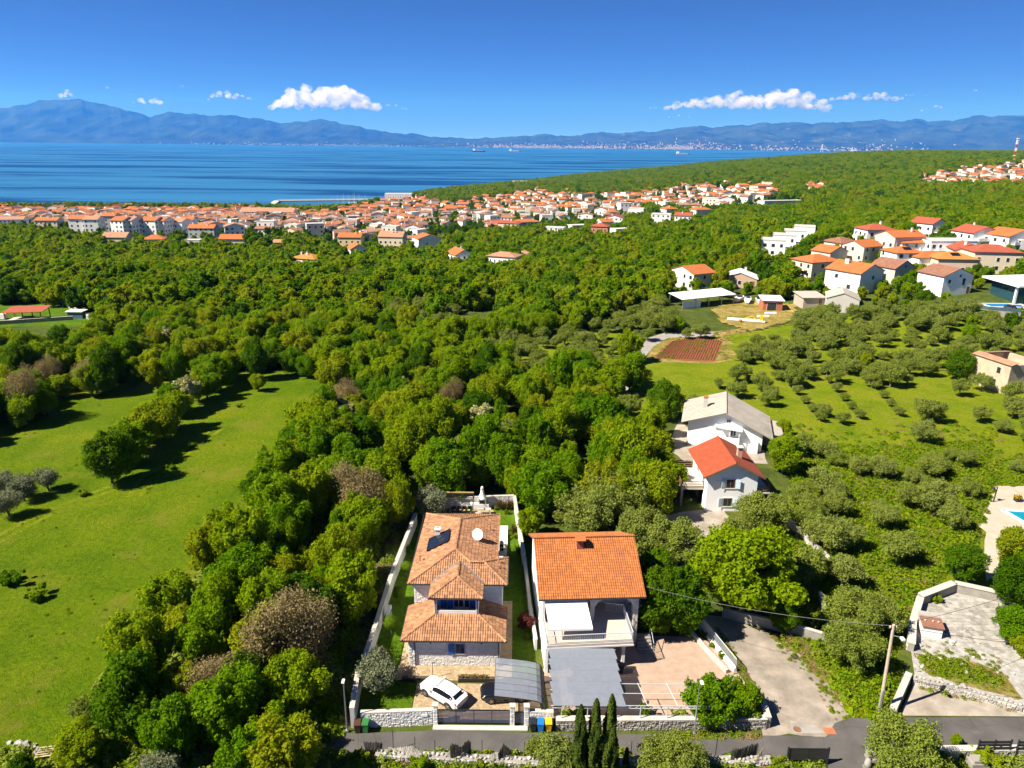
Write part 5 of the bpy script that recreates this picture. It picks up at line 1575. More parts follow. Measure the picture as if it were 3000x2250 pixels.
# ---- the two white houses right of the villas
def red_white_house():
    H = thing('red_roofed_house', 'two storey white house with vivid red roof and pale blue shutters', 'house', (29.25, 90.6, 0))
    M['bwall'] = pm('white_render_blue', (0.80, 0.81, 0.83), 0.9, 0.03, 0.8, 0.1, 40)
    x0, x1, y0, y1 = 25.95, 32.55, 86.6, 94.6
    w = MB().box(x0, x1, y0, y1, -.3, 5.45)
    for s in (y0, y1):
        w.add([(x0, s, 5.45), (x1, s, 5.45), (29.25, s, 7.15)], [(0, 1, 2) if s == y0 else (0, 2, 1)])
    w.build('wall', M['bwall'], H, True)
    red = pm('red_shingle', (0.30, 0.058, 0.022), 0.9, 0.22, 1.5, 0.5, 14, stain=(0.24, 0.055, 0.026))
    e = 5.2
    L = [(25.2, 86.0, e), (29.25, 86.0, 7.32), (29.25, 95.2, 7.32), (25.2, 95.2, e)]
    Rr_ = [(29.25, 86.0, 7.32), (33.3, 86.0, e), (33.3, 95.2, e), (29.25, 95.2, 7.32)]
    rf = MB().slab(L, .16).slab(Rr_, .16).build('roof', red, H, True)
    for a, b in (((25.2, 85.97, e - .1), (29.25, 85.97, 7.2)), ((29.25, 85.97, 7.2), (33.3, 85.97, e - .1))):
        MB().bar(a, b, .06, .22).build('verge_board', M['wood'], rf, True)
    ridge_caps(rf, [((29.25, 86.0, 7.3), (29.25, 95.2, 7.3))], red, .1, .5)
    c = MB().box(30.5, 31.1, 89.6, 90.2, 6.2, 7.9).build('chimney', pm('chimney_brick', (0.45, 0.30, 0.22), .9, .2, 5, .3, 20), H, True)
    MB().box(30.35, 31.25, 89.45, 90.35, 7.901, 8.0).build('chimney_cap', M['chalk'], c, True)
    pb = pm('pale_blue_shutter', (0.55, 0.66, 0.75), 0.6, 0.1, 4, 0.05)
    for z, hh in ((4.05, 1.25), (1.35, 1.2)):
        window(H, (29.0 - (.15 if z < 2 else 0), 86.58, z), (1, 0, 0), 1.15, hh, (0, -1, 0), M['wood'], M['frame'])
        xx = 29.0 - (.15 if z < 2 else 0)
        shutter(H, (xx - .7, 86.56, z), (-1, 0, 0), .58, hh + .1, (0, -1, 0), pb, .25)
        shutter(H, (xx + .7, 86.56, z), (1, 0, 0), .58, hh + .1, (0, -1, 0), pb, .25)
    for y in (88.5, 91.5):
        window(H, (25.94, y, 4.0), (0, -1, 0), 1.0, 1.9 if y < 90 else 1.2, (-1, 0, 0))
    MB().box(27.2, 27.4, 86.5, 86.6, 4.3, 4.45).build('wall_lamp', M['frame'], H, True)
    # terrace over a garage on the left, balcony with timber rails on the right
    t = MB().box(22.9, 25.93, 88.0, 94.6, 2.45, 2.65).build('left_terrace', M['chalk'], H, True)
    for x, y in ((23.05, 88.15), (23.05, 91.2), (23.05, 94.4)):
        MB().box(x - .15, x + .15, y - .15, y + .15, -.2, 2.448).build('terrace_pillar', M['concrete'], t, True)
    t2 = MB().box(32.57, 34.6, 86.9, 95.0, 2.45, 2.65).build('right_balcony', M['chalk'], H, True)
    for x, y in ((34.4, 87.1), (34.4, 94.8)):
        MB().box(x - .12, x + .12, y - .12, y + .12, -.2, 2.448).build('balcony_pillar', M['concrete'], t2, True)
    def rails(tt, pts):
        for a, b in zip(pts[:-1], pts[1:]):
            for k in range(3):
                MB().bar((*a, 2.95 + .32 * k), (*b, 2.95 + .32 * k), .05, .13).build('rail', M['wood'], tt, True)
            n = max(1, int((Vector(b) - Vector(a)).length / 1.6))
            for i in range(n + 1):
                p = Vector(a).lerp(Vector(b), i / n)
                MB().bar((p.x, p.y, 2.651), (p.x, p.y, 3.7), .09).build('rail_post', M['wood'], tt, True)
    rails(t, [(25.85, 88.0), (22.95, 88.0), (22.95, 94.5)])
    rails(t, [(22.95, 94.5), (25.85, 94.5)])
    rails(t2, [(32.65, 86.95), (34.55, 86.95), (34.55, 94.95), (32.65, 94.95)])
    MB().box(25.95, 25.99, 88.3, 90.2, 0, 2.3).build('garage_door', M['bluedoor'], H, True)
    KEEP_OUT.append((29, 91, 8))
red_white_house()
def grey_white_house():
    rz = math.radians(-15.5)
    O = Vector((28.6, 109.3, 0))
    H = thing('grey_roofed_house', 'white house with broad ribbed grey roof and small front balcony', 'house', O, rz)
    W, D = 11.6, 9.4
    hl, hr_, xr, hz = 4.35, 3.2, 5.6, 6.25
    w = MB()
    for y, fl in ((0, 0), (D, 1)):
        pts = [(0, y, -.3), (W, y, -.3), (W, y, hr_), (xr, y, hz), (0, y, hl)]
        w.add(pts, [tuple(range(5)) if not fl else tuple(range(5))[::-1]])
    w.add([(0, 0, -.3), (0, D, -.3), (0, D, hl), (0, 0, hl), (W, 0, -.3), (W, D, -.3), (W, D, hr_), (W, 0, hr_)], [(0, 3, 2, 1), (4, 5, 6, 7)])
    w.build('wall', M['bwall'], H)
    t = .1
    L = [(-1.1, -.9, hl - .25), (xr, -.9, hz + .12), (xr, D + .5, hz + .12), (-1.1, D + .5, hl - .25)]
    Rg = [(xr, -.9, hz + .12), (W + 1.6, -.9, hr_ - .55), (W + 1.6, D + .5, hr_ - .55), (xr, D + .5, hz + .12)]
    rf = MB().slab(L, t).slab(Rg, t).build('roof', M['roofG'], H)
    n1, n2 = 30, 30
    for i in range(17):                                   # sheet joints run down the slope
        y = -.85 + (D + 1.3) * i / 16
        for P in (L, Rg):
            a = Vector(P[0]).lerp(Vector(P[3]), i / 16) + Vector((0, 0, .03))
            b = Vector(P[1]).lerp(Vector(P[2]), i / 16) + Vector((0, 0, .03))
            MB().bar(a, b, .07, .05).build('sheet_rib', M['roofG'], rf)
    MB().bar((xr, -.9, hz + .16), (xr, D + .5, hz + .16), .3, .08).build('ridge_strip', M['roofG'], rf)
    c = MB().box(2.1, 2.75, 4.0, 4.6, 4.7, 7.0).build('chimney', M['chalk'], H)
    MB().box(2.0, 2.85, 3.9, 4.7, 7.001, 7.15).build('chimney_cap', M['roofY'], c)
    R3 = MW[H].to_3x3()
    ux, fy = R3 @ Vector((1, 0, 0)), R3 @ Vector((0, -1, 0))
    LW = lambda p: MW[H] @ Vector(p)
    window(H, LW((6.25, -.02, 4.75)), ux, .7, .6, fy)
    window(H, LW((3.75, -.02, 2.95)), ux, 1.2, 1.25, fy, M['frame'], None, M['frame'], 0)
    # small bay balcony with canopy
    MB().box(4.9, 8.1, -1.1, -.01, 2.0, 2.14).build('balcony', M['bwall'], H)
    MB().box(4.9, 8.1, -1.1, -.95, -.3, 1.999).build('balcony_wall', M['bwall'], H)
    MB().slab([(4.7, -1.35, 4.05), (8.4, -1.35, 3.75), (8.4, .05, 3.85), (4.7, .05, 4.15)], .15).build('canopy', M['bwall'], H)
    for x in (5.0, 6.5, 8.0):
        MB().box(x - .06, x + .06, -1.1, -.98, 2.141, 3.7).build('canopy_post', M['frame'], H)
    MB().box(5.4, 6.2, -.03, -.002, 2.15, 3.6).build('door', M['frame'], H)
    window(H, LW((7.1, -.02, 2.9)), ux, .9, 1.3, fy)
    a = MB().box(4.15, 4.85, -.35, -.02, 3.6, 4.15).build('air_conditioner', M['frame'], H)
    MB().box(9.9, 11.0, -.9, -.01, -.3, 1.9).build('porch', M['bwall'], H)
    MB().box(11.62, 14.6, 3.5, D, -.3, 2.0).build('side_shed', M['concrete'], H)
    MB().slab([(11.5, 3.0, 2.35), (15.0, 3.0, 2.0), (15.0, D + .3, 2.0), (11.5, D + .3, 2.35)], .1).build('side_shed_roof', M['roofG'], H)
    KEEP_OUT.append((35, 113, 10))
grey_white_house()

WHT, CRM, GRY, PNK, YEL, BEI = (.82, .82, .81), (.70, .60, .45), (.50, .48, .44), (.72, .52, .45), (.72, .58, .32), (.62, .54, .44)
# ---- houses of the right hand cluster and the scattered ones before the town
for k, (px, py, lb) in enumerate(((2262, 747, 'nearest of four stepped white flat roofed villas in a row'), (2294, 731, 'second of four stepped white flat roofed villas in a row'), (2325, 717, 'third of four stepped white flat roofed villas in a row'), (2352, 703, 'farthest of four stepped white flat roofed villas in a row'))):
    house('modern_villa', lb, at(px, py), -.35, 9.0, 8.0, 6.0, 'flat', wall=WHT, roofm='roofF', chim=0, group='stepped white villas', balcony=[('r', 1.0, 2.9, 5.0, 2.6)], door=False)
house('villa_house', 'white house with red hipped roof and flat side wing at the edge of the wood', at(2556, 716), .1, 11.5, 9.5, 6.0, 'hip', 1.9, 'x', WHT, 'roofR', 1)
house('garage_wing', 'low white flat roofed wing left of the red hipped white house', at(2512, 708), .1, 6, 7, 3.6, 'flat', wall=WHT, roofm='roofF', chim=0, sides='f')
house('hill_house', 'white gabled house alone in the trees with outside stairs', at(2712, 697), .5, 9.5, 10, 6.4, 'gable', 2.0, 'y', WHT, 'roofR', 0, balcony=[('f', 0, 2.9, 6.5, 1.4)])
house('pink_house', 'pink house with orange gabled roof and stacked balconies', at(2628, 748), .25, 13, 10, 7.2, 'gable', 1.8, 'x', PNK, 'roofO', 1, balcony=[('l', 0, 2.9, 8, 1.2)])
house('hipped_house', 'white house with low orange hipped roof just before the pink house', at(2655, 752), .12, 11, 9, 5.2, 'hip', 1.7, 'x', WHT, 'roofO', 1)
house('solar_house', 'white house with orange hipped roof carrying a dark solar panel', at(2637, 781), .12, 10, 9, 5.2, 'hip', 1.8, 'x', WHT, 'roofO', 0, solar=True)
house('modern_house', 'wide white modern house with pale flat roof and dark glass front', at(2760, 752), .08, 17, 10, 5.8, 'flat', wall=WHT, roofm='roofF', chim=0, dens=2.4, balcony=[('f', -1, 2.9, 11, 1.6)])
house('terrace_house', 'white house with deep front terrace and small red gable', at(2850, 722), .2, 12, 11, 5.8, 'gable', 2.2, 'y', WHT, 'roofR', 1, balcony=[('f', 0, 3.0, 11, 2.5)])
house('corner_house', 'white house with orange gable farthest right behind the cream house', at(2950, 735), .3, 14, 11, 6.0, 'gable', 2.2, 'y', WHT, 'roofO', 0, balcony=[('f', -1, 3, 9, 1.5)])
house('slate_house', 'dark grey flat roofed house at the right edge of the picture', at(3010, 745), .3, 10, 9, 5.0, 'flat', wall=(.25, .27, .3), roofm='roofF', chim=0)
house('gable_house', 'pale grey house with dark red gabled roof facing the camera', at(2820, 776), -.25, 9, 10, 5.4, 'gable', 2.1, 'y', (.66, .64, .60), 'roofR', 1, wins=[('f', 0, 3.6, 1.4, 1.2)])
house('low_house', 'low house with wide orange hipped roof left of the amber roofed house', at(2712, 786), .1, 12, 9, 4.2, 'hip', 1.7, 'x', WHT, 'roofO', 1)
house('amber_house', 'peach walled house with amber hipped roof and dark solar panel', at(2778, 797), -.05, 13, 10, 4.8, 'hip', 1.8, 'x', (.74, .56, .42), 'roofY', 0, solar=True)
house('cream_house', 'large cream house with red hipped roof behind bushy trees', at(2890, 792), -.1, 15, 11, 6.6, 'hip', 1.9, 'x', CRM, 'roofR', 1)
house('gable_end_house', 'pale green white house with orange roof and a big windowless gable end', at(2495, 850), .55, 11.5, 12, 6.2, 'gable', 2.3, 'y', (.66, .68, .62), 'roofO', 2, wins=[('f', .5, 4.4, 1.1, 1.2), ('l', -2, 4.3, 1.0, 1.2), ('l', 2.5, 1.6, 1.2, 1.3)])
house('concrete_house', 'bare grey concrete house with dark brown gabled roof', at(2608, 822), .45, 9, 9, 4.6, 'gable', 2.2, 'y', GRY, 'roofBr', 0, wins=[('f', 0, 4.9, .8, .7)], balcony=[('l', -1, 2.4, 5, 2.0)])
house('brown_roofed_house', 'white house with dark brown tiled roof and a red awning', at(2760, 853), .3, 11, 9.5, 5.6, 'gable', 2.1, 'y', WHT, 'roofBr', 0, wins=[('f', -3.2, 3.9, .9, 1.0), ('f', .6, 5.4, .7, .7), ('f', 2.2, 3.6, 1.0, 2.0), ('r', 0, 3.8, 1, 1.2)])
house('grey_beige_house', 'unrendered beige house with orange hipped roof among trees', at(2383, 812), .4, 12, 9.5, 5.6, 'hip', 1.9, 'x', BEI, 'roofO', 0, balcony=[('l', 0, 2.8, 6, 1.4)])
house('small_gable_house', 'small orange gabled house half hidden behind the beige house', at(2425, 772), .5, 9, 8, 4.5, 'gable', 1.8, 'y', (.72, .6, .5), 'roofO', 0)
house('grey_house', 'grey rendered house with orange gabled roof left of the tall tree', at(2520, 762), .5, 10, 9, 5.4, 'gable', 1.8, 'x', GRY, 'roofO', 1)
house('road_house', 'house with brownish roof beside the pale building road', at(2456, 738), .5, 10, 9, 3.8, 'hip', 1.7, 'x', (.7, .62, .52), 'roofBr', 0)
house('concrete_shed', 'grey block shed with grey gabled sheet roof', at(2462, 905), -.35, 8.5, 9.5, 3.4, 'gable', 1.6, 'y', GRY, 'roofG', 0, wins=[], door=False, ov=.3, cat='shed')
house('old_shed', 'low shed with two sagging pale brown roofs beside the block shed', at(2368, 893), .1, 6.5, 6, 2.6, 'mono', .7, 'x', (.42, .36, .3), 'roofG', 0, wins=[], cat='shed')
house('brick_shed', 'small red brick shed with white roof and pale blue double door', at(2256, 908), -.1, 5.6, 5.0, 3.3, 'mono', .5, 'x', (.45, .15, .08), 'roofW', 0, wins=[('f', -.3, 1.35, 2.6, 2.5)], door=False, cat='shed')
house('unfinished_house', 'house under construction with orange roof and dark scaffold netting', at(2025, 842), .5, 9.5, 12, 5.6, 'gable', 1.9, 'x', (.60, .58, .55), 'roofO', 0)
house('white_roofed_house', 'low brick house with wide white sheet roof and stubby chimney', at(2165, 838), -.3, 11, 9, 3.0, 'gable', 1.9, 'y', (.55, .38, .28), 'roofW', 1, cat='house')
# open boat shed: mono roof on posts
B = thing('boat_shed', 'long open shed with blinding white sheet roof on posts', 'shed', at(2055, 893), .42)
MB().slab([(-10, -3.6, 3.0), (10, -3.6, 3.2), (10, 3.6, 3.9), (-10, 3.6, 3.7)], .12).build('roof', M['roofW'], B)
for x in (-9.5, -4.8, 0, 4.8, 9.5):
    for y in (-3.3, 3.3):
        MB().box(x - .1, x + .1, y - .1, y + .1, -1, 3.0 + (.6 if y > 0 else 0)).build('post', M['galv'], B)
MB().box(-9.6, -3, -3.35, -3.2, -1, 2.2).build('wall', M['roofW'], B)
KEEP_OUT.append((B.location.x, B.location.y, 12))
# scattered houses before the town
house('long_house', 'long white house with pale hipped roof and a row of tall dark windows', at(1478, 790), -.35, 13, 9, 6.2, 'hip', 1.6, 'x', WHT, 'roofP', 0, wins=[('f', -5 + 2.1 * i, 3.6, .5, 2.4) for i in range(6)] + [('l', 0, 2.0, .9, .9)])
house('balcony_house', 'white gabled house with orange roof and open balconies left of the long white house', at(1347, 777), .5, 9, 11, 5.8, 'gable', 2.4, 'y', WHT, 'roofO', 1, balcony=[('f', 0, 2.9, 8, 1.6)])
house('pavilion', 'small round tiled pavilion beside the long white house', at(1537, 758), 0, 6.5, 6.5, 2.6, 'hip', 1.6, 'x', (.45, .3, .18), 'roofP', 0, wins=[], cat='pavilion')
house('slope_house', 'white house with steep single sided gable among olive trees', at(1047, 757), .4, 9, 11, 5.6, 'gable', 2.6, 'y', WHT, 'roofO', 0)
house('amber_roofed_house', 'low house with amber hipped roofs and satellite dishes at the olive trees', at(905, 778), -.3, 13, 10, 4.0, 'hip', 2.0, 'x', WHT, 'roofY', 2)
house('twin_gabled_house', 'white twin gabled house with two orange roofs at the town edge', at(1250, 732), .45, 14, 12, 7.4, 'gable', 2.2, 'y', WHT, 'roofO', 0)
house('cream_apartment_house', 'large cream house with broad orange roof at the town edge', at(1152, 727), -.1, 15, 12, 7.6, 'gable', 2.6, 'x', CRM, 'roofP', 2)
house('yellow_apartment_house', 'ochre house with broad flat-pitched orange roof at the town edge', at(1030, 726), 0, 14, 11, 7.0, 'gable', 2.2, 'x', YEL, 'roofO', 1)
house('wood_house', 'orange roofed house with small dormer standing alone in the left wood', at(348, 716), 0, 14, 9, 4.6, 'gable', 2.4, 'x', BEI, 'roofP', 1)
house('hidden_house', 'orange roofed house half sunk in the left wood', at(456, 717), .2, 12, 9, 3.6, 'hip', 2.2, 'x', BEI, 'roofO', 0)
house('grey_box_house', 'small grey flat roofed building in the left wood', at(570, 722), 0, 9, 6, 3.6, 'flat', wall=(.62, .62, .6), roofm='roofF', chim=0)
house('edge_house', 'wide orange roofed house at the right edge of the left wood', at(688, 720), .05, 15, 9, 4.4, 'gable', 2.2, 'x', BEI, 'roofO', 0)
house('tiny_house', 'small yellow house with pale roof in the trees before the town', at(818, 728), .1, 8, 6, 3.8, 'gable', 1.4, 'x', YEL, 'roofP', 0)
# apartment blocks along the left front of the town
for i, (px, py, w_, d_, h_, rz, rd, wc, lb) in enumerate((
        (45, 672, 22, 12, 8.5, .25, 'x', WHT, 'leftmost white apartment block with gable end on the town front'),
        (150, 680, 20, 12, 9.0, .05, 'x', CRM, 'cream apartment block right of the leftmost block'),
        (245, 690, 14, 13, 11.5, .1, 'x', (.78, .77, .75), 'grey white apartment block with broken roofline on the town front'),
        (283, 690, 11, 13, 11.0, .1, 'x', (.78, .77, .76), 'narrow grey apartment block beside the arched tower block'),
        (335, 684, 10, 12, 12.5, .1, 'x', (.5, .5, .52), 'tall grey block with dark arched loggias'),
        (367, 694, 11, 14, 11.0, -.2, 'x', WHT, 'left one of the paired white blocks with orange mansard roofs'),
        (393, 694, 11, 14, 11.0, -.2, 'x', WHT, 'right one of the paired white blocks with orange mansard roofs'),
        (455, 694, 13, 14, 11.0, -.15, 'x', (.8, .8, .8), 'light grey block with orange roof in the middle of the town front'),
        (482, 694, 12, 14, 11.0, -.15, 'x', (.8, .8, .8), 'light grey block joined on the right of its twin'),
        (528, 692, 15, 14, 10.0, -.15, 'x', (.8, .82, .85), 'bluish white block with orange roof on the town front'),
        (560, 688, 10, 9, 10.5, 0, 'x', (.8, .8, .86), 'slim white tower block before the church dome'),
        (600, 704, 20, 10, 8.0, 0, 'x', (.4, .42, .45), 'dark grey fronted block with wide low roof'),
        (690, 700, 15, 12, 8.5, .4, 'y', (.82, .84, .88), 'white gabled block at the right end of the apartment row'))):
    house('apartment_block', lb, at(px, py), rz, w_ * .82, d_ * .85, h_, 'gable', 1.9, rd, wc, 'roofO' if i % 3 else 'roofP', 1, seed=100 + i, group='apartment blocks on the town front', cat='apartment block', door=False)
house('seaside_hotel', 'large white stepped hotel block at the water beside the marina', at(1168, 590), .1, 46, 22, 13, 'flat', wall=WHT, roofm='roofF', chim=0, dens=4, door=False, cat='hotel')
house('ridge_hotel', 'grey hotel block with mast on the wooded headland', at(1525, 545), .1, 36, 16, 11, 'flat', wall=(.66, .64, .62), roofm='roofF', chim=1, dens=4, door=False, cat='hotel')
house('hall', 'large pale hall with long brick red roof near the water on the left', at(790, 640), 0, 60, 20, 8, 'gable', 4, 'x', WHT, 'roofP', 0, dens=6, door=False, cat='hall')
for i, (px, py, w_, d_, h_, rf, wc, lb) in enumerate((
        (1863, 636, 14, 11, 7.5, 'flat', WHT, 'white cube house with dark windows in the middle of the town edge'),
        (1792, 640, 11, 11, 6, 'hip', BEI, 'beige hipped house left of the white cube house'),
        (1935, 660, 14, 11, 8, 'flat', WHT, 'nearest bright white house of the building site group'),
        (1958, 640, 11, 10, 8, 'hip', WHT, 'white house with red hipped roof behind the building site group'),
        (2000, 655, 12, 9, 6, 'gable', WHT, 'white house with orange gable right of the building site group'),
        (2050, 640, 14, 10, 7, 'hip', (.7, .68, .64), 'grey white house with wide orange hipped roof above the wood'),
        (1800, 668, 13, 10, 8, 'gable', WHT, 'tall white gabled house with red roofs beside the building site'),
        (1770, 672, 10, 10, 6, 'gable', WHT, 'white house with orange gable left of its taller white neighbour'),
        (1758, 692, 11, 10, 6.5, 'hip', (.52, .22, .13), 'brick red house with orange hipped roof at the wood edge'),
        (1815, 692, 10, 8, 4.5, 'flat', WHT, 'low white flat house right of the brick red house'),
        (1625, 688, 14, 9, 5, 'flat', WHT, 'white flat roofed house with dark glass at the wood edge'),
        (1690, 680, 12, 9, 5, 'flat', WHT, 'white box house half hidden at the wood edge'),
        (2080, 610, 15, 10, 9, 'flat', (.78, .72, .6), 'cream four storey block right of the town centre'),
        (2285, 602, 40, 9, 4, 'flat', (.5, .62, .64), 'long low bluish building at the edge of the wood'),
        (2395, 560, 16, 10, 6, 'hip', WHT, 'lone white house with orange roof on the wooded slope'),
        (2230, 566, 24, 16, 9, 'hip', CRM, 'largest cream apartment house at the right end of the town'),
        (1480, 672, 26, 12, 5.5, 'hip', CRM, 'long cream house with arcades and orange hipped roof'),
        (1540, 668, 22, 12, 5.5, 'hip', CRM, 'cream house with orange hipped roof right of the arcaded one'))):
    house('town_edge_house', lb, at(px, py), (.35 if i % 2 else -.25), w_, d_, h_, rf, 1.9, 'x' if i % 3 else 'y', wc, 'roofF' if rf == 'flat' else ('roofO' if i % 2 else 'roofR'), 0 if rf == 'flat' else 1, seed=200 + i)

# ---- the mass of the seaside town
TP = []
def town_protos():
    rr = random.Random(77)
    for i in range(14):
        w_, d_ = rr.uniform(8.5, 13), rr.uniform(8, 10)
        h = rr.choice((5.4, 5.8, 6.2, 7.4, 8.2, 8.8))
        rt = ['gable', 'hip', 'gable', 'gable', 'flat', 'hip', 'gable'][i % 7]
        rd = 'x' if i % 3 else 'y'
        rise = rr.uniform(1.1, 1.9)
        wl = body_mesh(w_, d_, h, rt, rise, rd).mesh('wall', M['wallc'])
        rm = roof_mesh(w_, d_, h, rt, rise, rd).mesh('roof', M['roofT'] if rt != 'flat' else M['roofF'])
        wm = MB()
        for (f, a, z, ww, hh) in win_spots(w_, d_, h, rr, 3.0, 'flr'):
            face_box(wm, f, a, z, ww, hh, w_, d_, -.03, .05)
        wm = wm.mesh('windows', M['glass'])
        cm = MB().box(w_ * .2 - .35, w_ * .2 + .35, .6, 1.3, h, h + rise + .9).mesh('chimney', M['frame']) if rt != 'flat' else None
        TP.append((wl, rm, wm, cm, max(w_, d_), rt))
town_protos()
cand = []
yy = 330.0
while yy < 1750:
    hw = yy * .9 + 60
    for xx in np.arange(-hw, hw, 18.0):
        cand.append((xx + RN.uniform(-4.5, 4.5), yy + RN.uniform(-4.5, 4.5)))
    yy += 22.0
cand = np.array(cand)
cz = zt(cand[:, 0], cand[:, 1])
cpx = project(np.stack([cand[:, 0], cand[:, 1], cz], 1))
ok = np.zeros(len(cand), bool)
for P in TOWN: ok |= inpoly(cpx, P)
ok &= cz > SEA + 1.5
for (x, y, r) in KEEP_OUT:
    ok &= (cand[:, 0] - x) ** 2 + (cand[:, 1] - y) ** 2 > (r + 5) ** 2
ok &= RN.random(len(cand)) < .82
cand, cz, cpx = cand[ok], cz[ok], cpx[ok]
invw = (cpx[:, 0] > -60) & (cpx[:, 0] < 3060)
order = np.argsort(np.where(invw, cand[:, 1], 1e6))
rr = random.Random(31)
drape('building_road', [(2340, 770), (2440, 705), (2465, 690), (2495, 692), (2450, 720), (2370, 780)], M['sand'], 0.3, 'pale unpaved building road between the white villas and the houses', 2.0)
drape('sand_heap_ground', [(2375, 712), (2400, 690), (2440, 688), (2440, 706), (2400, 715)], M['sand'], 0.4, 'bare sandy building ground', 2.0)
for px, py, lb in ((2395, 703, 'larger sand heap behind the four white villas'), (2425, 696, 'smaller sand heap right of the larger one')):
    p = GT(px, py)
    T = thing('sand_heap', lb, 'sand heap', tuple(p), 0, 'sand heaps on the building ground')
    MB().lathe([(5.5, -.5), (4.2, 1.0), (2.4, 2.3), (.8, 3.0), (.1, 3.1)], 14).build('mound', pm('ochre_sand_%d' % px, (.5, .33, .16), .95, .15, .6, .5, 3, bdist=.2), T, smooth=True)
    MB().lathe([(7, -.5), (6.2, .25)], 14).build('spill', M['sand'], T)
    KEEP_OUT.append((p.x, p.y, 8))
def town_zone(px, py):
    if px > 2600: return 'in the far hillside hamlet on the right'
    if px < 500: return 'in the left part of the seaside town'
    if px < 850: return 'in the part of the town left of the marina'
    if px < 1250: return 'in the town below the marina'
    if px < 1550: return 'in the middle of the seaside town'
    if px < 1850: return 'in the right part of the town below the wooded slope'
    return 'in the farthest right row of the town'
WC = [(WHT, 'white'), (WHT, 'white'), (WHT, 'white'), (WHT, 'white'), ((.78, .76, .70), 'off-white'), (CRM, 'cream'), ((.74, .66, .54), 'beige'), (PNK, 'pink'), ((.55, .52, .48), 'grey')]
pts_far = MB(), MB()
TH = 0
for i in order:
    x, y = cand[i]
    p = rr.randrange(14)
    wl, rm, wm, cm, sz, rt = TP[p]
    rz = rr.choice((.1, .35, -.2, 1.6, .8)) + rr.uniform(-.15, .15)
    wc, wn = rr.choice(WC)
    s = rr.uniform(.85, 1.15)
    if TH < 300 and invw[i]:
        zn = town_zone(*cpx[i])
        kind = {'gable': 'gabled', 'hip': 'hip roofed', 'flat': 'flat roofed'}[rt]
        lb = '%s %s house %s' % (wn, kind, zn)
        H = thing('town_house', lb, 'house', (x, y, float(cz[i])), rz, lb.replace(' house ', ' houses '), s)
        place(wl, 'wall', H).color = (*wc, 1)
        place(rm, 'roof', H)
        o = place(wm, 'windows', H)
        o['kind'] = 'stuff'
        if cm: place(cm, 'chimney', H)
        TH += 1
    else:
        mt = Matrix.LocRotScale(Vector((x, y, float(cz[i]))), Matrix.Rotation(rz, 3, 'Z'), Vector((s, s, s)))
        for b, me in ((pts_far[0], wl), (pts_far[1], rm)):
            b.add([mt @ v.co for v in me.vertices], [tuple(q.vertices) for q in me.polygons])
    KEEP_OUT.append((x, y, sz * .36))
print('TOWN', TH, len(cand))
if pts_far[0].f:
    pts_far[0].m = [0] * len(pts_far[0].f)
    n0 = len(pts_far[0].v)
    pts_far[0].f += [tuple(n0 + k for k in f) for f in pts_far[1].f]
    pts_far[0].v += pts_far[1].v
    pts_far[0].m += [1] * len(pts_far[1].f)
    o = pts_far[0].build('town_roofscape', [M['wallc'], M['roofO']], kind='stuff', label='smaller farther houses of the seaside town')
    o.color = (.78, .75, .68, 1)
# ------------------------------------------------------------------ marina, ships, far city, masts
M['boatw'] = pm('boat_white', (0.82, 0.82, 0.82), 0.35, 0.03, 2, 0)
c0, c1 = G(812, 592, SEA), G(1100, 588, SEA)
bw = thing('breakwater', 'long pale breakwater closing the marina', 'breakwater', (c0.x, c0.y, SEA))
MB().bar((c0.x, c0.y, SEA + .8), (c1.x, c1.y, SEA + .8), 12, 4).build('quay', M['chalk'], bw, True)
MB().bar((c0.x, c0.y + 4, SEA + 3.3), (c1.x, c1.y + 4, SEA + 3.3), 3, 1.2).build('parapet', M['chalk'], bw, True)
rr = random.Random(3)
rock = MB()
for i in range(260):
    u = rr.random()
    p = c0.lerp(c1, u)
    ico_r = rr.uniform(.8, 1.9)
    q = (p.x, p.y + rr.uniform(6, 10), SEA + rr.uniform(0, 1.5))
    rock.box(q[0] - ico_r, q[0] + ico_r, q[1] - ico_r, q[1] + ico_r, q[2] - ico_r, q[2] + ico_r)
rock.build('armour_rocks', M['stonew'], bw, True, kind='stuff')
p0 = G(812, 592, SEA)
p1 = G(795, 604, SEA)
MB().bar((p0.x, p0.y, SEA + .8), (p1.x, p1.y, SEA + .8), 10, 4).build('quay_arm', M['chalk'], bw, True)
for i, (a, b, lb) in enumerate((((985, 606), (1050, 604), 'near floating pontoon of the marina'), ((1010, 601), (1075, 596), 'far floating pontoon of the marina'))):
    q0, q1 = G(*a, SEA), G(*b, SEA)
    tag(MB().bar((q0.x, q0.y, SEA + .4), (q1.x, q1.y, SEA + .4), 4, .9).build('pontoon', M['concrete']), lb, 'pontoon')
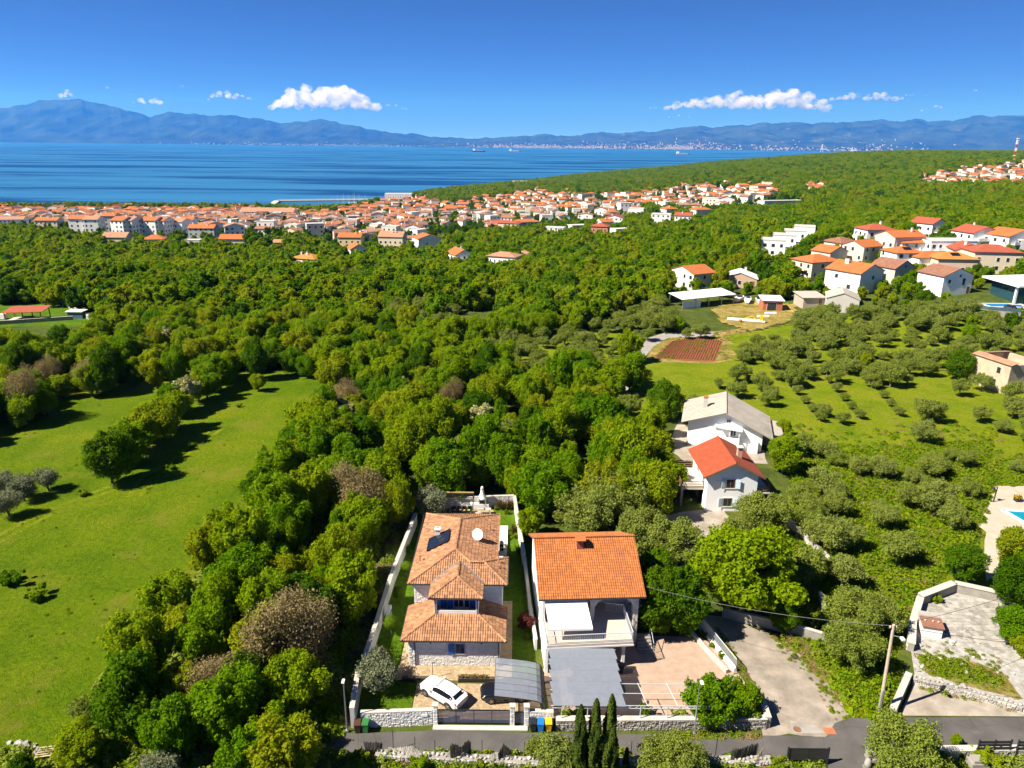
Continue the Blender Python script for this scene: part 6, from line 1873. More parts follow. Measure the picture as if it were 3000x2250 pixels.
def yacht(loc, rz, L, label, mast=True):
    Y = thing('yacht', label, 'boat', loc, rz, 'yachts moored in the marina')
    hw = L * .15
    st = [(-.5, .75), (-.2, 1.0), (.15, .95), (.38, .6), (.5, .02)]
    vs = []
    for u, k in st:
        vs += [(u * L, -hw * k, 1.3), (u * L, -hw * k * .6, -.3), (u * L, hw * k * .6, -.3), (u * L, hw * k, 1.3)]
    fs = [(i * 4 + k, i * 4 + (k + 1) % 4, i * 4 + 4 + (k + 1) % 4, i * 4 + 4 + k) for i in range(4) for k in range(4)] + [(0, 1, 2, 3)]
    MB().add(vs, fs).build('hull', M['boatw'], Y)
    MB().box(-.3 * L, .15 * L, -hw * .55, hw * .55, 1.3, 2.1).build('cabin', M['boatw'], Y)
    if mast:
        MB().tube((.05 * L, 0, 1.3), (.05 * L, 0, L * 1.35), .16, .1, 6).build('mast', M['boatw'], Y)
        MB().tube((.05 * L, 0, 2.9), (-.38 * L, 0, 2.9), .16, .14, 6).build('boom', M['bluedoor'], Y)
k = 0
for row, (a, b) in enumerate((((990, 603), (1050, 601)), ((1008, 599), (1070, 594)))):
    for i in range(9):
        p = G(a[0] + (b[0] - a[0]) * i / 8, a[1] + (b[1] - a[1]) * i / 8, SEA)
        yacht((p.x, p.y, SEA), 1.4 + rr.uniform(-.15, .15), rr.uniform(9, 14), ('white sailing yacht' if i % 2 == 0 else 'white motor boat') + (' at the near marina pontoon' if row == 0 else ' at the far marina pontoon'), i % 2 == 0)
for px, lb in ((1402, 'dark cargo ship far out left of the city'), (1508, 'pale ship anchored before the far city'), (2000, 'pale cargo ship far out before the right part of the city')):
    p = G(px, 445 + (px > 1900) * 9, SEA)
    p = p * min(1, 15000 / p.y)
    S = thing('cargo_ship', lb, 'ship', (p.x, p.y, SEA))
    MB().prism([(-75, -11), (60, -11), (80, 0), (60, 11), (-75, 11)], -1, 14).build('hull', M['anthra'] if px < 1450 else M['galv'], S)
    MB().box(-68, -42, -10, 10, 14.01, 36).build('bridge', M['boatw'], S)
    MB().box(-30, 50, -8, 8, 14.01, 19).build('deck_cargo', M['chalk'], S)
# the far city: blocks climbing the opposite shore, one mass at this distance
def far_city():
    pxs, vs, m, n = _HT['coastal_hills']
    V = np.array(vs).reshape(-1, m, 3)
    mb = MB()
    rr = random.Random(15)
    spots = [(1500, 120, 900), (1560, 90, 260), (1620, 100, 300), (1700, 90, 300), (1760, 60, 260), (1800, 90, 330), (1880, 60, 200), (1960, 60, 420), (2010, 70, 420), (2060, 60, 250), (2130, 50, 120), (2270, 80, 160), (2330, 60, 130), (2500, 90, 200), (2590, 60, 120), (2700, 60, 90)]
    for cx, sd, num in spots:
        for _ in range(int(num * .26)):
            px = rr.gauss(cx, sd * .6)
            i = int((px - pxs[0]) / (pxs[-1] - pxs[0]) * (m - 1))
            if not 0 <= i < m - 1: continue
            j = min(int(abs(rr.gauss(0, 5.0))), 18) + 1
            a, b = V[j, i], V[j + 1, i + 1]
            u = rr.random()
            p = a + (b - a) * u
            w_, h = rr.uniform(12, 36), rr.choice((9, 10, 12, 14, 20, 38))
            mb.box(p[0] - w_ / 2, p[0] + w_ / 2, p[1] - 10, p[1] + 10, p[2] - 30, p[2] + h + 3, 0 if rr.random() < .8 else 1)
    pxs, vs, m, n = _HT['mountain_range']
    V = np.array(vs).reshape(-1, m, 3)
    for _ in range(240):
        px = rr.gauss(1000, 220)
        i = int((px - pxs[0]) / (pxs[-1] - pxs[0]) * (m - 1))
        if not 0 <= i < m - 1: continue
        j = min(int(abs(rr.gauss(0, 2.0))), 12) + 1
        p = V[j, i]
        w_ = rr.uniform(12, 34)
        mb.box(p[0] - w_ / 2, p[0] + w_ / 2, p[1] - 10, p[1] + 10, p[2] - 30, p[2] + rr.uniform(10, 20), 0)
    o = mb.build('far_city', [M['chalk'], M['roofP']], kind='stuff', label='pale far city strung along the opposite shore')
far_city()
def mast_tower(px, py, Y, h, label, name, red=True):
    p = GY(px, py, Y)
    z = z1(p.x, p.y)
    T = thing(name, label, 'tower', (p.x, p.y, z))
    H = p.z - z
    rd = pm('mast_red', (.45, .04, .03), .6)
    for k in range(7):
        a, b = H * k / 7, H * (k + 1) / 7
        wa, wb = 1.7 - 1.2 * k / 7, 1.7 - 1.2 * (k + 1) / 7
        m = MB()
        for sx in (-1, 1):
            for sy in (-1, 1):
                m.bar((sx * wa, sy * wa, a), (sx * wb, sy * wb, b), .35)
            m.bar((sx * wa, -wa, a), (sx * wb, wb, b), .22).bar((-wa, sx * wa, a), (wb, sx * wb, b), .22).bar((wa, sx * wa, a), (-wb, sx * wb, b), .22)
        m.build('lattice_section', rd if k % 2 == 0 else M['frame'], T)
    for k in range(4):
        MB().box(-1.6, 1.6, -1.6, 1.6, H * (.72 + .07 * k), H * (.72 + .07 * k) + 1.2).build('antenna_panel', M['frame'], T)
mast_tower(2984, 402, 1320, 40, 'red and white lattice radio mast on the wooded ridge at far right', 'radio_mast')
# shipyard crane and white tanks behind the ridge, on the far shore
def crane(px, py, Y, label):
    p = GY(px, py, Y)
    T = thing('harbour_crane', label, 'crane', (p.x, p.y, SEA))
    h = p.z - SEA
    MB().bar((-25, 0, 0), (0, 0, h), 7).bar((25, 0, 0), (0, 0, h), 7).build('leg', M['frame'], T)
    MB().bar((-40, 0, h * .35), (110, 0, h * .35), 9, 12).build('girder', M['frame'], T)
    MB().bar((0, 0, h), (100, 0, h * .38), 3).build('stay', M['frame'], T)
crane(2410, 422, 15500, 'white harbour crane rising behind the wooded ridge')
crane(2497, 431, 15500, 'smaller white harbour crane right of the tall one')
# ------------------------------------------------------------------ dry stone wall along the lane, posts, terrace, pool
def dry_wall(name, pts, h, t, label, seed, n_single=300, mat=None, cap=True, ch=(.12, .24), sw=(.16, .42), zb=0.0):
    W = thing(name, label, 'wall', (pts[0][0], pts[0][1], zb))
    left = n_single
    for i, (a, b) in enumerate(zip(pts[:-1], pts[1:])):
        a, b = Vector((*a, zb)), Vector((*b, zb))
        d = (b - a).normalized()
        s = MB().bar(a + Vector((0, 0, h / 2 - .15)), b + Vector((0, 0, h / 2 - .15)), t - .06, h + .26).build('core', M['concrete'], W, True)
        sd = d.cross(Vector((0, 0, 1)))
        L = (b - a).length
        lay_stones(s, a + sd * (t / 2 - .03), d, L, h, ch, sw, mat or M['stone'], n_single=min(left, 300), seed=seed + i, depth=(.04, .12), gap=.014, out=sd, rough=1.0)
        left = max(0, left - 300)
        if cap:
            n = max(1, round(L / .8))
            for k in range(n):
                MB().bar(a + d * (L * k / n + .006) + Vector((0, 0, h + .04)), a + d * (L * (k + 1) / n - .006) + Vector((0, 0, h + .04)), t + .1, .08).build('coping_stone', M['chalk'], s, True)
        else:                                             # loose stones on top
            rr = random.Random(seed + 50 + i)
            n = max(2, int(L / .34))
            for k in range(n):
                p = a + d * (L * (k + .5) / n) + sd * rr.uniform(-.5, .5) * t * .5
                r = rr.uniform(.10, .2)
                m = MB()
                ico(m, (p.x, p.y, p.z + h + .05), r, 1, .7)
                m.v = [tuple(Vector(v) + Vector((rr.uniform(-.04, .04), rr.uniform(-.04, .04), rr.uniform(-.04, .04)))) for v in m.v]
                m.build('loose_stone', mat or M['stone'], W, True)
    return W
dry_wall('dry_stone_wall', [(3.95, 48.35), (12.5, 48.55), (21.6, 48.75)], 1.0, .5, 'long grey dry stone wall with pale coping along the lane', 61)
dry_wall('dry_stone_wall', [(21.7, 48.6), (21.9, 51.4)], 1.1, .45, 'short return of the stone wall beside the dusty track', 63)
dry_wall('dry_stone_wall', [(-10.5, 45.2), (-2.0, 44.75), (3.2, 44.5)], .55, .7, 'tumbled white stone wall below the lane on the left', 64, mat=M['stonew'], cap=False)
dry_wall('dry_stone_wall', [(6.5, 44.55), (16.0, 44.85), (20.8, 45.0)], .55, .7, 'tumbled white stone wall below the lane in the middle', 66, mat=M['stonew'], cap=False)
dry_wall('dry_stone_wall', [(28.6, 45.6), (34.0, 45.8), (42, 46)], .8, .5, 'grey stone wall with dark railing below the lane on the right', 68, cap=True)
for i, (px, py) in enumerate(((1153, 2195), (1217, 2212), (1275, 2222), (1412, 2222), (1535, 2226), (1846, 2225), (2094, 2217))):
    p = G(px, py)
    P = thing('fence_post', 'thin dark iron fence post below the lane, %s from the left' % ('first', 'second', 'third', 'fourth', 'fifth', 'sixth', 'seventh')[i], 'post', (p.x, p.y - .1, 0), 0, 'iron posts below the lane')
    MB().bar((0, 0, 0), (.02, .03, 1.9), .05).build('shaft', M['anthra'], P)
    MB().box(-.07, .07, -.07, .07, 0, .06).build('foot', M['concrete'], P)
M['reed'] = pm('dark_reed', (0.075, 0.062, 0.05), 0.95, 0.3, 8, 0.3, 30, island=.35)
M['reedp'] = pm('pale_reed', (0.46, 0.36, 0.22), 0.95, 0.2, 8, 0.3, 30, island=.25)
def reed_screen(px, py, w_, h, label, top, seed, mat='reed', lean=0.0):
    """torn reed screening: separate stalks of uneven height"""
    p = G(px, py)
    T = thing('reed_screen', label, 'screen', (p.x, p.y, 0))
    rr = random.Random(seed)
    n = int(w_ / .035)
    for i in range(n):
        u = i / n
        hh = h * top(u) * rr.uniform(.9, 1.05)
        x = (u - .5) * w_
        bend = .35 * (1 - math.cos(u * 3))
        MB().bar((x, rr.uniform(-.03, .03) + bend, .1), (x + lean * hh * (u - .2), bend + rr.uniform(-.06, .06) - .15 * hh, .3 + hh), .036, .02).build('stalk', M[mat], T)
    MB().bar((-w_ / 2, .05, .45), (w_ / 2, .35, .5), .03).build('binding', M['anthra'], T)
reed_screen(1350, 2235, 1.6, 1.8, 'torn dark reed screen standing behind the left stone wall', lambda u: .95 - .25 * u + .15 * math.sin(u * 9), 1)
reed_screen(1480, 2240, 1.1, 1.9, 'pointed dark reed screen right of the first torn screen', lambda u: 1 - abs(u - .35) * 1.3, 2)
reed_screen(1095, 2220, 1.1, 1.7, 'leaning dark reed screen farthest left below the lane', lambda u: 1 - u * .7, 3, lean=.3)
reed_screen(2180, 2240, 2.3, 1.5, 'wide brown reed screen curling at its right end', lambda u: 1 - .12 * u, 4, 'reed')
reed_screen(2222, 2246, .8, 1.0, 'pale torn reed flap beside the wide brown screen', lambda u: .4 + .6 * u, 5, 'reedp')
def torn_mat(px, py, w_, d_, rz, label, seed):
    p = G(px, py)
    T = thing('fallen_reed_mat', label, 'screen', (p.x, p.y, 0), rz)
    rr = random.Random(seed)
    n = int(w_ / .045)
    for i in range(n):
        x = (i / n - .5) * w_
        MB().bar((x, -d_ / 2 * rr.uniform(.7, 1), .45 + .15 * math.sin(x * 2)), (x + .1, d_ / 2 * rr.uniform(.6, 1), .65 + .2 * math.sin(x * 2 + 1)), .04, .015).build('stalk', M['reedg'], T)
    MB().bar((-w_ / 2, 0, .5), (w_ / 2, .05, .55), .03).build('binding', M['anthra'], T)
M['reedg'] = pm('grey_reed', (0.27, 0.25, 0.23), 0.95, 0.2, 8, 0.2, 30, island=.3)
torn_mat(1185, 2222, 3.0, 1.0, -.15, 'fallen grey reed mat draped over the left stone wall', 6)
torn_mat(1320, 2232, 1.0, .7, .3, 'small grey reed scrap lying left of the torn screen', 7)
torn_mat(1445, 2240, .8, .8, .2, 'small pale reed scrap beside the pointed screen', 8)
def mesh_panel(px, py, w_, h, label, rz=0.0, n=2):
    p = G(px, py)
    T = thing('metal_gate', label, 'gate', (p.x, p.y, 0), rz)
    f = MB().bar((-w_ / 2, 0, .5), (w_ / 2, 0, .5), .06).bar((-w_ / 2, 0, .5 + h), (w_ / 2, 0, .5 + h), .06)
    f.bar((-w_ / 2, 0, .5 + h * .48), (w_ / 2, 0, .5 + h * .48), .05)
    for i in range(n + 1):
        f.bar((-w_ / 2 + w_ * i / n, 0, .4), (-w_ / 2 + w_ * i / n, 0, .5 + h), .06)
    f.build('frame', M['anthra'], T)
    for i in range(n):
        a = -w_ / 2 + w_ * i / n + .04
        MB().box(a, a + w_ / n - .08, -.012, .012, .55, .46 + h).build('screen_panel', sheer('dark_netting_%d' % px, (.035, .032, .03), .88), T)
    for s in (-1, 1):
        MB().box(s * (w_ / 2 + .12) - .07, s * (w_ / 2 + .12) + .07, -.07, .07, 0, .6 + h).build('post', M['anthra'], T)
mesh_panel(2362, 2240, 2.9, 1.1, 'dark netted metal gate beside the road junction')
for i, (px, w_) in enumerate(((2890, 2.6), (3010, 3.0))):
    p = G(px, 2205)
    T = thing('dark_railing', 'dark slatted railing on the lower right wall, %s section' % ('left', 'right')[i], 'fence', (p.x, p.y - .6, 0), .03)
    for k in range(3):
        MB().box(-w_ / 2, w_ / 2, -.02, .02, .95 + k * .3, 1.17 + k * .3).build('slat', M['anthra'], T)
    for s in (-1, 0, 1):
        MB().box(s * w_ / 2 - .05, s * w_ / 2 + .05, -.05, .05, .2, 1.9).build('post', M['anthra'], T)
p = G(2770, 2225)
T = thing('garden_gate', 'arched grey metal gate under a yellow green vine', 'gate', (p.x, p.y - .4, 0))
for i in range(11):
    x = -.6 + .12 * i
    MB().bar((x, 0, .1), (x, 0, 1.3 + .45 * math.sqrt(max(0, 1 - (x / .62) ** 2))), .06, .03).build('bar', M['galv'], T)
MB().bar((-.62, 0, .3), (.62, 0, .3), .05).bar((-.62, 0, 1.2), (.62, 0, 1.2), .05).build('rail', M['galv'], T)
p = G(2850, 2248)
T = thing('concrete_pillar', 'square weathered concrete gate pillar at the bottom right', 'pillar', (p.x, p.y - .2, 0))
MB().box(-.55, .55, -.45, .45, 0, .9).build('plinth', M['concrete'], T)
MB().box(-.40, .40, -.35, .35, .901, 1.15).build('cap', M['concrete'], T)
p = G(2535, 2240)
T = thing('white_bollard', 'stubby white roadside stone at the road fork', 'bollard', (p.x, p.y - .3, 0))
MB().lathe([(.28, 0), (.26, .5), (.2, .8), (.08, .92)], 10).build('stone_body', M['stonew'], T, smooth=True)
MB().lathe([(.34, 0), (.34, .08)], 10).build('foot', M['concrete'], T)

# ---- wooden power pole with lamp and wires
T = thing('power_pole', 'tall leaning wooden power pole with small street lamp at the track junction', 'pole', (32.0, 50.4, 0))
pb = pm('pole_wood', (0.46, 0.37, 0.27), 0.9, 0.2, 5, 0.3, 25)
MB().bar((-.16, -.1, -.3), (-.16, -.1, 2.6), .16, .2).build('concrete_stub', M['concrete'], T)
MB().tube((0, 0, 0), (-.35, 0, 9.1), .17, .12, 10).build('shaft', pb, T)
MB().bar((-.33, -.05, 8.1), (.25, -.45, 8.2), .06).build('lamp_arm', M['galv'], T)
MB().box(.12, .38, -.78, -.38, 8.08, 8.24).build('lamp_head', M['frame'], T)
MB().bar((-.7, 0, 8.8), (0, 0, 8.8), .1).build('crossbar', M['wood'], T)
for x in (-.6, -.1):
    MB().lathe([(.05, 0), (.07, .06), (.04, .14)], 8, c=(x, 0, 8.85)).build('insulator', M['boatw'], T)
top = Vector((31.65, 50.4, 9.0))
wm = glass_pane('wire_black', (.01, .01, .01), .5)
for i, (e, lb) in enumerate(((Vector((60, 47, 8.6)), 'thin overhead wire running right from the power pole'), (Vector((58, 62, 8.2)), 'thin overhead wire slanting away over the stone terrace'), (Vector((12.6, 60, 6.2)), 'thin overhead wire running left to the orange roofed house'))):
    m = MB()
    N = 14
    for k in range(N):
        q = [top.lerp(e, t) - Vector((0, 0, 4 * t * (1 - t) * .7)) for t in (k / N, (k + 1) / N)]
        m.tube(q[0], q[1], .02, .02, 4, caps=False)
    tag(m.build('overhead_wire', wm), lb, 'wire', 'overhead wires')

# ---- railing and low wall between court and track
T = thing('steel_fence', 'pale blue steel railing on a low wall between court and track', 'fence', (20.2, 58, 0))
a, b = Vector((18.9, 63.2, 0)), Vector((21.0, 55.4, 0))
d = (b - a)
MB().bar(a + Vector((0, 0, .2)), b + Vector((0, 0, .2)), .3, .5).build('base_wall', M['hwhite'], T, True)
MB().bar(a + Vector((0, 0, 1.45)), b + Vector((0, 0, 1.45)), .06, .06).bar(a + Vector((0, 0, .6)), b + Vector((0, 0, .6)), .05, .05).build('rail', M['metalw'], T, True)
for i in range(44):
    q = a + d * (i / 43)
    MB().bar(q + Vector((0, 0, .45)), q + Vector((0, 0, 1.44)), .05, .03).build('baluster', M['metalw'], T, True)
T = thing('curved_kerb', 'curved pale kerb wall round the planted strip of the court', 'wall', (18, 60, 0))
kp = [(16.2, 62.6), (17.2, 62.8), (17.8, 62.2), (18.3, 60.5), (19.2, 57.8), (20.2, 55.2)]
for p0, p1 in zip(kp[:-1], kp[1:]):
    MB().bar((*p0, .18), (*p1, .18), .3, .5).build('kerb_block', M['chalk'], T, True)
wall_run('plot_wall', [(37.2, 73.5), (35.9, 82), (35.2, 86)], 1.0, .35, 'low pale wall right of the white houses beside the orchard', mat=M['stonew'], seed=71)
wall_run('plot_wall', [(22.0, 63.6), (28.5, 61.0), (31.4, 59.4)], 1.1, .3, 'grey wall under the walnut tree at the head of the track', mat=M['concrete'], seed=72)
wall_run('plot_wall', [(31.5, 59.6), (33.2, 66.5)], 1.2, .3, 'ribbed concrete wall end right of the walnut tree', mat=M['concrete'], seed=73)
MB().box(27.0, 27.7, 57.2, 57.8, .0, .07).build('drain_cover', M['anthra'], label='dark square drain cover on the dry verge', cat='drain cover')
tag(MB().lathe([(.33, 0), (.33, .075)], 18).build('manhole_cover', M['wood'], None, loc=tuple(G(2335, 2138))), 'round rusty manhole cover on the pale concrete patch', 'manhole')
q = G(2430, 2143)
MB().box(q.x - .45, q.x + .45, q.y - .35, q.y + .35, .0, .075).build('grate', M['brickw'], label='rusty square grate at the corner of the lane', cat='drain cover')

# ---- stone terrace of the ruined garden at the lower right
def terrace():
    S = [(43.9, 66.3), (48.9, 68.7), (54.5, 66.2), (60, 64), (60, 50.3), (44.8, 50.3), (37.2, 54.3), (39.0, 58.6), (40.8, 62.0)]
    sheet('stone_terrace', S, M['terrastone'], .06, 'crazy paved stone terrace with weathered slabs', px=False, thick=.4)
    rr = random.Random(44)
    D = MB().box(46, 46.2, 62, 62.2, .02, .06).build('paving_slabs', M['terrastone'], kind='structure', label='irregular paving slabs of the terrace')
    sp = []
    y = 58.8
    while y < 66.5:
        x = 42.6
        hh = rr.uniform(.35, .6)
        while x < 55:
            ww = rr.uniform(.35, .8)
            if inpoly([(x + ww / 2, y + hh / 2)], [(43.3, 61.5), (44.5, 65.6), (49, 67.8), (54, 65.6), (54, 60), (47.5, 58.9)])[0]:
                sp.append((x, y, ww, hh))
            x += ww
        y += hh
    for (x, y, ww, hh) in sp[:300]:
        j = lambda: rr.uniform(-.06, .06)
        z = .085 + rr.uniform(0, .02)
        c = [(x + .03 + j(), y + .03 + j()), (x + ww - .03 + j(), y + .03 + j()), (x + ww - .03 + j(), y + hh - .03 + j()), (x + .03 + j(), y + hh - .03 + j())]
        MB().add([(a, b, .055) for a, b in c] + [(a, b, z) for a, b in c], [(4, 5, 6, 7), (0, 1, 5, 4), (1, 2, 6, 5), (2, 3, 7, 6), (3, 0, 4, 7)]).build('slab', M['stone'], D)
    dry_wall('terrace_wall', [(54.6, 66.1), (48.9, 68.7)], 1.1, .7, 'long stone parapet along the back of the terrace', 81, n_single=160, mat=M['stonew'])
    dry_wall('terrace_wall', [(48.8, 68.7), (43.9, 66.3)], 1.1, .7, 'slanting stone parapet at the far left corner of the terrace', 82, n_single=120, mat=M['stonew'])
    dry_wall('terrace_wall', [(43.8, 66.2), (40.8, 62.0), (38.9, 58.6)], .9, .6, 'left stone parapet of the terrace above the orchard', 83, n_single=200, mat=M['stonew'])
    dry_wall('terrace_wall', [(36.9, 54.4), (40.6, 52.9), (44.6, 50.9), (47, 50.2)], .6, .6, 'low curved rubble wall round the weedy bed', 86, n_single=260, mat=M['stonew'], cap=False)
    dry_wall('terrace_wall', [(32.9, 50.1), (36.6, 54.6)], .8, .45, 'pale stone wall between the power pole and the paved strip', 89, n_single=160, mat=M['stonew'])
    sheet('paved_strip', [(33.6, 50.15), (44.8, 50.2), (40.6, 52.6), (36.9, 54.1)], M['gravel'], .062, 'pale paved strip beside the lane', px=False)
    sheet('weedy_bed', [(39.6, 56.4), (41.5, 57.6), (44.5, 57.0), (46, 55.4), (45.6, 52.2), (42.5, 53.4), (40.2, 54.6)], M['dryg'], .075, 'weedy bed inside the rubble wall', px=False)
    # outdoor oven
    T = thing('outdoor_oven', 'white outdoor oven with rusty tiled top on the terrace', 'oven', (42.2, 61.2, .06), -.25)
    MB().box(-.9, .9, -.6, .6, 0, 1.1).build('body', M['hwhite'], T)
    MB().slab([(-1.0, -.75, 1.25), (1.0, -.75, 1.25), (1.0, .7, 1.5), (-1.0, .7, 1.5)], .1).build('tiled_top', M['roofBr'], T)
    for x in (-.6, .1, .6):
        MB().lathe([(.09, 0), (.1, .1), (.05, .13)], 8, c=(x, .1, 1.42)).build('pot', M['chalk'], T)
    MB().box(-.9, .9, .7, 1.5, 0, 1.6).build('back_block', M['stonew'], T)
    L = thing('log_pile', 'small pile of split logs beside the outdoor oven', 'logs', (43.7, 62.2, .06))
    for i in range(14):
        an = rr.uniform(-.6, .6)
        c = Vector((rr.uniform(-.4, .4), rr.uniform(-.4, .4), .1 + .09 * (i // 4)))
        dd = Vector((math.cos(an), math.sin(an), rr.uniform(-.1, .3))) * .35
        MB().tube(c - dd, c + dd, .07, .06, 6).build('log', M['wood'], L)
terrace()
# ---- pool terrace at the right edge
P = thing('swimming_pool', 'turquoise swimming pool with white coping at the right edge', 'pool', (71, 84, 0))
c = [Vector((66.4, 87.6, 0)), Vector((78, 86.3, 0)), Vector((76.5, 79.5, 0)), Vector((67.8, 80.6, 0))]
MB().slab([p + Vector((0, 0, .10)) for p in c], .05).build('water', pm('pool_water', (0.006, 0.23, 0.33), 0.05, 0.12, 1.2, 0.3, 6, spec=.6), P, True)
for i in range(4):
    a, b = c[i], c[(i + 1) % 4]
    MB().bar(a + Vector((0, 0, .07)), b + Vector((0, 0, .07)), .55, .16).build('coping', M['hwhite'], P, True)
T = thing('outdoor_shower', 'dark outdoor shower post with round head beside the pool', 'shower', (66.7, 90.0, 0))
MB().tube((0, 0, 0), (.1, 0, 2.3), .09, .07, 8).build('post', M['anthra'], T)
MB().lathe([(.28, 0), (.3, .08), (.12, .22), (.02, .25)], 12, c=(-.45, 0, 2.05)).build('shower_head', M['anthra'], T)
MB().bar((.1, 0, 2.25), (-.45, 0, 2.25), .05).build('arm', M['anthra'], T)
T = thing('stone_planter', 'dark square planter with yellow flowers behind the pool', 'planter', (70.2, 90.3, 0))
MB().box(-.35, .35, -.35, .35, 0, .5).build('tub', M['anthra'], T)
MB().box(-.31, .31, -.31, .31, .5, .52).build('soil', M['mulch'], T)
YELLOW = T
# ---- ruined stone house at the right edge
def ruin():
    b = GT(2915, 1150)
    T = thing('ruined_house', 'tall roofless old stone house with broken tiled eaves at the right edge', 'house', (b.x + 3.5, b.y + 3.5, b.z), .25)
    ow = pm('old_render', (0.46, 0.38, 0.27), 0.95, 0.22, 0.5, 0.4, 8, stain=(0.33, 0.29, 0.24))
    for (x0, x1, y0, y1) in ((-4, 4, -4.5, -4.0), (-4, -3.5, -3.999, 3.999), (3.5, 4, -3.999, 3.999), (-4, 4, 4.0, 4.5)):
        MB().box(x0, x1, y0, y1, -1, 6.2 if x1 - x0 < 2 else 6.0).build('wall', ow, T)
    MB().slab([(-4.3, -4.8, 6.1), (-2.6, -4.8, 6.6), (-2.6, 4.6, 6.6), (-4.3, 4.6, 6.1)], .1).build('broken_roof', M['roofP'], T)
    MB().slab([(-2.5, 2.9, 6.65), (4.2, 2.9, 6.5), (4.2, 4.8, 6.1), (-2.5, 4.8, 6.2)], .1).build('broken_roof', M['roofP'], T)
    MB().box(-3.49, 3.49, -3.99, 3.99, 2.6, 2.8).build('fallen_floor', M['roofG'], T)
    for (y, z) in ((-2, 4.4), (-1.5, 1.8)):
        MB().box(-4.03, -3.98, y - .4, y + .4, z - .6, z + .6).build('window_opening', M['glass'], T)
    KEEP_OUT.append((b.x + 3.5, b.y + 3.5, 7))
    house('annex_house', 'low stone annex with pink tiled roof right of the ruined house', (b.x + 10.5, b.y + .5, b.z), .25, 8, 7, 3.2, 'mono', 1.6, 'x', (.5, .44, .36), 'roofP', 0, wins=[('l', 0, 1.8, .7, 1.0)], door=False)
ruin()
# ---- modern glass villa with pool, fence and parked cars
def modern():
    b = GT(2985, 895)
    T = thing('glass_villa', 'modern villa with pale overhanging flat roof and dark glass walls', 'house', (b.x + 6, b.y + 6, b.z), .15)
    MB().box(-7, 7, -4, 6, -1, 5.6).build('glass_body', glass_pane('villa_glass', (.02, .06, .075), .05), T)
    MB().slab([(-9, -6, 5.7), (9, -6, 5.9), (9, 8, 6.4), (-9, 8, 6.2)], .45).build('roof', M['roofW'], T)
    for x in (-7.2, -2.5):
        MB().box(x - .9, x - .3, -4.4, -3.9, -1, 5.2).build('white_pier', M['hwhite'], T)
    KEEP_OUT.append((b.x + 6, b.y + 6, 12))
    KEEP_OUT.append((b.x - 6, b.y - 2, 15))
    KEEP_OUT.append((b.x - 8, b.y - 12, 9))
    zb = b.z
    q = GT(2945, 903)
    MB().prism([(q.x - 16, q.y - 8), (q.x + 25, q.y - 6), (q.x + 25, q.y + 14), (q.x - 14, q.y + 12)], zb - 3, zb + .15).build('villa_lawn', M['lawn'], kind='structure', label='lawn and parking of the glass villa')
    P = thing('villa_pool', 'small bright blue pool on the lawn of the glass villa', 'pool', (q.x, q.y, zb))
    MB().box(-7, 6, -2.6, 3.2, .151, .22).build('pool_deck', M['chalk'], P)
    MB().box(-5, 2, -1.4, 2.0, .221, .27).box(2.001, 4.6, -1.8, .8, .221, .27).build('water', pm('villa_pool_water', (.01, .22, .55), .06, .1, 1, .1, 5), P)
    F = thing('privacy_fence', 'long blue grey metal privacy fence round the glass villa garden', 'fence', (q.x - 14, q.y, zb))
    fp = [(q.x - 12.5, q.y + 11), (q.x - 15.5, q.y + 2), (q.x - 9, q.y - 6.5), (q.x - 2, q.y - 9.5)]
    fm = pm('fence_blue_grey', (.06, .10, .13), .5, .1, 2, 0)
    for a, c2 in zip(fp[:-1], fp[1:]):
        n = max(2, int((Vector(c2) - Vector(a)).length / 2.2))
        for i in range(n):
            u, v = Vector((*a, 0)).lerp(Vector((*c2, 0)), i / n), Vector((*a, 0)).lerp(Vector((*c2, 0)), (i + .97) / n)
            MB().bar((u.x, u.y, zb + .75), (v.x, v.y, zb + .75), .06, .9).build('panel', fm, F, True)
        MB().bar((*a, zb - .7), (*c2, zb - .7), .3, 1.9).build('base_wall', M['concrete'], F, True)
    for i, (dx, dy, nm, cc) in enumerate(((2, -6.2, 'silver', (.4, .42, .45)), (8, -5.8, 'white', (.75, .75, .75)), (5, -8.0, 'glossy white', (.8, .8, .8)), (-2.5, -5.6, 'dark', (.03, .03, .035)))):
        car('parked_car', nm + ' car parked behind the blue grey fence of the glass villa', (q.x + dx, q.y + dy, zb + .15), 1.4 if i != 2 else 3.2, paint('paint_far_%d' % i, cc))
modern()
# ---- garden shelter in the far left clearing
b = GT(70, 945)
T = thing('garden_shelter', 'open timber shelter with red sheet roof in the walled garden far left', 'shelter', (b.x, b.y + 2, b.z), .12)
MB().slab([(-5, -2.8, 2.6), (5.2, -2.8, 2.8), (5.2, 2.8, 3.4), (-5, 2.8, 3.2)], .12).build('roof', M['roofR'], T)
for x in (-4.5, 0, 4.5):
    for y in (-2.4, 2.4):
        MB().box(x - .1, x + .1, y - .1, y + .1, -.2, 2.9 + (.3 if y > 0 else -.3)).build('post', M['wood'], T)
MB().box(-4.6, 4.6, -2.5, 2.5, 0, .32).build('floor_slab', M['chalk'], T)
MB().box(-1.2, 1.6, -.6, .6, .9, 1.0).build('bench', M['wood'], T)
b = GT(222, 935)
T = thing('utility_cabin', 'small blue grey cabin with white roof in the walled garden', 'cabin', (b.x, b.y + 1, b.z))
MB().box(-2, 2, -1.2, 1.2, -.2, 1.9).build('body', pm('cabin_paint', (.08, .14, .2), .6), T)
MB().box(-2.3, 2.3, -1.5, 1.5, 1.901, 2.1).build('roof', M['roofW'], T)
b0, b1, b2, b3 = GT(-100, 958), GT(215, 940), GT(195, 900), GT(280, 950)
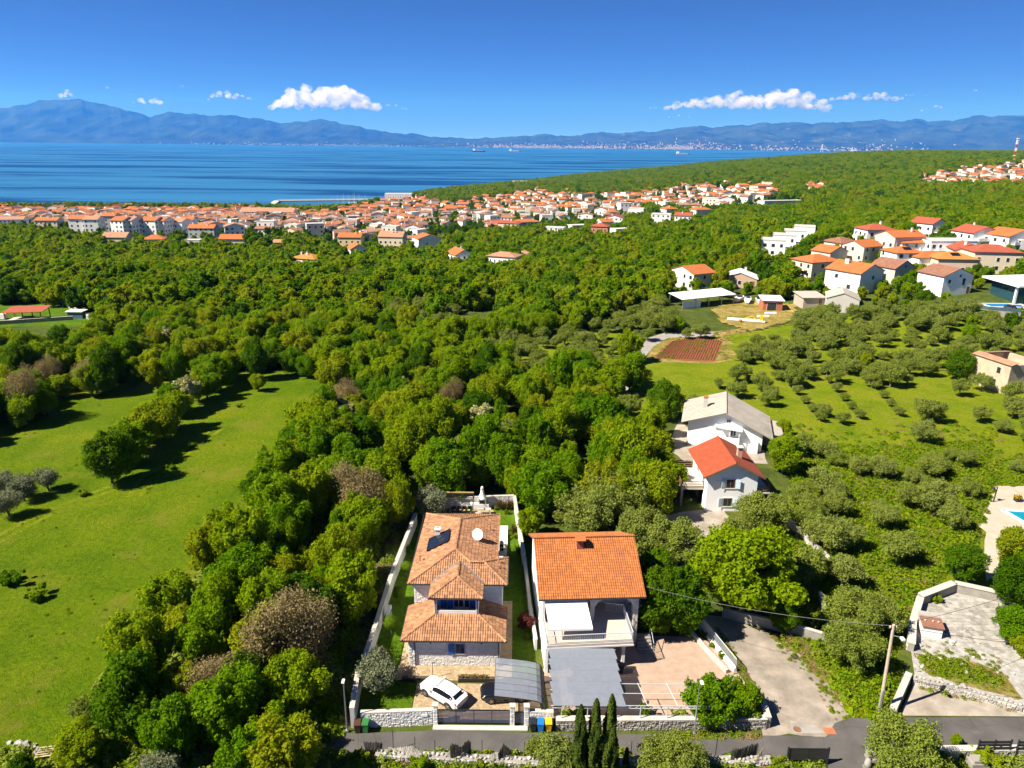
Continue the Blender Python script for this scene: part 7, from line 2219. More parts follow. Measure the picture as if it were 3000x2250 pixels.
wall_run('plot_wall', [(b0.x, b0.y), (b1.x, b1.y)], 1.0, .3, 'low stone wall crossing the walled garden far left', mat=M['stone'], seed=91).location.z = b1.z
wall_run('plot_wall', [(b2.x, b2.y), (b3.x, b3.y)], 1.2, .4, 'pale stone wall on the right side of the garden far left', mat=M['stonew'], seed=92).location.z = b2.z
b = GT(12, 938)
T = thing('water_tank', 'white water tank left of the red roofed shelter', 'tank', tuple(b))
MB().box(-.7, .7, -.6, .6, .15, 1.5).build('tank', M['frame'], T)
MB().box(-.75, .75, -.65, .65, 0, .149).build('pallet', M['woodg'], T)
# ---- boats and gear in the boat yard
def small_boat(px, py, L, rz, label):
    p = GT(px, py)
    B = thing('motor_boat', label, 'boat', (p.x, p.y, p.z + .6), rz, 'boats in the boat yard')
    hw = L * .17
    st = [(-.5, .9), (-.2, 1.0), (.15, .95), (.38, .55), (.5, .02)]
    vs = []
    for u, k in st:
        vs += [(u * L, -hw * k, 1.0), (u * L, -hw * k * .5, 0), (u * L, hw * k * .5, 0), (u * L, hw * k, 1.0)]
    MB().add(vs, [(i * 4 + k, i * 4 + (k + 1) % 4, i * 4 + 4 + (k + 1) % 4, i * 4 + 4 + k) for i in range(4) for k in range(4)] + [(0, 1, 2, 3)]).build('hull', M['boatw'], B)
    MB().box(-.1 * L, .15 * L, -hw * .5, hw * .5, 1.0, 1.6).build('windshield', M['glass'], B)
    MB().box(-.4 * L, .2 * L, -.4, .4, -.6, 0).build('trailer', M['galv'], B)
small_boat(2165, 885, 6.5, .9, 'white motor boat on a trailer left of its twin in the boat yard')
small_boat(2190, 888, 6.5, 1.2, 'white motor boat with dark windshield next to the covered boat')
small_boat(2220, 892, 5.0, 1.5, 'dark covered boat beside the brick shed')
b = GT(2185, 945)
T = thing('float_platform', 'white pontoon with yellow frame and orange floats on the dry grass', 'pontoon', (b.x, b.y, b.z + .3), -.3)
MB().box(-5, 5, -.5, .4, .1, .5).box(-5, 4, .8, 1.5, .1, .45).build('float', M['boatw'], T)
ym = pm('float_yellow', (.75, .45, .01), .5)
MB().bar((-1, 0, .5), (1.5, 0, 1.6), .2).bar((1.5, 0, 1.6), (3, 0, .5), .2).box(3.6, 4.4, -.3, .3, .5, 2.0).build('yellow_frame', ym, T)
MB().lathe([(.1, 0), (.45, .3), (.45, .6), (.1, .8)], 10, c=(-1.5, -1.4, 0)).build('orange_float', pm('float_orange', (.7, .18, .01), .5), T)
for i in range(2):
    b = GT(2235 + i * 22, 932 - i * 9)
    MB().box(-1.6, 1.6, -.5, .5, .3, .75).build('white_slab', M['boatw'], None, loc=tuple(b), label='white foam slab on the dry grass, %s of two' % ('nearer', 'farther')[i], cat='slab')
# pallet and rubble at the bottom left corner
b = G(135, 2215)
T = thing('wooden_pallet', 'broken wooden pallet lying at the bottom left corner', 'pallet', (b.x, b.y, .3), .2)
for i in range(5):
    MB().box(-.6, .6, -.5 + i * .24, -.38 + i * .24, .1, .13).build('board', M['reedp'], T)
for x in (-.55, 0, .55):
    MB().box(x - .04, x + .04, -.5, .58, 0, .099).build('bearer', M['woodg'], T)
rr = random.Random(8)
for i in range(26):
    b = G(85 + rr.uniform(-60, 30), 2195 + rr.uniform(-18, 22))
    m = MB()
    ico(m, (0, 0, .12), rr.uniform(.10, .28), 1, .6)
    m.v = [tuple(Vector(v) + Vector([rr.uniform(-.06, .06) for _ in range(3)])) for v in m.v]
    tag(m.build('rubble_stone', M['stonew'], None, loc=(b.x, b.y, 0)), 'grey white rubble stone in the heap at the bottom left', 'stone', 'rubble heap at the bottom left')
for i in range(46):
    x, y = rr.uniform(36, 47), rr.uniform(50.4, 60)
    if not inpoly([(x, y)], [(36.9, 54.4), (44.6, 50.6), (47.5, 51), (47.5, 59.5), (41, 61.5), (39, 58.4)])[0]: continue
    m = MB()
    ico(m, (0, 0, .1), rr.uniform(.09, .3), 1, .55)
    m.v = [tuple(Vector(v) + Vector([rr.uniform(-.06, .06) for _ in range(3)])) for v in m.v]
    tag(m.build('loose_stone', M['stonew'], None, loc=(x, y, .05)), 'loose grey stone scattered on the stone terrace at lower right', 'stone', 'loose stones on the terrace')
# ------------------------------------------------------------------ vegetation
M['bark'] = pm('bark_grey', (0.10, 0.075, 0.05), 0.95, 0.3, 3.0, 0.5, 18)
M['barkol'] = pm('bark_olive', (0.17, 0.15, 0.115), 0.95, 0.3, 3.0, 0.5, 18)
M['lf_mix'] = leaf('leaf_broad', [(0.064, 0.182, 0.002), (0.128, 0.259, 0.003), (0.198, 0.319, 0.004), (0.275, 0.341, 0.006), (0.300, 0.259, 0.018)])
M['lf_dark'] = leaf('leaf_dark', [(0.048, 0.127, 0.002), (0.083, 0.178, 0.003), (0.131, 0.224, 0.006)])
M['lf_lime'] = leaf('leaf_lime', [(0.179, 0.29, 0.003), (0.242, 0.335, 0.005), (0.304, 0.345, 0.008)])
M['lf_olive'] = leaf('leaf_olive', [(0.13, 0.18, 0.022), (0.17, 0.22, 0.028), (0.205, 0.245, 0.04), (0.19, 0.235, 0.07)], 0.45, 0.2)
M['lf_silver'] = leaf('leaf_silver', [(0.13, 0.155, 0.085), (0.19, 0.21, 0.12), (0.25, 0.265, 0.17)], 0.3, 0.2)
M['lf_brown'] = leaf('leaf_budding', [(0.17, 0.13, 0.05), (0.25, 0.195, 0.09), (0.32, 0.26, 0.13)], 0.2, 0.25)
M['lf_cream'] = leaf('leaf_blossom', [(0.16, 0.19, 0.03), (0.34, 0.34, 0.14), (0.55, 0.52, 0.30)], 0.1, 0.25)
M['lf_cyp'] = leaf('leaf_cypress', [(0.02, 0.035, 0.006), (0.045, 0.07, 0.008), (0.10, 0.13, 0.012)], 0.3, 0.15)
M['lf_box'] = leaf('leaf_topiary', [(0.06, 0.12, 0.006), (0.11, 0.19, 0.01), (0.16, 0.24, 0.014)], 0.2, 0.3)
M['lf_red'] = leaf('leaf_burgundy', [(0.05, 0.012, 0.014), (0.09, 0.022, 0.022), (0.13, 0.04, 0.03)], 0.3, 0.25)
M['lf_flax'] = leaf('leaf_flax', [(0.06, 0.045, 0.02), (0.10, 0.07, 0.025), (0.16, 0.10, 0.03)], 0.2, 0.2)
M['lf_dry'] = leaf('leaf_dry', [(0.16, 0.12, 0.05), (0.24, 0.18, 0.07), (0.30, 0.22, 0.10)], 0.3, 0.2)
M['lf_ground'] = leaf('leaf_weeds', [(0.085, 0.15, 0.006), (0.15, 0.215, 0.008), (0.21, 0.255, 0.014)], 0.35, 0.3)
M['lf_yellow'] = leaf('leaf_yellow', [(0.35, 0.25, 0.01), (0.5, 0.34, 0.02)], 0.2, 0.3)

def leaf_cloud(P, N, size, rn, aspect=1.5, jit=0.55):
    """leaf-sized faces at points P, facing N with scatter"""
    n = len(P)
    N = N + rn.normal(0, jit, (n, 3))
    N /= np.linalg.norm(N, axis=1, keepdims=True) + 1e-9
    A = np.cross(N, rn.normal(0, 1, (n, 3)))
    A /= np.linalg.norm(A, axis=1, keepdims=True) + 1e-9
    B = np.cross(N, A)
    s = (size * rn.uniform(0.6, 1.4, n))[:, None]
    V = np.empty((n, 4, 3))
    V[:, 0] = P - A * s * aspect * 0.5
    V[:, 1] = P - B * s * 0.5 + N * s * 0.12
    V[:, 2] = P + A * s * aspect * 0.5
    V[:, 3] = P + B * s * 0.5 + N * s * 0.12
    return V.reshape(-1, 3)
def quads_mesh(name, V, mat, extra=None):
    """mesh of separate quads (+ optional extra builder geometry with the same material)"""
    me = bpy.data.meshes.new(name)
    n = len(V) // 4
    ev, ef = (np.array(extra.v), extra.f) if extra is not None and extra.f else (np.zeros((0, 3)), [])
    tot = len(V) + len(ev)
    me.vertices.add(tot)
    me.vertices.foreach_set('co', np.concatenate([V, ev]).astype(np.float32).ravel())
    loops = np.concatenate([np.arange(n * 4)] + [np.array(f) + len(V) for f in ef]).astype(np.int32)
    starts = np.concatenate([np.arange(n) * 4, n * 4 + np.cumsum([0] + [len(f) for f in ef])[:-1]]).astype(np.int32) if ef else (np.arange(n) * 4).astype(np.int32)
    me.loops.add(len(loops))
    me.loops.foreach_set('vertex_index', loops)
    me.polygons.add(len(starts))
    me.polygons.foreach_set('loop_start', starts)
    me.materials.append(mat)
    me.update(calc_edges=True)
    me.validate()
    return me
def crown(seed, H, Rr, base, nl, nleaf, size, mat, name='crown', shape='round', core=0.3, fill=1.15, jit=0.75, lobe=(0.12, 0.33), inner=0.3):
    """crown of leaf clumps: lobes spread through the crown's volume, leaves on their shells"""
    rn = np.random.default_rng(seed)
    cz, az = (H + base) / 2, (H - base) / 2
    L = []
    ex = MB()
    lean = rn.normal(0, 0.10, 2) * Rr
    sx = rn.uniform(0.82, 1.18)
    for i in range(nl):
        for _ in range(60):
            p = rn.uniform(-1, 1, 3)
            d = np.linalg.norm(p)
            if shape == 'round' and 0.25 < d < 0.86: break
            if shape == 'flat' and 0.2 < d < 0.9 and p[2] > -0.5: break
            if shape == 'dome' and 0.2 < d < 0.86 and p[2] > -0.85: break
        r = (lobe[0] + (lobe[1] - lobe[0]) * rn.random() ** 1.8) * (1.15 - 0.35 * d)
        if shape == 'round' and p[2] < -0.1: p = p * np.array([0.8, 0.8, 1.0])
        out = 1.0 + (rn.random() < 0.22) * rn.uniform(0.1, 0.3)
        c = np.array([p[0] * Rr * 0.88 * sx * out + lean[0] * p[2], p[1] * Rr * 0.88 / sx * out + lean[1] * p[2], cz + p[2] * az * 0.86 * (1 + (out - 1) * 0.6)])
        L.append((c, r * Rr, min(1.25, az / Rr * 0.95 + 0.25)))
        if core: ico(ex, c, r * Rr * core, 1, L[-1][2])
    C = np.array([l[0] for l in L])
    rad = np.array([l[1] for l in L])
    sq = L[0][2]
    P, N = [], []
    w = rad ** 2 / (rad ** 2).sum()
    tot = 0
    while tot < nleaf:
        k = rn.choice(nl, nleaf, p=w)
        d = rn.normal(0, 1, (nleaf, 3))
        d[:, 2] += 0.25
        d /= np.linalg.norm(d, axis=1, keepdims=True)
        rr = rad[k] * rn.uniform(0.72, 1.24, nleaf) ** fill
        q = C[k] + d * rr[:, None] * np.array([1, 1, sq])
        D = np.linalg.norm((q[:, None] - C[None]) / np.array([1, 1, sq]), axis=2) / rad[None]
        keep = (D < 0.74).sum(1) == 0
        P.append(q[keep])
        N.append(d[keep])
        tot += keep.sum()
        if keep.sum() < nleaf * 0.05: break
    P, N = np.concatenate(P)[:nleaf], np.concatenate(N)[:nleaf]
    ni = int(nleaf * inner)                         # leaves inside the clumps
    k = rn.choice(nl, ni, p=w)
    d = rn.normal(0, 1, (ni, 3))
    d /= np.linalg.norm(d, axis=1, keepdims=True)
    P = np.concatenate([P, C[k] + d * (rad[k] * rn.uniform(.2, .8, ni))[:, None] * np.array([1, 1, sq])])
    N = np.concatenate([N, d])
    k = rn.choice(nl, nl * 2)                      # sprigs that break the outline
    d = C[k] - np.array([0, 0, cz - az * .3])
    d = d / (np.linalg.norm(d, axis=1, keepdims=True) + 1e-6) + rn.normal(0, .45, (len(k), 3)) + np.array([0, 0, .25])
    d /= np.linalg.norm(d, axis=1, keepdims=True)
    u = rn.uniform(.85, 1.75, (len(k), 16))
    q = C[k][:, None] + d[:, None] * (rad[k][:, None, None] * u[:, :, None]) + rn.normal(0, .05, (len(k), 16, 3)) * Rr * .35
    P = np.concatenate([P, q.reshape(-1, 3)])
    N = np.concatenate([N, np.repeat(d, 16, 0)])
    return quads_mesh(name, leaf_cloud(P, N, size, rn, jit=jit), mat, ex)
def trunk_mesh(seed, H, Rr, base, mat, r0=0.18, limbs=6, name='trunk', fork=False):
    rr = random.Random(seed)
    mb = MB()
    top = base + (H - base) * 0.45
    pts = [Vector((0, 0, -0.25)), Vector((rr.uniform(-.1, .1), rr.uniform(-.1, .1), base * 0.6)), Vector((rr.uniform(-.25, .25), rr.uniform(-.25, .25), top))]
    for a, b, ra, rb in ((pts[0], pts[1], r0 * 1.25, r0 * 0.9), (pts[1], pts[2], r0 * 0.9, r0 * 0.4)):
        mb.tube(a, b, ra, rb, 7)
    for i in range(limbs):
        an = i / limbs * 6.28 + rr.uniform(-.4, .4)
        s = pts[1].lerp(pts[2], rr.uniform(0.0, 0.8))
        e = Vector((math.cos(an) * Rr * rr.uniform(.45, .75), math.sin(an) * Rr * rr.uniform(.45, .75), base + (H - base) * rr.uniform(.3, .75)))
        mid = s.lerp(e, .5) + Vector((0, 0, rr.uniform(0, .4)))
        mb.tube(s, mid, r0 * .5, r0 * .32, 5, caps=False)
        mb.tube(mid, e, r0 * .32, r0 * .08, 5, caps=False)
    return mb.mesh(name, mat, True)

# prototypes: (crown mesh, trunk mesh, height)
PROTO = {}
def proto(key, seed, H, Rr, base, nl, nleaf, size, mat, bark='bark', **kw):
    limbs = kw.pop('limbs', 6)
    r0 = kw.pop('r0', 0.18)
    PROTO[key] = (crown(seed, H, Rr, base, nl, nleaf, size, M[mat], **kw), trunk_mesh(seed + 5, H, Rr, base, M[bark], r0, limbs), H, Rr)
for i in range(5):
    proto('broad%d' % i, 10 + i, 7.5, 3.0 + 0.25 * (i % 3), 0.3, 85 + 6 * i, 15000, 0.17, 'lf_mix')
for i in range(2):
    proto('dark%d' % i, 20 + i, 7.0, 2.9, 0.3, 85, 15000, 0.16, 'lf_dark')
    proto('lime%d' % i, 24 + i, 7.2, 3.1, 0.3, 85, 13000, 0.19, 'lf_lime')
for i in range(4):
    proto('olive%d' % i, 30 + i, 4.2, 2.2 + 0.15 * i, 0.9, 48, 8500, 0.11, 'lf_olive', 'barkol', shape='flat', core=0.2, jit=0.9, fill=2.2, lobe=(0.12, 0.32))
proto('silver0', 40, 3.6, 1.9, 0.8, 24, 6000, 0.11, 'lf_silver', 'barkol', shape='flat', core=0.4, jit=0.9, fill=2.6, lobe=(0.26, 0.44))
proto('brown0', 43, 8.0, 3.3, 1.0, 50, 17000, 0.10, 'lf_brown', core=0.3, jit=0.9, fill=3.0)
proto('walnut0', 44, 9.0, 5.4, 1.2, 85, 24000, 0.21, 'lf_lime', r0=.3)
for i in range(2):
    proto('bigolive%d' % i, 47 + i, 6.4, 3.8, 1.1, 60, 17000, 0.13, 'lf_olive', 'barkol', shape='flat', core=0.25, jit=0.9, fill=2.0, lobe=(0.12, 0.28), r0=.26)
proto('bigbush0', 49, 3.6, 2.6, 0.1, 60, 11000, 0.13, 'lf_mix', shape='dome', limbs=7, r0=.08)
proto('cream0', 46, 6.0, 2.8, 0.9, 28, 7000, 0.22, 'lf_cream', core=0.6)
for i in range(2):
    proto('bush%d' % i, 50 + i, 2.2, 1.5, 0.0, 20, 3500, 0.16, 'lf_mix', shape='dome', limbs=4, r0=0.06)
proto('red0', 55, 2.4, 1.3, 0.1, 18, 3500, 0.12, 'lf_red', shape='dome', limbs=5, r0=0.05)
proto('lowbush0', 57, 1.2, 1.0, 0.0, 14, 2200, 0.12, 'lf_ground', shape='dome', limbs=3, r0=0.03)
LOD = {}
def far_proto(key, seed, H, Rr, n, size, mat, **kw):
    LOD.setdefault(key, []).append(crown(seed, H, Rr, 0.2, 26, n, size, M[mat], name='far_' + key, core=0.75, lobe=(.17, .38), **kw))
for i in range(4):
    far_proto('broad', 60 + i, 7.2, 3.3, 900, 0.55, 'lf_mix')
far_proto('broad', 66, 7.0, 3.2, 900, 0.55, 'lf_dark')
far_proto('broad', 67, 7.2, 3.3, 900, 0.55, 'lf_lime')
for i in range(2):
    far_proto('olive', 70 + i, 4.0, 2.3, 700, 0.34, 'lf_olive', jit=0.8)
    far_proto('pine', 75 + i, 8.5, 3.4, 600, 0.6, 'lf_dark')
    far_proto('mid', 78 + i, 7.4, 3.2, 2600, 0.36, 'lf_mix')
far_proto('mid', 81, 7.2, 3.1, 2600, 0.36, 'lf_dark')
far_proto('mid', 82, 7.2, 3.1, 2600, 0.36, 'lf_lime')

def scatter(name, meshes, X, Y, Z, S, I, label, rn):
    """one object of many plants that nobody could count"""
    me = bpy.data.meshes.new(name)
    me.from_pydata(np.stack([X, Y, Z], 1).tolist(), [], [])
    for nm, vals, ty in (('scl', S, 'FLOAT'), ('rot', rn.uniform(0, 6.28, len(X)), 'FLOAT'), ('idx', I, 'INT')):
        a = me.attributes.new(nm, ty, 'POINT')
        a.data.foreach_set('value', vals.astype(np.int32 if ty == 'INT' else np.float32))
    o = place(me, name)
    tag(o, label, kind='stuff')
    ng = bpy.data.node_groups.new(name, 'GeometryNodeTree')
    ng.interface.new_socket('Geometry', in_out='INPUT', socket_type='NodeSocketGeometry')
    ng.interface.new_socket('Geometry', in_out='OUTPUT', socket_type='NodeSocketGeometry')
    gi, go = ng.nodes.new('NodeGroupInput'), ng.nodes.new('NodeGroupOutput')
    ins = ng.nodes.new('GeometryNodeInstanceOnPoints')
    src = bpy.data.collections.new('src_' + name)
    for k, m in enumerate(meshes):
        src.objects.link(bpy.data.objects.new('%s_%02d' % (name, k), m))
    ci = ng.nodes.new('GeometryNodeCollectionInfo')
    ci.inputs['Collection'].default_value = src
    ci.inputs['Separate Children'].default_value = True
    ci.inputs['Reset Children'].default_value = True
    def attr(nm, ty):
        n = ng.nodes.new('GeometryNodeInputNamedAttribute')
        n.data_type = ty
        n.inputs['Name'].default_value = nm
        return n.outputs['Attribute']
    cx = ng.nodes.new('ShaderNodeCombineXYZ')
    ng.links.new(attr('rot', 'FLOAT'), cx.inputs['Z'])
    ng.links.new(gi.outputs[0], ins.inputs['Points'])
    ng.links.new(ci.outputs[0], ins.inputs['Instance'])
    ins.inputs['Pick Instance'].default_value = True
    ng.links.new(attr('idx', 'INT'), ins.inputs['Instance Index'])
    ng.links.new(cx.outputs[0], ins.inputs['Rotation'])
    ng.links.new(attr('scl', 'FLOAT'), ins.inputs['Scale'])
    ng.links.new(ins.outputs[0], go.inputs[0])
    o.modifiers.new('plants', 'NODES').node_group = ng
    return o

def grow(name, key, loc, s, rz, label, group=None, cat='tree', sz=1.0):
    cm, tm, H, Rr = PROTO[key]
    t = thing(name, label, cat, loc, rz, group)
    t.scale = (s, s, s * sz)
    place(tm, 'trunk', t)
    place(cm, 'crown', t)
    return t

# --- open land, as outlines in the picture (read at crown height)
OPEN = [
    [(-900, 1330), (0, 1240), (100, 1195), (190, 1120), (460, 1085), (700, 1075), (930, 1060), (960, 1110), (890, 1230), (800, 1360), (720, 1480), (600, 1590), (470, 1730), (350, 1860), (215, 1980), (120, 2110), (40, 2190), (-900, 2230)],
    [(-300, 862), (110, 860), (250, 880), (300, 945), (260, 1000), (-300, 1020)],
    [(-900, 2600), (-900, 2215), (100, 2205), (880, 2190), (915, 2080), (945, 1950), (1020, 1780), (1100, 1600), (1160, 1480), (1195, 1415), (1280, 1400), (1500, 1395), (1580, 1470), (1850, 1500), (1900, 1430), (1950, 1380), (1950, 1150), (2330, 1150), (2340, 1560), (2310, 1700), (2330, 1860), (2450, 1950), (2530, 2070), (2600, 1960), (2660, 1760), (2790, 1650), (2860, 1580), (2850, 1470), (2890, 1390), (3500, 1370), (3500, 2600)],
    [(2300, 1690), (2560, 1720), (2900, 1560), (2920, 1760), (2700, 1800), (2560, 2100), (2300, 1920)],
    [(1330, 885), (1450, 870), (1470, 920), (1440, 960), (1350, 950)],
    [(1940, 850), (2080, 840), (2330, 850), (2340, 950), (2180, 990), (2120, 960), (1960, 900)],
    [(1860, 965), (2190, 945), (2160, 1085), (1880, 1085)],
]
TOWNX = TOWN
OLIVES = [
    [(1330, 1010), (1420, 975), (1600, 960), (1760, 915), (1900, 870), (2000, 880), (2150, 960), (1890, 985), (1870, 1040), (1780, 1060), (1560, 1075), (1400, 1050)],
    [(1000, 795), (1110, 770), (1110, 815), (1010, 830)],
    [(1060, 880), (1340, 885), (1370, 910), (1340, 950), (1080, 920)],
    [(1890, 1040), (2140, 985), (2330, 900), (2480, 880), (3400, 850), (3400, 1700), (2340, 1700), (2330, 1150), (1950, 1150), (1850, 1230), (1810, 1250), (1830, 1150)],
]
GRASSY = [   # thin olives here
    [(1870, 1060), (2080, 1060), (2060, 1130), (1850, 1180)],
    [(2270, 1075), (2330, 1090), (2500, 1080), (2620, 1090), (2780, 1080), (2900, 1110), (2930, 1250), (2700, 1300), (2420, 1300), (2300, 1250)],
]
HX = []      # (x, y, r) no trees here; filled by the houses
if 'KEEP_OUT' not in globals():
    KEEP_OUT = []
def inany(px, polys):
    r = np.zeros(len(px), bool)
    for P in polys:
        r |= inpoly(px, P)
    return r
def grid_points(y0, y1, cell, jit=0.42):
    out = []
    y = y0
    while y < y1:
        hw = (y + 14) * 0.86 + 25
        xs = np.arange(-hw, hw, cell)
        out.append(np.stack([xs + RN.uniform(-jit, jit, len(xs)) * cell, y + RN.uniform(-jit, jit, len(xs)) * cell], 1))
        y += cell
    return np.concatenate(out)
def land_cover(pts):
    z = zt(pts[:, 0], pts[:, 1])
    px = project(np.stack([pts[:, 0], pts[:, 1], z + 3.6], 1))
    bad = inany(px, OPEN) | (z < SEA + 1.5)
    town = inany(px, TOWNX)
    ol = inany(px, OLIVES)
    d = np.hypot(pts[:, 0], pts[:, 1])
    low = np.ones(len(pts))
    for (x, y, w_) in FRONT:                     # open or low ground on the near side of each house
        D = math.hypot(x, y)
        lat = np.abs(pts[:, 0] * y - pts[:, 1] * x) / D
        along = D - (pts[:, 0] * x + pts[:, 1] * y) / D
        near = max(7.5, D * .042)
        bad |= (lat < w_ * .55) & (along > 0) & (along < near)
        low[(lat < w_ * .6) & (along >= near) & (along < near + D * .09)] = 0.66
    for (x, y, r) in KEEP_OUT:
        bad |= (pts[:, 0] - x) ** 2 + (pts[:, 1] - y) ** 2 < r * r
    return z, px, bad, town, ol, low
bands = [(38, 330, 3.9), (330, 620, 5.4), (620, 3600, 9.0)]
near_b, near_o = [], []
fb, fo, fp = [], [], []
for (y0, y1, c) in bands:
    pts = grid_points(y0, y1, c)
    z, px, bad, town, ol, low = land_cover(pts)
    r = RN.random(len(pts))
    br = ~bad & ~town & ~ol & (r < 0.93)
    if y0 < 100:
        thin = inany(px, GRASSY)
        oo = ~bad & ~town & ol & (r < np.where(thin, 0.13, np.where(px[:, 1] > 1300, 0.36, np.where(px[:, 1] < 1075, 0.70, 0.46))))
        bo = ~bad & ~town & ol & (r > 0.965) & ~thin & (px[:, 1] < 1200)
        br |= bo
        near_b.append(np.column_stack([pts[br], z[br], px[br], low[br]]))
        near_o.append(np.column_stack([pts[oo], z[oo], px[oo]]))
    else:
        fb.append(np.column_stack([pts[br], z[br], np.full(br.sum(), c), low[br]]))
        oo = ~bad & ~town & ol & (r < 0.6)
        fo.append(np.column_stack([pts[oo], z[oo], np.full(oo.sum(), c)]))
    tw = ~bad & town & (r < (0.5 if y0 > 600 else 0.34))
    fp.append(np.column_stack([pts[tw], z[tw]]))
near_b, near_o = np.concatenate(near_b), np.concatenate(near_o)
vis = (near_b[:, 3] > -150) & (near_b[:, 3] < 3150) & (near_b[:, 4] < 2500)
near_b = near_b[np.argsort(np.where(vis, near_b[:, 1], 1e6 + near_b[:, 1]))]
def zone(px, py):
    if px < 1120 and py > 1100:
        e = 'on the meadow side' if px < 1230 - .42 * py + 150 else 'on the villa side'
        for y, n in ((2050, 'at the lane end'), (1850, 'level with the driveway'), (1650, 'level with the villa'), (1450, 'by the back terrace'), (1250, 'above the villa')):
            if py > y: return 'of the belt, %s %s' % (e, n)
        return 'of the belt at its upper end'
    if py > 1080:
        n = 'front row' if py > 1330 else 'middle rows' if py > 1200 else 'far rows'
        return 'in the wood behind %s, %s' % ('the villa' if px < 1500 else 'the orange roof' if px < 1750 else 'the path', n)
    if px < 300: return 'in the wood at the far left beyond the meadow'
    if px < 700: return 'in the wood edging the top of the meadow'
    if px < 1900: return 'in the wood between the villas and the town'
    return 'near the houses on the right'
NB = 300
looks = {'brown': 'pale brown budding tree', 'cream': 'cream blossoming tree', 'olive': 'grey green willow-like tree', 'broad': 'mid green leafy tree', 'dark': 'dark green dense tree', 'lime': 'bright lime green tree'}
for i, (x, y, z, px, py, lw) in enumerate(near_b[:NB]):
    k = R.choices(['broad0', 'broad1', 'broad2', 'broad3', 'broad4', 'dark0', 'dark1', 'lime0', 'lime1', 'brown0', 'cream0', 'olive1'], [3, 3, 3, 3, 3, 1.6, 1.6, 1.8, 1.8, .9, .35, .9])[0]
    zn = zone(px, py)
    sc_ = R.uniform(0.5, 1.12)
    lb = ('small ' if sc_ < .7 else 'tall ' if sc_ > .97 else '') + looks[k[:-1]]
    grow('leafy_tree', k, (x, y, z), sc_ * lw, R.uniform(0, 6.28), lb + ' ' + zn, lb + 's ' + zn, sz=R.uniform(0.78, 1.45))
rest = near_b[NB:]
n = len(rest)
scatter('mid_wood', [PROTO[k][0] for k in ('broad0', 'broad2', 'dark0', 'lime0')] + LOD['mid'], rest[:, 0], rest[:, 1], rest[:, 2], RN.uniform(0.52, 1.12, n) * rest[:, 5],
        np.where(rest[:, 1] < 180, RN.choice([0, 0, 1, 1, 2, 3, 3], n), RN.choice([4, 4, 5, 5, 6, 7, 7], n)), 'green deciduous wood between the villas and the town', RN)
fb, fo, fp = np.concatenate(fb), np.concatenate(fo), np.concatenate(fp)
n = len(fb)
scatter('far_wood', LOD['broad'], fb[:, 0], fb[:, 1], fb[:, 2] - 0.3, RN.uniform(0.75, 1.2, n) * np.where(fb[:, 3] > 8, 1.45, 1.0) * fb[:, 4], RN.choice([0, 0, 1, 1, 2, 2, 3, 4, 4, 5], n), 'green wooded slopes around and beyond the town', RN)
if len(fo):
    n = len(fo)
    scatter('far_olive_grove', LOD['olive'], fo[:, 0], fo[:, 1], fo[:, 2], RN.uniform(0.8, 1.2, n), RN.integers(0, 2, n), 'far grey-green olive grove', RN)
n = len(fp)
scatter('town_greenery', LOD['pine'] + LOD['broad'][:2], fp[:, 0], fp[:, 1], fp[:, 2] - 0.2, RN.uniform(0.45, 1.0, n), RN.choice([0, 0, 1, 1, 2, 3], n), 'garden trees between the houses of the seaside town', RN)
near_o = near_o[np.argsort(near_o[:, 1])]
for i, (x, y, z, px, py) in enumerate(near_o[:300]):
    zn = ('near the power pole' if py > 1750 else 'in the orchard beside the walnut tree' if py > 1550 else 'in the orchard beside the red roof' if py > 1380 else 'in the orchard beside the grey roof' if py > 1200 else 'in the open grass above the grey roof') if px > 2200 and py > 1080 else 'left of the ploughed field' if px < 1900 else 'below the ploughed field' if px < 2250 and py > 1050 else 'beside the ploughed field' if px < 2250 else 'in the grove below the sheds' if px < 2500 else 'in the grove below the cream house' if px < 2800 else 'in the grove below the glass villa'
    zn += ', ' + ('left part' if px % 300 < 150 else 'right part')
    grow('olive_tree', 'olive%d' % R.randrange(4), (x, y, z), R.uniform(0.5, 1.12), R.uniform(0, 6.28), 'grey green olive tree ' + zn, 'olive trees ' + zn, sz=R.uniform(.85, 1.1))
rest = near_o[300:]
if len(rest):
    n = len(rest)
    scatter('olive_grove', [PROTO['olive%d' % k][0] for k in range(4)], rest[:, 0], rest[:, 1], rest[:, 2], RN.uniform(0.75, 1.25, n), RN.integers(0, 4, n), 'further grey-green olive trees of the grove', RN)
print('TREES near', len(near_b), 'olive', len(near_o), 'far', len(fb), len(fp))
# ------------------------------------------------------------------ single trees and garden plants
def tree_at(name, key, px, py, s, label, cat='tree', hc=None, rz=None, sz=1.0, group=None):
    """tree whose crown centre shows at photo pixel (px, py)"""
    H = PROTO[key][2] * s * sz
    p = G(px, py, H * .58 if hc is None else hc)
    t = grow(name, key, (p.x, p.y, 0), s, R.uniform(0, 6.28) if rz is None else rz, label, group, cat, sz)
    return t
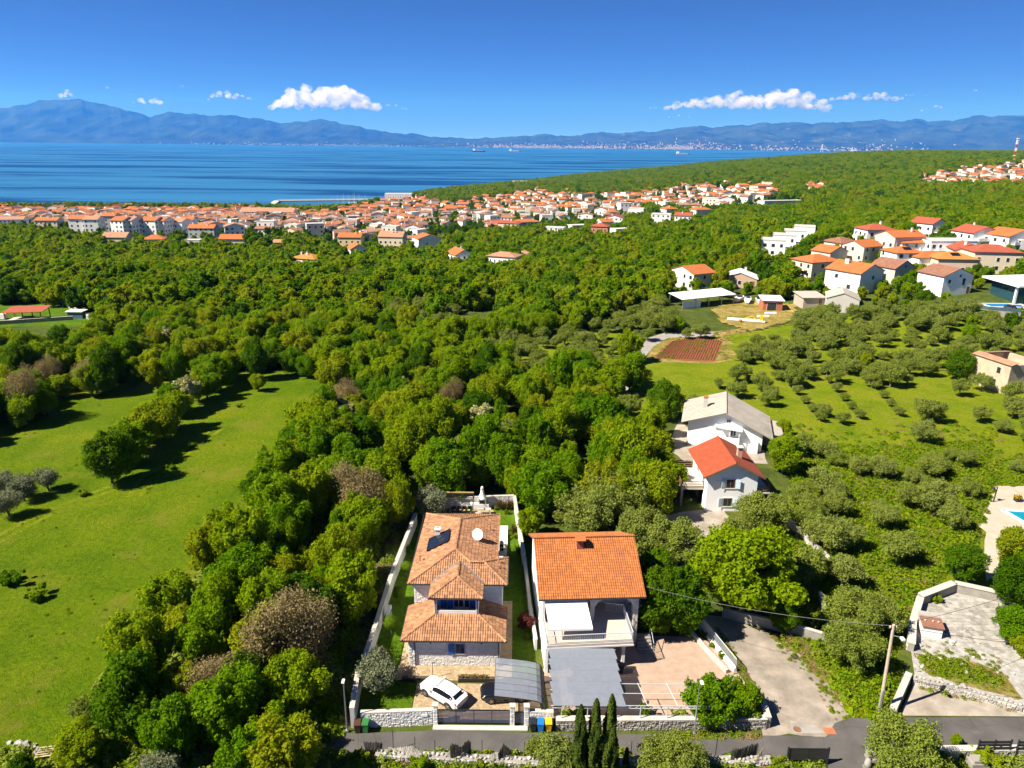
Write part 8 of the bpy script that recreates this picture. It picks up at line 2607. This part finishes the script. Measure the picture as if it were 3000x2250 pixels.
# hedge of trees across the left meadow
for px, py, k, s, lb in ((315, 1325, 'dark0', 1.2, 'dark green round tree at the near end of the meadow hedge'), (375, 1285, 'broad4', .98, 'green tree second in the meadow hedge'), (405, 1255, 'lime1', 1.0, 'yellow green tree third in the meadow hedge'), (450, 1225, 'broad2', 1.0, 'green tree in the middle of the meadow hedge'),
                         (490, 1195, 'lime0', 1.0, 'yellow green tree behind the middle of the meadow hedge'), (545, 1140, 'cream0', 1.15, 'cream blossoming tree in the meadow hedge'), (500, 1160, 'broad1', .8, 'green tree left of the cream blossoming tree'), (600, 1110, 'broad0', .95, 'green tree right of the cream blossoming tree'),
                         (640, 1080, 'broad3', 1.0, 'green tree at the far end of the meadow hedge'), (350, 1312, 'broad1', .7, 'small green tree just behind the dark hedge end'), (425, 1242, 'broad0', .75, 'green tree fourth in the meadow hedge'), (470, 1210, 'broad3', .75, 'green tree fifth in the meadow hedge'), (520, 1175, 'lime1', .75, 'yellow green tree before the cream blossoming tree'), (575, 1125, 'broad2', .8, 'green tree touching the cream blossoming tree'), (620, 1095, 'broad4', .85, 'green tree close to the far end of the hedge'), (670, 1060, 'dark1', .9, 'dark green tree where hedge and wood meet'), (755, 1115, 'broad1', .5, 'small lone green bush tree on the upper meadow'), (20, 1150, 'lime0', 1.1, 'yellow green tree at the left edge of the meadow'), (-60, 1170, 'broad3', 1.0, 'green tree just outside the left edge of the meadow'), (75, 1120, 'broad2', .9, 'green tree right of the left edge tree')):
    tree_at('hedge_tree', k, px, py, s, lb)
for px, py, s, lb in ((20, 1475, .95, 'leftmost silvery olive tree on the meadow'), (62, 1430, .95, 'silvery olive tree in the middle of the meadow group'), (135, 1405, .85, 'silvery olive tree at the right end of the meadow group'), (10, 1415, .9, 'silvery olive tree behind the leftmost one')):
    tree_at('olive_tree', 'silver0', px, py, s, lb)
for px, py, s, lb in ((240, 1440, .5, 'low bush right of the meadow olive trees'), (190, 1425, .4, 'small dark bush beside the meadow olive trees'), (500, 1365, .45, 'dark low bush along the meadow track'), (560, 1300, .4, 'small dark bush farther along the meadow track'), (700, 1185, .4, 'small bush on the upper meadow'),
                      (30, 1685, .9, 'dark bush at the left edge by the stony patch'), (105, 1730, .8, 'dark bush right of the stony patch'), (150, 1335, .0, '')):
    if lb: tree_at('bush', 'bush0', px, py, s, lb, 'bush')
# pale brown budding trees and blossom in the wood
tree_at('budding_tree', 'brown0', 850, 1850, 1.2, 'large pale brown budding tree in the belt left of the villa wall')
tree_at('budding_tree', 'brown0', 1045, 1440, 1.1, 'pale brown budding tree behind the villa to the left')
tree_at('budding_tree', 'brown0', 660, 2000, .8, 'smaller brownish tree left of the large budding tree')
tree_at('blossom_tree', 'cream0', 480, 985, 1.0, 'white blossoming tree in the wood behind the meadow')
tree_at('blossom_tree', 'cream0', 390, 905, .85, 'pale blossoming tree beside the walled garden wood')
tree_at('blossom_tree', 'cream0', 1240, 1225, .6, 'white flowering elder in the wood behind the villas')
# around the two villas
tree_at('villa_olive_tree', 'silver0', 1105, 1965, 1.0, 'silvery olive tree in the villa front lawn', sz=.9)
tree_at('villa_olive_tree', 'silver0', 1262, 1485, 1.15, 'silvery olive tree behind the villa beside the dining pergola', hc=1.6)
tree_at('laurel_tree', 'broad1', 1590, 1420, 1.15, 'bright green leafy tree behind the villa back wall')
tree_at('laurel_tree', 'lime1', 1550, 1530, .6, 'glossy green bush tree between villa and orange roofed house', hc=2.2)
tree_at('big_olive_tree', 'bigolive0', 1715, 1490, 1.05, 'large olive tree left of the three behind the orange roof')
tree_at('big_olive_tree', 'bigolive1', 1800, 1455, 1.1, 'large olive tree in the middle behind the orange roof')
tree_at('big_olive_tree', 'bigolive0', 1880, 1555, .95, 'large olive tree right behind the orange roof')
tree_at('big_olive_tree', 'bigolive1', 1985, 1590, .85, 'olive tree between the orange roof and the stony yard')
tree_at('leafy_tree', 'broad2', 1910, 1420, 1.05, 'green tree left of the red roofed white house')
tree_at('leafy_tree', 'lime0', 1965, 1390, .8, 'yellow green small tree touching the terrace of the red roofed house')
tree_at('leafy_tree', 'dark1', 1925, 1670, .85, 'dark green tree at the right wall of the orange roofed house')
tree_at('leafy_tree', 'dark0', 1945, 1750, .9, 'dark yellowish conifer-like tree right of the orange roofed house', sz=1.2)
tree_at('leafy_tree', 'dark1', 2005, 1745, .95, 'dense dark tree left of the walnut tree', sz=1.2)
tree_at('walnut_tree', 'walnut0', 2185, 1665, 1.18, 'large bright yellow green walnut tree above the track', sz=.85)
tree_at('walnut_tree', 'lime1', 2290, 1700, .6, 'lower yellow green crown right of the walnut tree', sz=.8)
tree_at('leafy_tree', 'dark0', 2305, 1805, .5, 'dark hanging tree over the grey wall by the track')
tree_at('leafy_tree', 'bigolive0', 2245, 1500, .9, 'olive tree right of the red roofed house front')
tree_at('leafy_tree', 'olive0', 2160, 1560, 1.0, 'small olive before the red roofed house')
tree_at('leafy_tree', 'broad4', 2300, 1320, .9, 'bright green fig tree right of the grey roofed house')
tree_at('leafy_tree', 'broad1', 2295, 1250, .45, 'small green tree beside the grey roofed house shed')
tree_at('court_bush', 'bigbush0', 2085, 2040, .95, 'large leafy bush in the corner of the court behind the stone wall', 'bush', sz=1.2)
tree_at('court_bush', 'bigbush0', 2180, 2045, .72, 'dark bush at the court corner beside the track', 'bush', sz=1.2)
tree_at('vine_bush', 'lowbush0', 1655, 2085, .7, 'small vine bush left under the pergola front', 'bush')
tree_at('vine_bush', 'lowbush0', 1700, 2078, .7, 'small vine bush under the pergola front', 'bush')
tree_at('vine_bush', 'lowbush0', 1895, 2072, .7, 'vine climbing a pergola post', 'bush', sz=1.8)
tree_at('vine_bush', 'lowbush0', 1985, 2090, .9, 'vine bush at the right end of the pergola', 'bush')
for i, y in enumerate((62.2, 60.6, 59.0, 57.4)):
    grow('strip_shrub', 'lowbush0', (18.9 + i * .45, y, 0), .55, i, ('farthest', 'second farthest', 'second nearest', 'nearest')[i] + ' low shrub in the strip beside the steel railing', None, 'shrub')
# south of the lane
for px, py, k, s, lb in ((830, 2210, 'broad0', .95, 'glossy bright green bush tree at the bottom edge left of the lane'), (730, 2240, 'broad3', .8, 'green bush tree at the bottom edge'), (1045, 2225, 'lowbush0', 1.1, 'yellow green bush at the left reed screen'), (1230, 2235, 'bush1', .62, 'bush before the left stone wall'), (1395, 2240, 'lowbush0', .7, 'small bush between the torn reed screens'),
                         (1600, 2195, 'olive1', .6, 'brownish olive bush at the bottom edge left of the cypresses'), (1635, 2215, 'olive0', .8, 'olive tree crown touching the cypresses on their left'), (1955, 2230, 'bigolive0', .68, 'olive tree crown at the bottom edge right of the cypresses'), (2035, 2230, 'olive0', .6, 'smaller olive crown before the lower stone wall'),
                         (2285, 2235, 'lowbush0', .9, 'small broom bush beside the brown reed screen'), (2665, 2215, 'bigolive1', .85, 'large olive tree at the bottom right of the road'), (2735, 2230, 'olive1', .7, 'olive crown right of the large roadside olive'), (2800, 2165, 'lime0', .16, 'small yellow green vine over the arched gate'),
                         (2895, 2215, 'bush0', .75, 'green bush beside the concrete pillar'), (470, 2245, 'silver0', .7, 'grey green olive bush at the bottom left edge'), (250, 2245, 'lowbush0', 1.3, 'dry yellowish bush at the bottom left'), (60, 2250, 'dark0', .4, 'dark bush in the bottom left corner')):
    tree_at('roadside_shrub', k, px, py, s, lb, 'shrub' if 'bush' in k else 'tree')
# right orchard edge, terrace and pool plants
for px, py, k, s, lb in ((2500, 1790, 'bigolive1', .8, 'olive tree above the power pole'), (2500, 1890, 'bigolive0', .75, 'dense olive tree behind the power pole'), (2590, 1800, 'olive0', .9, 'olive tree left of the stone terrace wall'), (2440, 1820, 'bush1', 1.1, 'green shrub among the orchard olives by the track'),
                         (2830, 1640, 'dark1', .75, 'dark bronze bush beside the pool terrace'), (2970, 1690, 'dark0', .8, 'dark green bush behind the terrace parapet'), (2990, 1740, 'dark1', .4, 'small dark bush behind the terrace parapet'), (2975, 1590, 'broad1', .7, 'fig tree before the pool'), (3010, 1640, 'broad2', .5, 'green tree at the right edge below the pool'),
                         (2970, 1820, 'broad4', .6, 'green shrub tree at the right side of the stone terrace'), (3000, 1880, 'lime0', .4, 'yellow green shrub at the right edge of the terrace'), (2740, 1750, 'lowbush0', .8, 'low green shrub in the terrace corner'), (2900, 1500, 'lowbush0', .0, ''), (2640, 1600, 'olive3', 1.0, 'olive tree at the lower right of the orchard')):
    if s: tree_at('orchard_plant', k, px, py, s, lb, 'shrub' if 'bush' in k else 'tree')
# cypresses
def cypress_mesh(seed, H, r):
    rn = np.random.default_rng(seed)
    n = 9000
    t = rn.random(n) ** .85
    z = .15 + t * (H - .15)
    prof = r * np.minimum(1, (z / (H * .16)) ** .6) * np.maximum(0, 1 - (z / H)) ** .55
    an = rn.uniform(0, 6.28, n)
    wob = 1 + .22 * np.sin(an * 3 + z * 1.3 + seed) + .15 * np.sin(an * 5 - z * 2.1)
    rr_ = prof * wob * rn.uniform(.75, 1.12, n)
    P = np.stack([np.cos(an) * rr_, np.sin(an) * rr_, z], 1)
    N = np.stack([np.cos(an), np.sin(an), np.full(n, .9)], 1)
    ex = MB()
    zz = np.linspace(.1, H * .96, 12)
    ex.lathe([(max(.02, .72 * r * min(1, (q / (H * .16)) ** .6) * max(0, 1 - q / H) ** .55), q) for q in zz], 8)
    return quads_mesh('crown', leaf_cloud(P, N, .11, rn, 1.8, .5), M['lf_cyp'], ex)
for i, (px, py, top, lb) in enumerate(((1690, 2330, 2065, 'leftmost of the three tall cypresses in front of the pergola'), (1737, 2330, 2048, 'middle one of the three tall cypresses'), (1772, 2330, 2035, 'rightmost and tallest of the three cypresses'))):
    p = Vector((5.35 + i * 1.13, 43.0 + .1 * i, -.5))
    d = ray((1690, 1737, 1775)[i], top)
    H = CAMZ + d.z * (p.y / d.y) + .5
    T = thing('cypress', lb, 'tree', p, 0, 'three cypresses before the pergola')
    place(cypress_mesh(90 + i, H, .72), 'crown', T)
    place(MB().tube((0, 0, -.3), (0, 0, 1.2), .14, .12, 8).mesh('trunk', M['bark'], True), 'trunk', T)
_young = cypress_mesh(97, 2.2, .2)
for i, px in enumerate((1803, 1833)):
    p = G(px, 2252)
    T = thing('young_cypress', ('left' if i == 0 else 'right') + ' young cypress below the lane', 'tree', (p.x, p.y, -.2), 0, 'young cypresses')
    place(_young, 'crown', T)
    place(MB().tube((0, 0, -.2), (0, 0, .4), .04, .04, 6).mesh('trunk', M['bark']), 'trunk', T)
# clipped balls in the villa lawn
def ball_mesh(seed, r):
    rn = np.random.default_rng(seed)
    n = 3200
    d = rn.normal(0, 1, (n, 3))
    d /= np.linalg.norm(d, axis=1, keepdims=True)
    ex = MB()
    ico(ex, (0, 0, 0), r * .9, 2)
    return quads_mesh('crown', leaf_cloud(d * r * rn.uniform(.93, 1.03, n)[:, None], d, .075, rn, 1.3, .35), M['lf_box'], ex)
_ball = ball_mesh(5, .8)
for i, (x, y, s, lb) in enumerate(((-11.6, 70.3, .8, 'farthest of three clipped ball trees on the villa lawn'), (-11.65, 65.3, .85, 'middle one of three clipped ball trees on the villa lawn'), (-11.7, 60.2, .9, 'nearest of three clipped ball trees on the villa lawn'))):
    T = thing('ball_tree', lb, 'tree', (x, y, .03), 0, 'clipped ball trees')
    place(_ball, 'crown', T, (0, 0, 1.7 * s), 0, (s, s, s * .92))
    place(MB().tube((0, 0, 0), (.03, 0, 1.3), .06, .05, 7).mesh('trunk', M['bark']), 'trunk', T)
def flax(px, py, s, label, mat='lf_flax', n=90, cat='plant'):
    """spiky New Zealand flax"""
    p = G(px, py)
    rn = random.Random(label)
    T = thing('spiky_plant', label, cat, (p.x, p.y, 0))
    m = MB()
    for i in range(n):
        a, l, t = rn.uniform(0, 6.28), s * rn.uniform(.7, 1.3), rn.uniform(.15, .85)
        d = Vector((math.cos(a) * math.sin(t), math.sin(a) * math.sin(t), math.cos(t)))
        e1, e2 = d * l * .6, d * l + Vector((0, 0, -.25 * l * t))
        w_ = Vector((-math.sin(a), math.cos(a), 0)) * .04 * s
        m.add([-w_, w_, e1 + w_ * .9, e1 - w_ * .9, e2], [(0, 1, 2, 3), (3, 2, 4)])
    m.build('leaves', M[mat], T)
    MB().lathe([(.14 * s, -.02), (.1 * s, .12 * s)], 8).build('crown_base', M['bark'], T)
c2 = lambda x, y: (1180 + x * .1718, 1420 + y * .1718)
flax(*c2(1690, 430), 1.5, 'left spiky bronze flax in the back lawn bed')
flax(*c2(1830, 420), 1.4, 'right spiky bronze flax in the back lawn bed')
flax(*c2(1900, 830), 1.2, 'spiky bronze flax half way along the back lawn wall')
flax(*c2(1970, 1180), 1.1, 'dark spiky plant at the near end of the back lawn', 'lf_dark')
flax(*c2(80, 1170), 1.1, 'dark spiky plant at the left side wall', 'lf_dark')
for i, (x, y, s, lb) in enumerate(((1600, 425, .45, 'round green shrub left of the flax plants'), (1780, 495, .55, 'round yellow green shrub before the flax plants'), (1900, 905, .55, 'round green shrub on the back lawn edge'), (1830, 860, .4, 'small round shrub on the back lawn edge'))):
    p = G(*c2(x, y))
    grow('round_shrub', 'lowbush0', (p.x, p.y, .03), s, i, lb, None, 'shrub')
grow('burgundy_shrub', 'red0', (1.55, 61.2, .03), .85, 1, 'dark burgundy shrub on the lawn against the orange roofed house', None, 'shrub')
grow('burgundy_shrub', 'red0', (-12.4, 57.0, .03), .45, 2, 'small reddish shrub at the left villa wall', None, 'shrub')
grow('round_shrub', 'lowbush0', (1.75, 60.0, .03), .5, 2, 'yellow green shrub before the burgundy shrub', None, 'shrub')
# planter grass and yellow flowers
_P, _px = PLANTER
rn = np.random.default_rng(4)
_o = place(quads_mesh('grass_tuft', leaf_cloud(_px, np.tile([0, -.6, .4], (len(_px), 1)), .09, rn, 2.2, .8), M['lf_dry']), 'grass_tuft', _P)
_o['kind'] = 'stuff'
n = 300
_px = np.stack([rn.normal(0, .25, n), rn.normal(0, .22, n), .55 + np.abs(rn.normal(0, .22, n))], 1)
place(quads_mesh('flowers', leaf_cloud(_px, np.tile([0, 0, 1.0], (n, 1)), .14, rn, 1.3, .7), M['lf_yellow']), 'flowers', YELLOW)

# ------------------------------------------------------------------ ground cover: weeds, tufts, undergrowth
def tuft_mesh(seed, n, r, h, size, mat, name):
    rn = np.random.default_rng(seed)
    a, q = rn.uniform(0, 6.28, n), r * np.sqrt(rn.random(n))
    P = np.stack([np.cos(a) * q, np.sin(a) * q, rn.random(n) * h * (1.1 - q / r)], 1)
    N = np.stack([np.cos(a) * .5, np.sin(a) * .5, np.ones(n)], 1)
    return quads_mesh(name, leaf_cloud(P, N, size, rn, 1.7, .6), M[mat])
tufts = [tuft_mesh(1, 160, .6, .5, .13, 'lf_ground', 'weeds'), tuft_mesh(2, 160, .6, .6, .14, 'lf_mix', 'weeds'), tuft_mesh(3, 110, .5, .35, .10, 'lf_dry', 'weeds'), tuft_mesh(4, 160, .7, .9, .15, 'lf_olive', 'weeds')]
def cover(name, polys, num, idx, smin, smax, label, keep=None, seed=1):
    rn = np.random.default_rng(seed)
    P = []
    for poly, k in zip(polys, num):
        W = np.array([tuple(G(*q))[:2] for q in poly])
        lo, hi = W.min(0), W.max(0)
        got = 0
        while got < k:
            c = rn.uniform(lo, hi, (k * 2, 2))
            c = c[inpoly(c, W.tolist())]
            if keep is not None: c = c[keep(c, rn)]
            P.append(c[:k - got])
            got += len(P[-1])
            if len(P) > 60: break
    P = np.concatenate(P)
    n = len(P)
    scatter(name, tufts, P[:, 0], P[:, 1], np.zeros(n) + .02, rn.uniform(smin, smax, n), rn.choice(idx, n), label, rn)
cover('orchard_weeds', [[(2330, 1340), (2900, 1290), (2900, 1420), (2860, 1600), (2760, 1690), (2660, 1780), (2590, 2000), (2540, 2085), (2440, 1985), (2360, 1890), (2310, 1700)], [(2480, 1960), (2620, 1940), (2590, 2105), (2500, 2085), (2440, 2000)], [(2850, 1380), (2990, 1330), (3000, 1420), (2910, 1420), (2860, 1500)]], [5200, 1100, 500], [0, 0, 0, 0, 1, 2], .6, 1.5, 'tall weeds and brambles of the neglected orchard')
cover('lane_weeds', [[(960, 2205), (2400, 2225), (2420, 2300), (900, 2300)], [(0, 2200), (960, 2205), (900, 2300), (0, 2300)], [(2600, 2215), (3000, 2196), (3000, 2300), (2560, 2300)]], [900, 900, 500], [0, 1, 2, 2, 3], .5, 1.1, 'weeds along the lower edge of the lane', seed=2)
cover('belt_undergrowth', [[(170, 2250), (330, 1980), (640, 1620), (880, 1300), (1000, 1120), (1180, 1440), (1100, 1620), (1010, 1900), (990, 2150)]], [2600], [1, 1, 0, 3], .9, 2.0, 'dark undergrowth below the trees beside the villa wall', seed=3)
cover('verge_tufts', [[(2250, 1865), (2330, 1860), (2430, 1890), (2480, 1970), (2500, 2040), (2400, 1985), (2320, 1900)], [(1900, 1050), (1990, 985), (2180, 965), (2150, 1055)], [(1985, 2152), (2230, 2156), (2230, 2162), (1985, 2162)]], [200, 260, 40], [2, 2, 0], .4, .9, 'dry tufts on the verge', seed=4)
cover('bed_weeds', [[(2690, 1925), (2770, 1930), (2830, 1945), (2940, 1990), (2900, 2010), (2800, 1985), (2720, 1975)]], [260], [0, 0, 2], .5, 1.0, 'weeds in the rubble walled bed', seed=5)
cover('meadow_tufts', [[(-100, 1650), (250, 1400), (560, 1300), (880, 1110), (930, 1110), (800, 1380), (600, 1650), (330, 1980), (150, 2150), (-100, 2200)], [(-100, 1300), (200, 1150), (450, 1140), (300, 1380), (0, 1420), (-100, 1420)], [(500, 1330), (540, 1330), (430, 1450), (390, 1440)]], [130, 40, 60], [0, 1, 0], .2, .45, 'taller grass tufts and weeds of the meadow', seed=7)
for r_ in range(3):                                 # young olives in rows on the open grass
    for c_ in range(6):
        p = G(2290 + c_ * 22 + r_ * 115, 1105 + c_ * 26 - r_ * 8)
        grow('young_olive', 'olive%d' % (c_ % 4), (p.x, p.y, 0), .38 + .05 * (c_ % 3), c_, '%s young olive of the %s row on the open grass' % (('farthest', 'second', 'third', 'fourth', 'fifth', 'nearest')[c_], ('left', 'middle', 'right')[r_]), 'young olives in rows')
cover('terrace_weeds', [[(2690, 1900), (2760, 1880), (2930, 1930), (2990, 2060), (2850, 2010), (2720, 1990)], [(2680, 1980), (3000, 2075), (3000, 2095), (2700, 2020)]], [150, 60], [2, 2, 0, 3], .25, .6, 'dry weeds growing through the stone terrace', seed=8)
cover('track_weeds', [[(2260, 1860), (2300, 1870), (2440, 2010), (2420, 2030), (2300, 1930)], [(2090, 1830), (2130, 1870), (2230, 2040), (2215, 2050)], [(2400, 1985), (2545, 2090), (2450, 2115), (2400, 2040)]], [90, 50, 60], [2, 2, 0], .2, .5, 'thin dry weeds along the dusty track', seed=9)
cover('orchard_edge_weeds', [[(2300, 1240), (2500, 1270), (2700, 1230), (2940, 1260), (2940, 1340), (2640, 1380), (2330, 1360)], [(2340, 1290), (2600, 1310), (2900, 1300), (2900, 1350), (2400, 1360)]], [260, 420], [0, 0, 1, 2], .4, 1.2, 'weeds thinning out towards the open grass', seed=10)
cover('wall_foot_litter', [[(990, 2140), (1030, 2110), (1060, 1900), (1175, 1560), (1150, 1560), (1030, 1850), (980, 2080)]], [420], [1, 3, 2, 2], .3, .9, 'leaf litter and ivy at the foot of the villa side wall', seed=11)
# ------------------------------------------------------------------ haze and clouds
def haze():
    m = bpy.data.materials.new('haze_air')
    m.use_nodes = True
    t = m.node_tree
    t.nodes.clear()
    o = t.nodes.new('ShaderNodeOutputMaterial')
    v = t.nodes.new('ShaderNodeVolumePrincipled')
    v.inputs['Color'].default_value = (0.05, 0.28, 1.0, 1)
    v.inputs['Absorption Color'].default_value = (1, 1, 1, 1)
    v.inputs['Density'].default_value = 3.8e-5
    v.inputs['Anisotropy'].default_value = 0.1
    t.links.new(v.outputs[0], o.inputs['Volume'])
    MB().box(-45000, 45000, -3000, 30500, -82, 1600).build('haze', m, kind='stuff', label='thin blue summer haze over the bay')
haze()

def clouds():
    m = bpy.data.materials.new('cloud_vapour')
    m.use_nodes = True
    t = m.node_tree
    t.nodes.clear()
    o = t.nodes.new('ShaderNodeOutputMaterial')
    v = t.nodes.new('ShaderNodeVolumePrincipled')
    v.inputs['Color'].default_value = (1, 1, 1, 1)
    v.inputs['Density'].default_value = 0.02
    v.inputs['Anisotropy'].default_value = 0.2
    tc = t.nodes.new('ShaderNodeTexCoord')
    nz = t.nodes.new('ShaderNodeTexNoise')
    nz.inputs['Scale'].default_value = 1 / 520
    nz.inputs['Detail'].default_value = 5
    nz.inputs['Roughness'].default_value = 0.6
    t.links.new(tc.outputs['Object'], nz.inputs['Vector'])
    mr = t.nodes.new('ShaderNodeMapRange')
    mr.inputs[1].default_value, mr.inputs[2].default_value, mr.inputs[3].default_value, mr.inputs[4].default_value = 0.40, 0.70, 0.0, 0.005
    t.links.new(nz.outputs['Fac'], mr.inputs[0])
    t.links.new(mr.outputs[0], v.inputs['Density'])
    t.links.new(v.outputs[0], o.inputs['Volume'])
    tx = bpy.data.textures.new('billow', 'CLOUDS')
    tx.noise_scale = 420
    tx.noise_depth = 3
    D = 46000.0
    rr = random.Random(5)
    def cloud(px, py, w, h, label, n=26, group=None):
        c = GY(px, py, D)
        k = D / _cP / FPX                              # metres per photo pixel out there
        W, H = w * k / 2, h * k / 2
        bm = bmesh.new()
        for i in range(n):
            u = rr.uniform(-1, 1)
            env = (1 - abs(u) ** 2.5) * rr.uniform(0.45, 1.0)
            r = H * rr.uniform(0.28, 0.55) * (0.5 + 0.5 * env)
            zz = -H + r * 0.7 + (2 * H * env - r) * rr.random() ** 0.8 * 0.8
            bmesh.ops.create_icosphere(bm, subdivisions=2, radius=r, matrix=Matrix.Translation((u * W, rr.uniform(-.35, .35) * W * 0.5, zz)) @ Matrix.Diagonal((1.35, 1.3, 0.85, 1)))
        me = bpy.data.meshes.new('cloud')
        bm.to_mesh(me)
        bm.free()
        me.materials.append(m)
        ob = place(me, 'cloud', None, c)
        rm = ob.modifiers.new('skin', 'REMESH')
        rm.mode = 'VOXEL'
        rm.voxel_size = max(H / 14, 22)
        ds = ob.modifiers.new('billow', 'DISPLACE')
        ds.texture = tx
        ds.texture_coords = 'GLOBAL'
        ds.strength = min(H * 0.8, 420)
        ds.mid_level = 0.5
        tag(ob, label, 'cloud', group)
    cloud(955, 274, 275, 74, 'largest white cumulus cloud left of centre over the mountain ridge', 90)
    cloud(2195, 290, 430, 50, 'long low bank of white cumulus over the hills on the right', 120)
    cloud(2290, 274, 230, 56, 'puffy crown rising from the long cloud bank on the right', 60)
    cloud(2545, 277, 200, 30, 'flat cloud streak trailing right of the long cloud bank', 44)
    cloud(885, 314, 60, 16, 'small white puff just under the left edge of the largest cloud', 10)
    cloud(1130, 310, 120, 20, 'thin cloud shred just under the right side of the largest cloud', 12)
    cloud(672, 274, 120, 28, 'small ragged cloud left of the largest cumulus', 20)
    cloud(430, 288, 80, 28, 'small double puff of cloud above the end of the mountain summit', 14)
    cloud(545, 251, 70, 12, 'tiny flat cloud highest over the left ridge', 8)
    cloud(195, 272, 50, 24, 'small cloud directly above the highest mountain summit', 12)
    cloud(310, 255, 34, 9, 'tiny cloud fleck right of and above the mountain summit', 6)
    cloud(382, 274, 26, 9, 'tiny cloud fleck just left of the small double puff', 6)
    cloud(1920, 313, 46, 13, 'small cloud puff left of the long cloud bank', 8)
    cloud(1990, 338, 64, 12, 'small low cloud under the left end of the long cloud bank', 8)
    cloud(2740, 312, 64, 20, 'small faint cloud low on the far right above the hills', 9)
    cloud(2685, 275, 60, 12, 'small faint cloud streak right of the cloud bank', 8)
    cloud(2858, 263, 34, 11, 'tiny cloud highest at the far right', 6)
clouds()
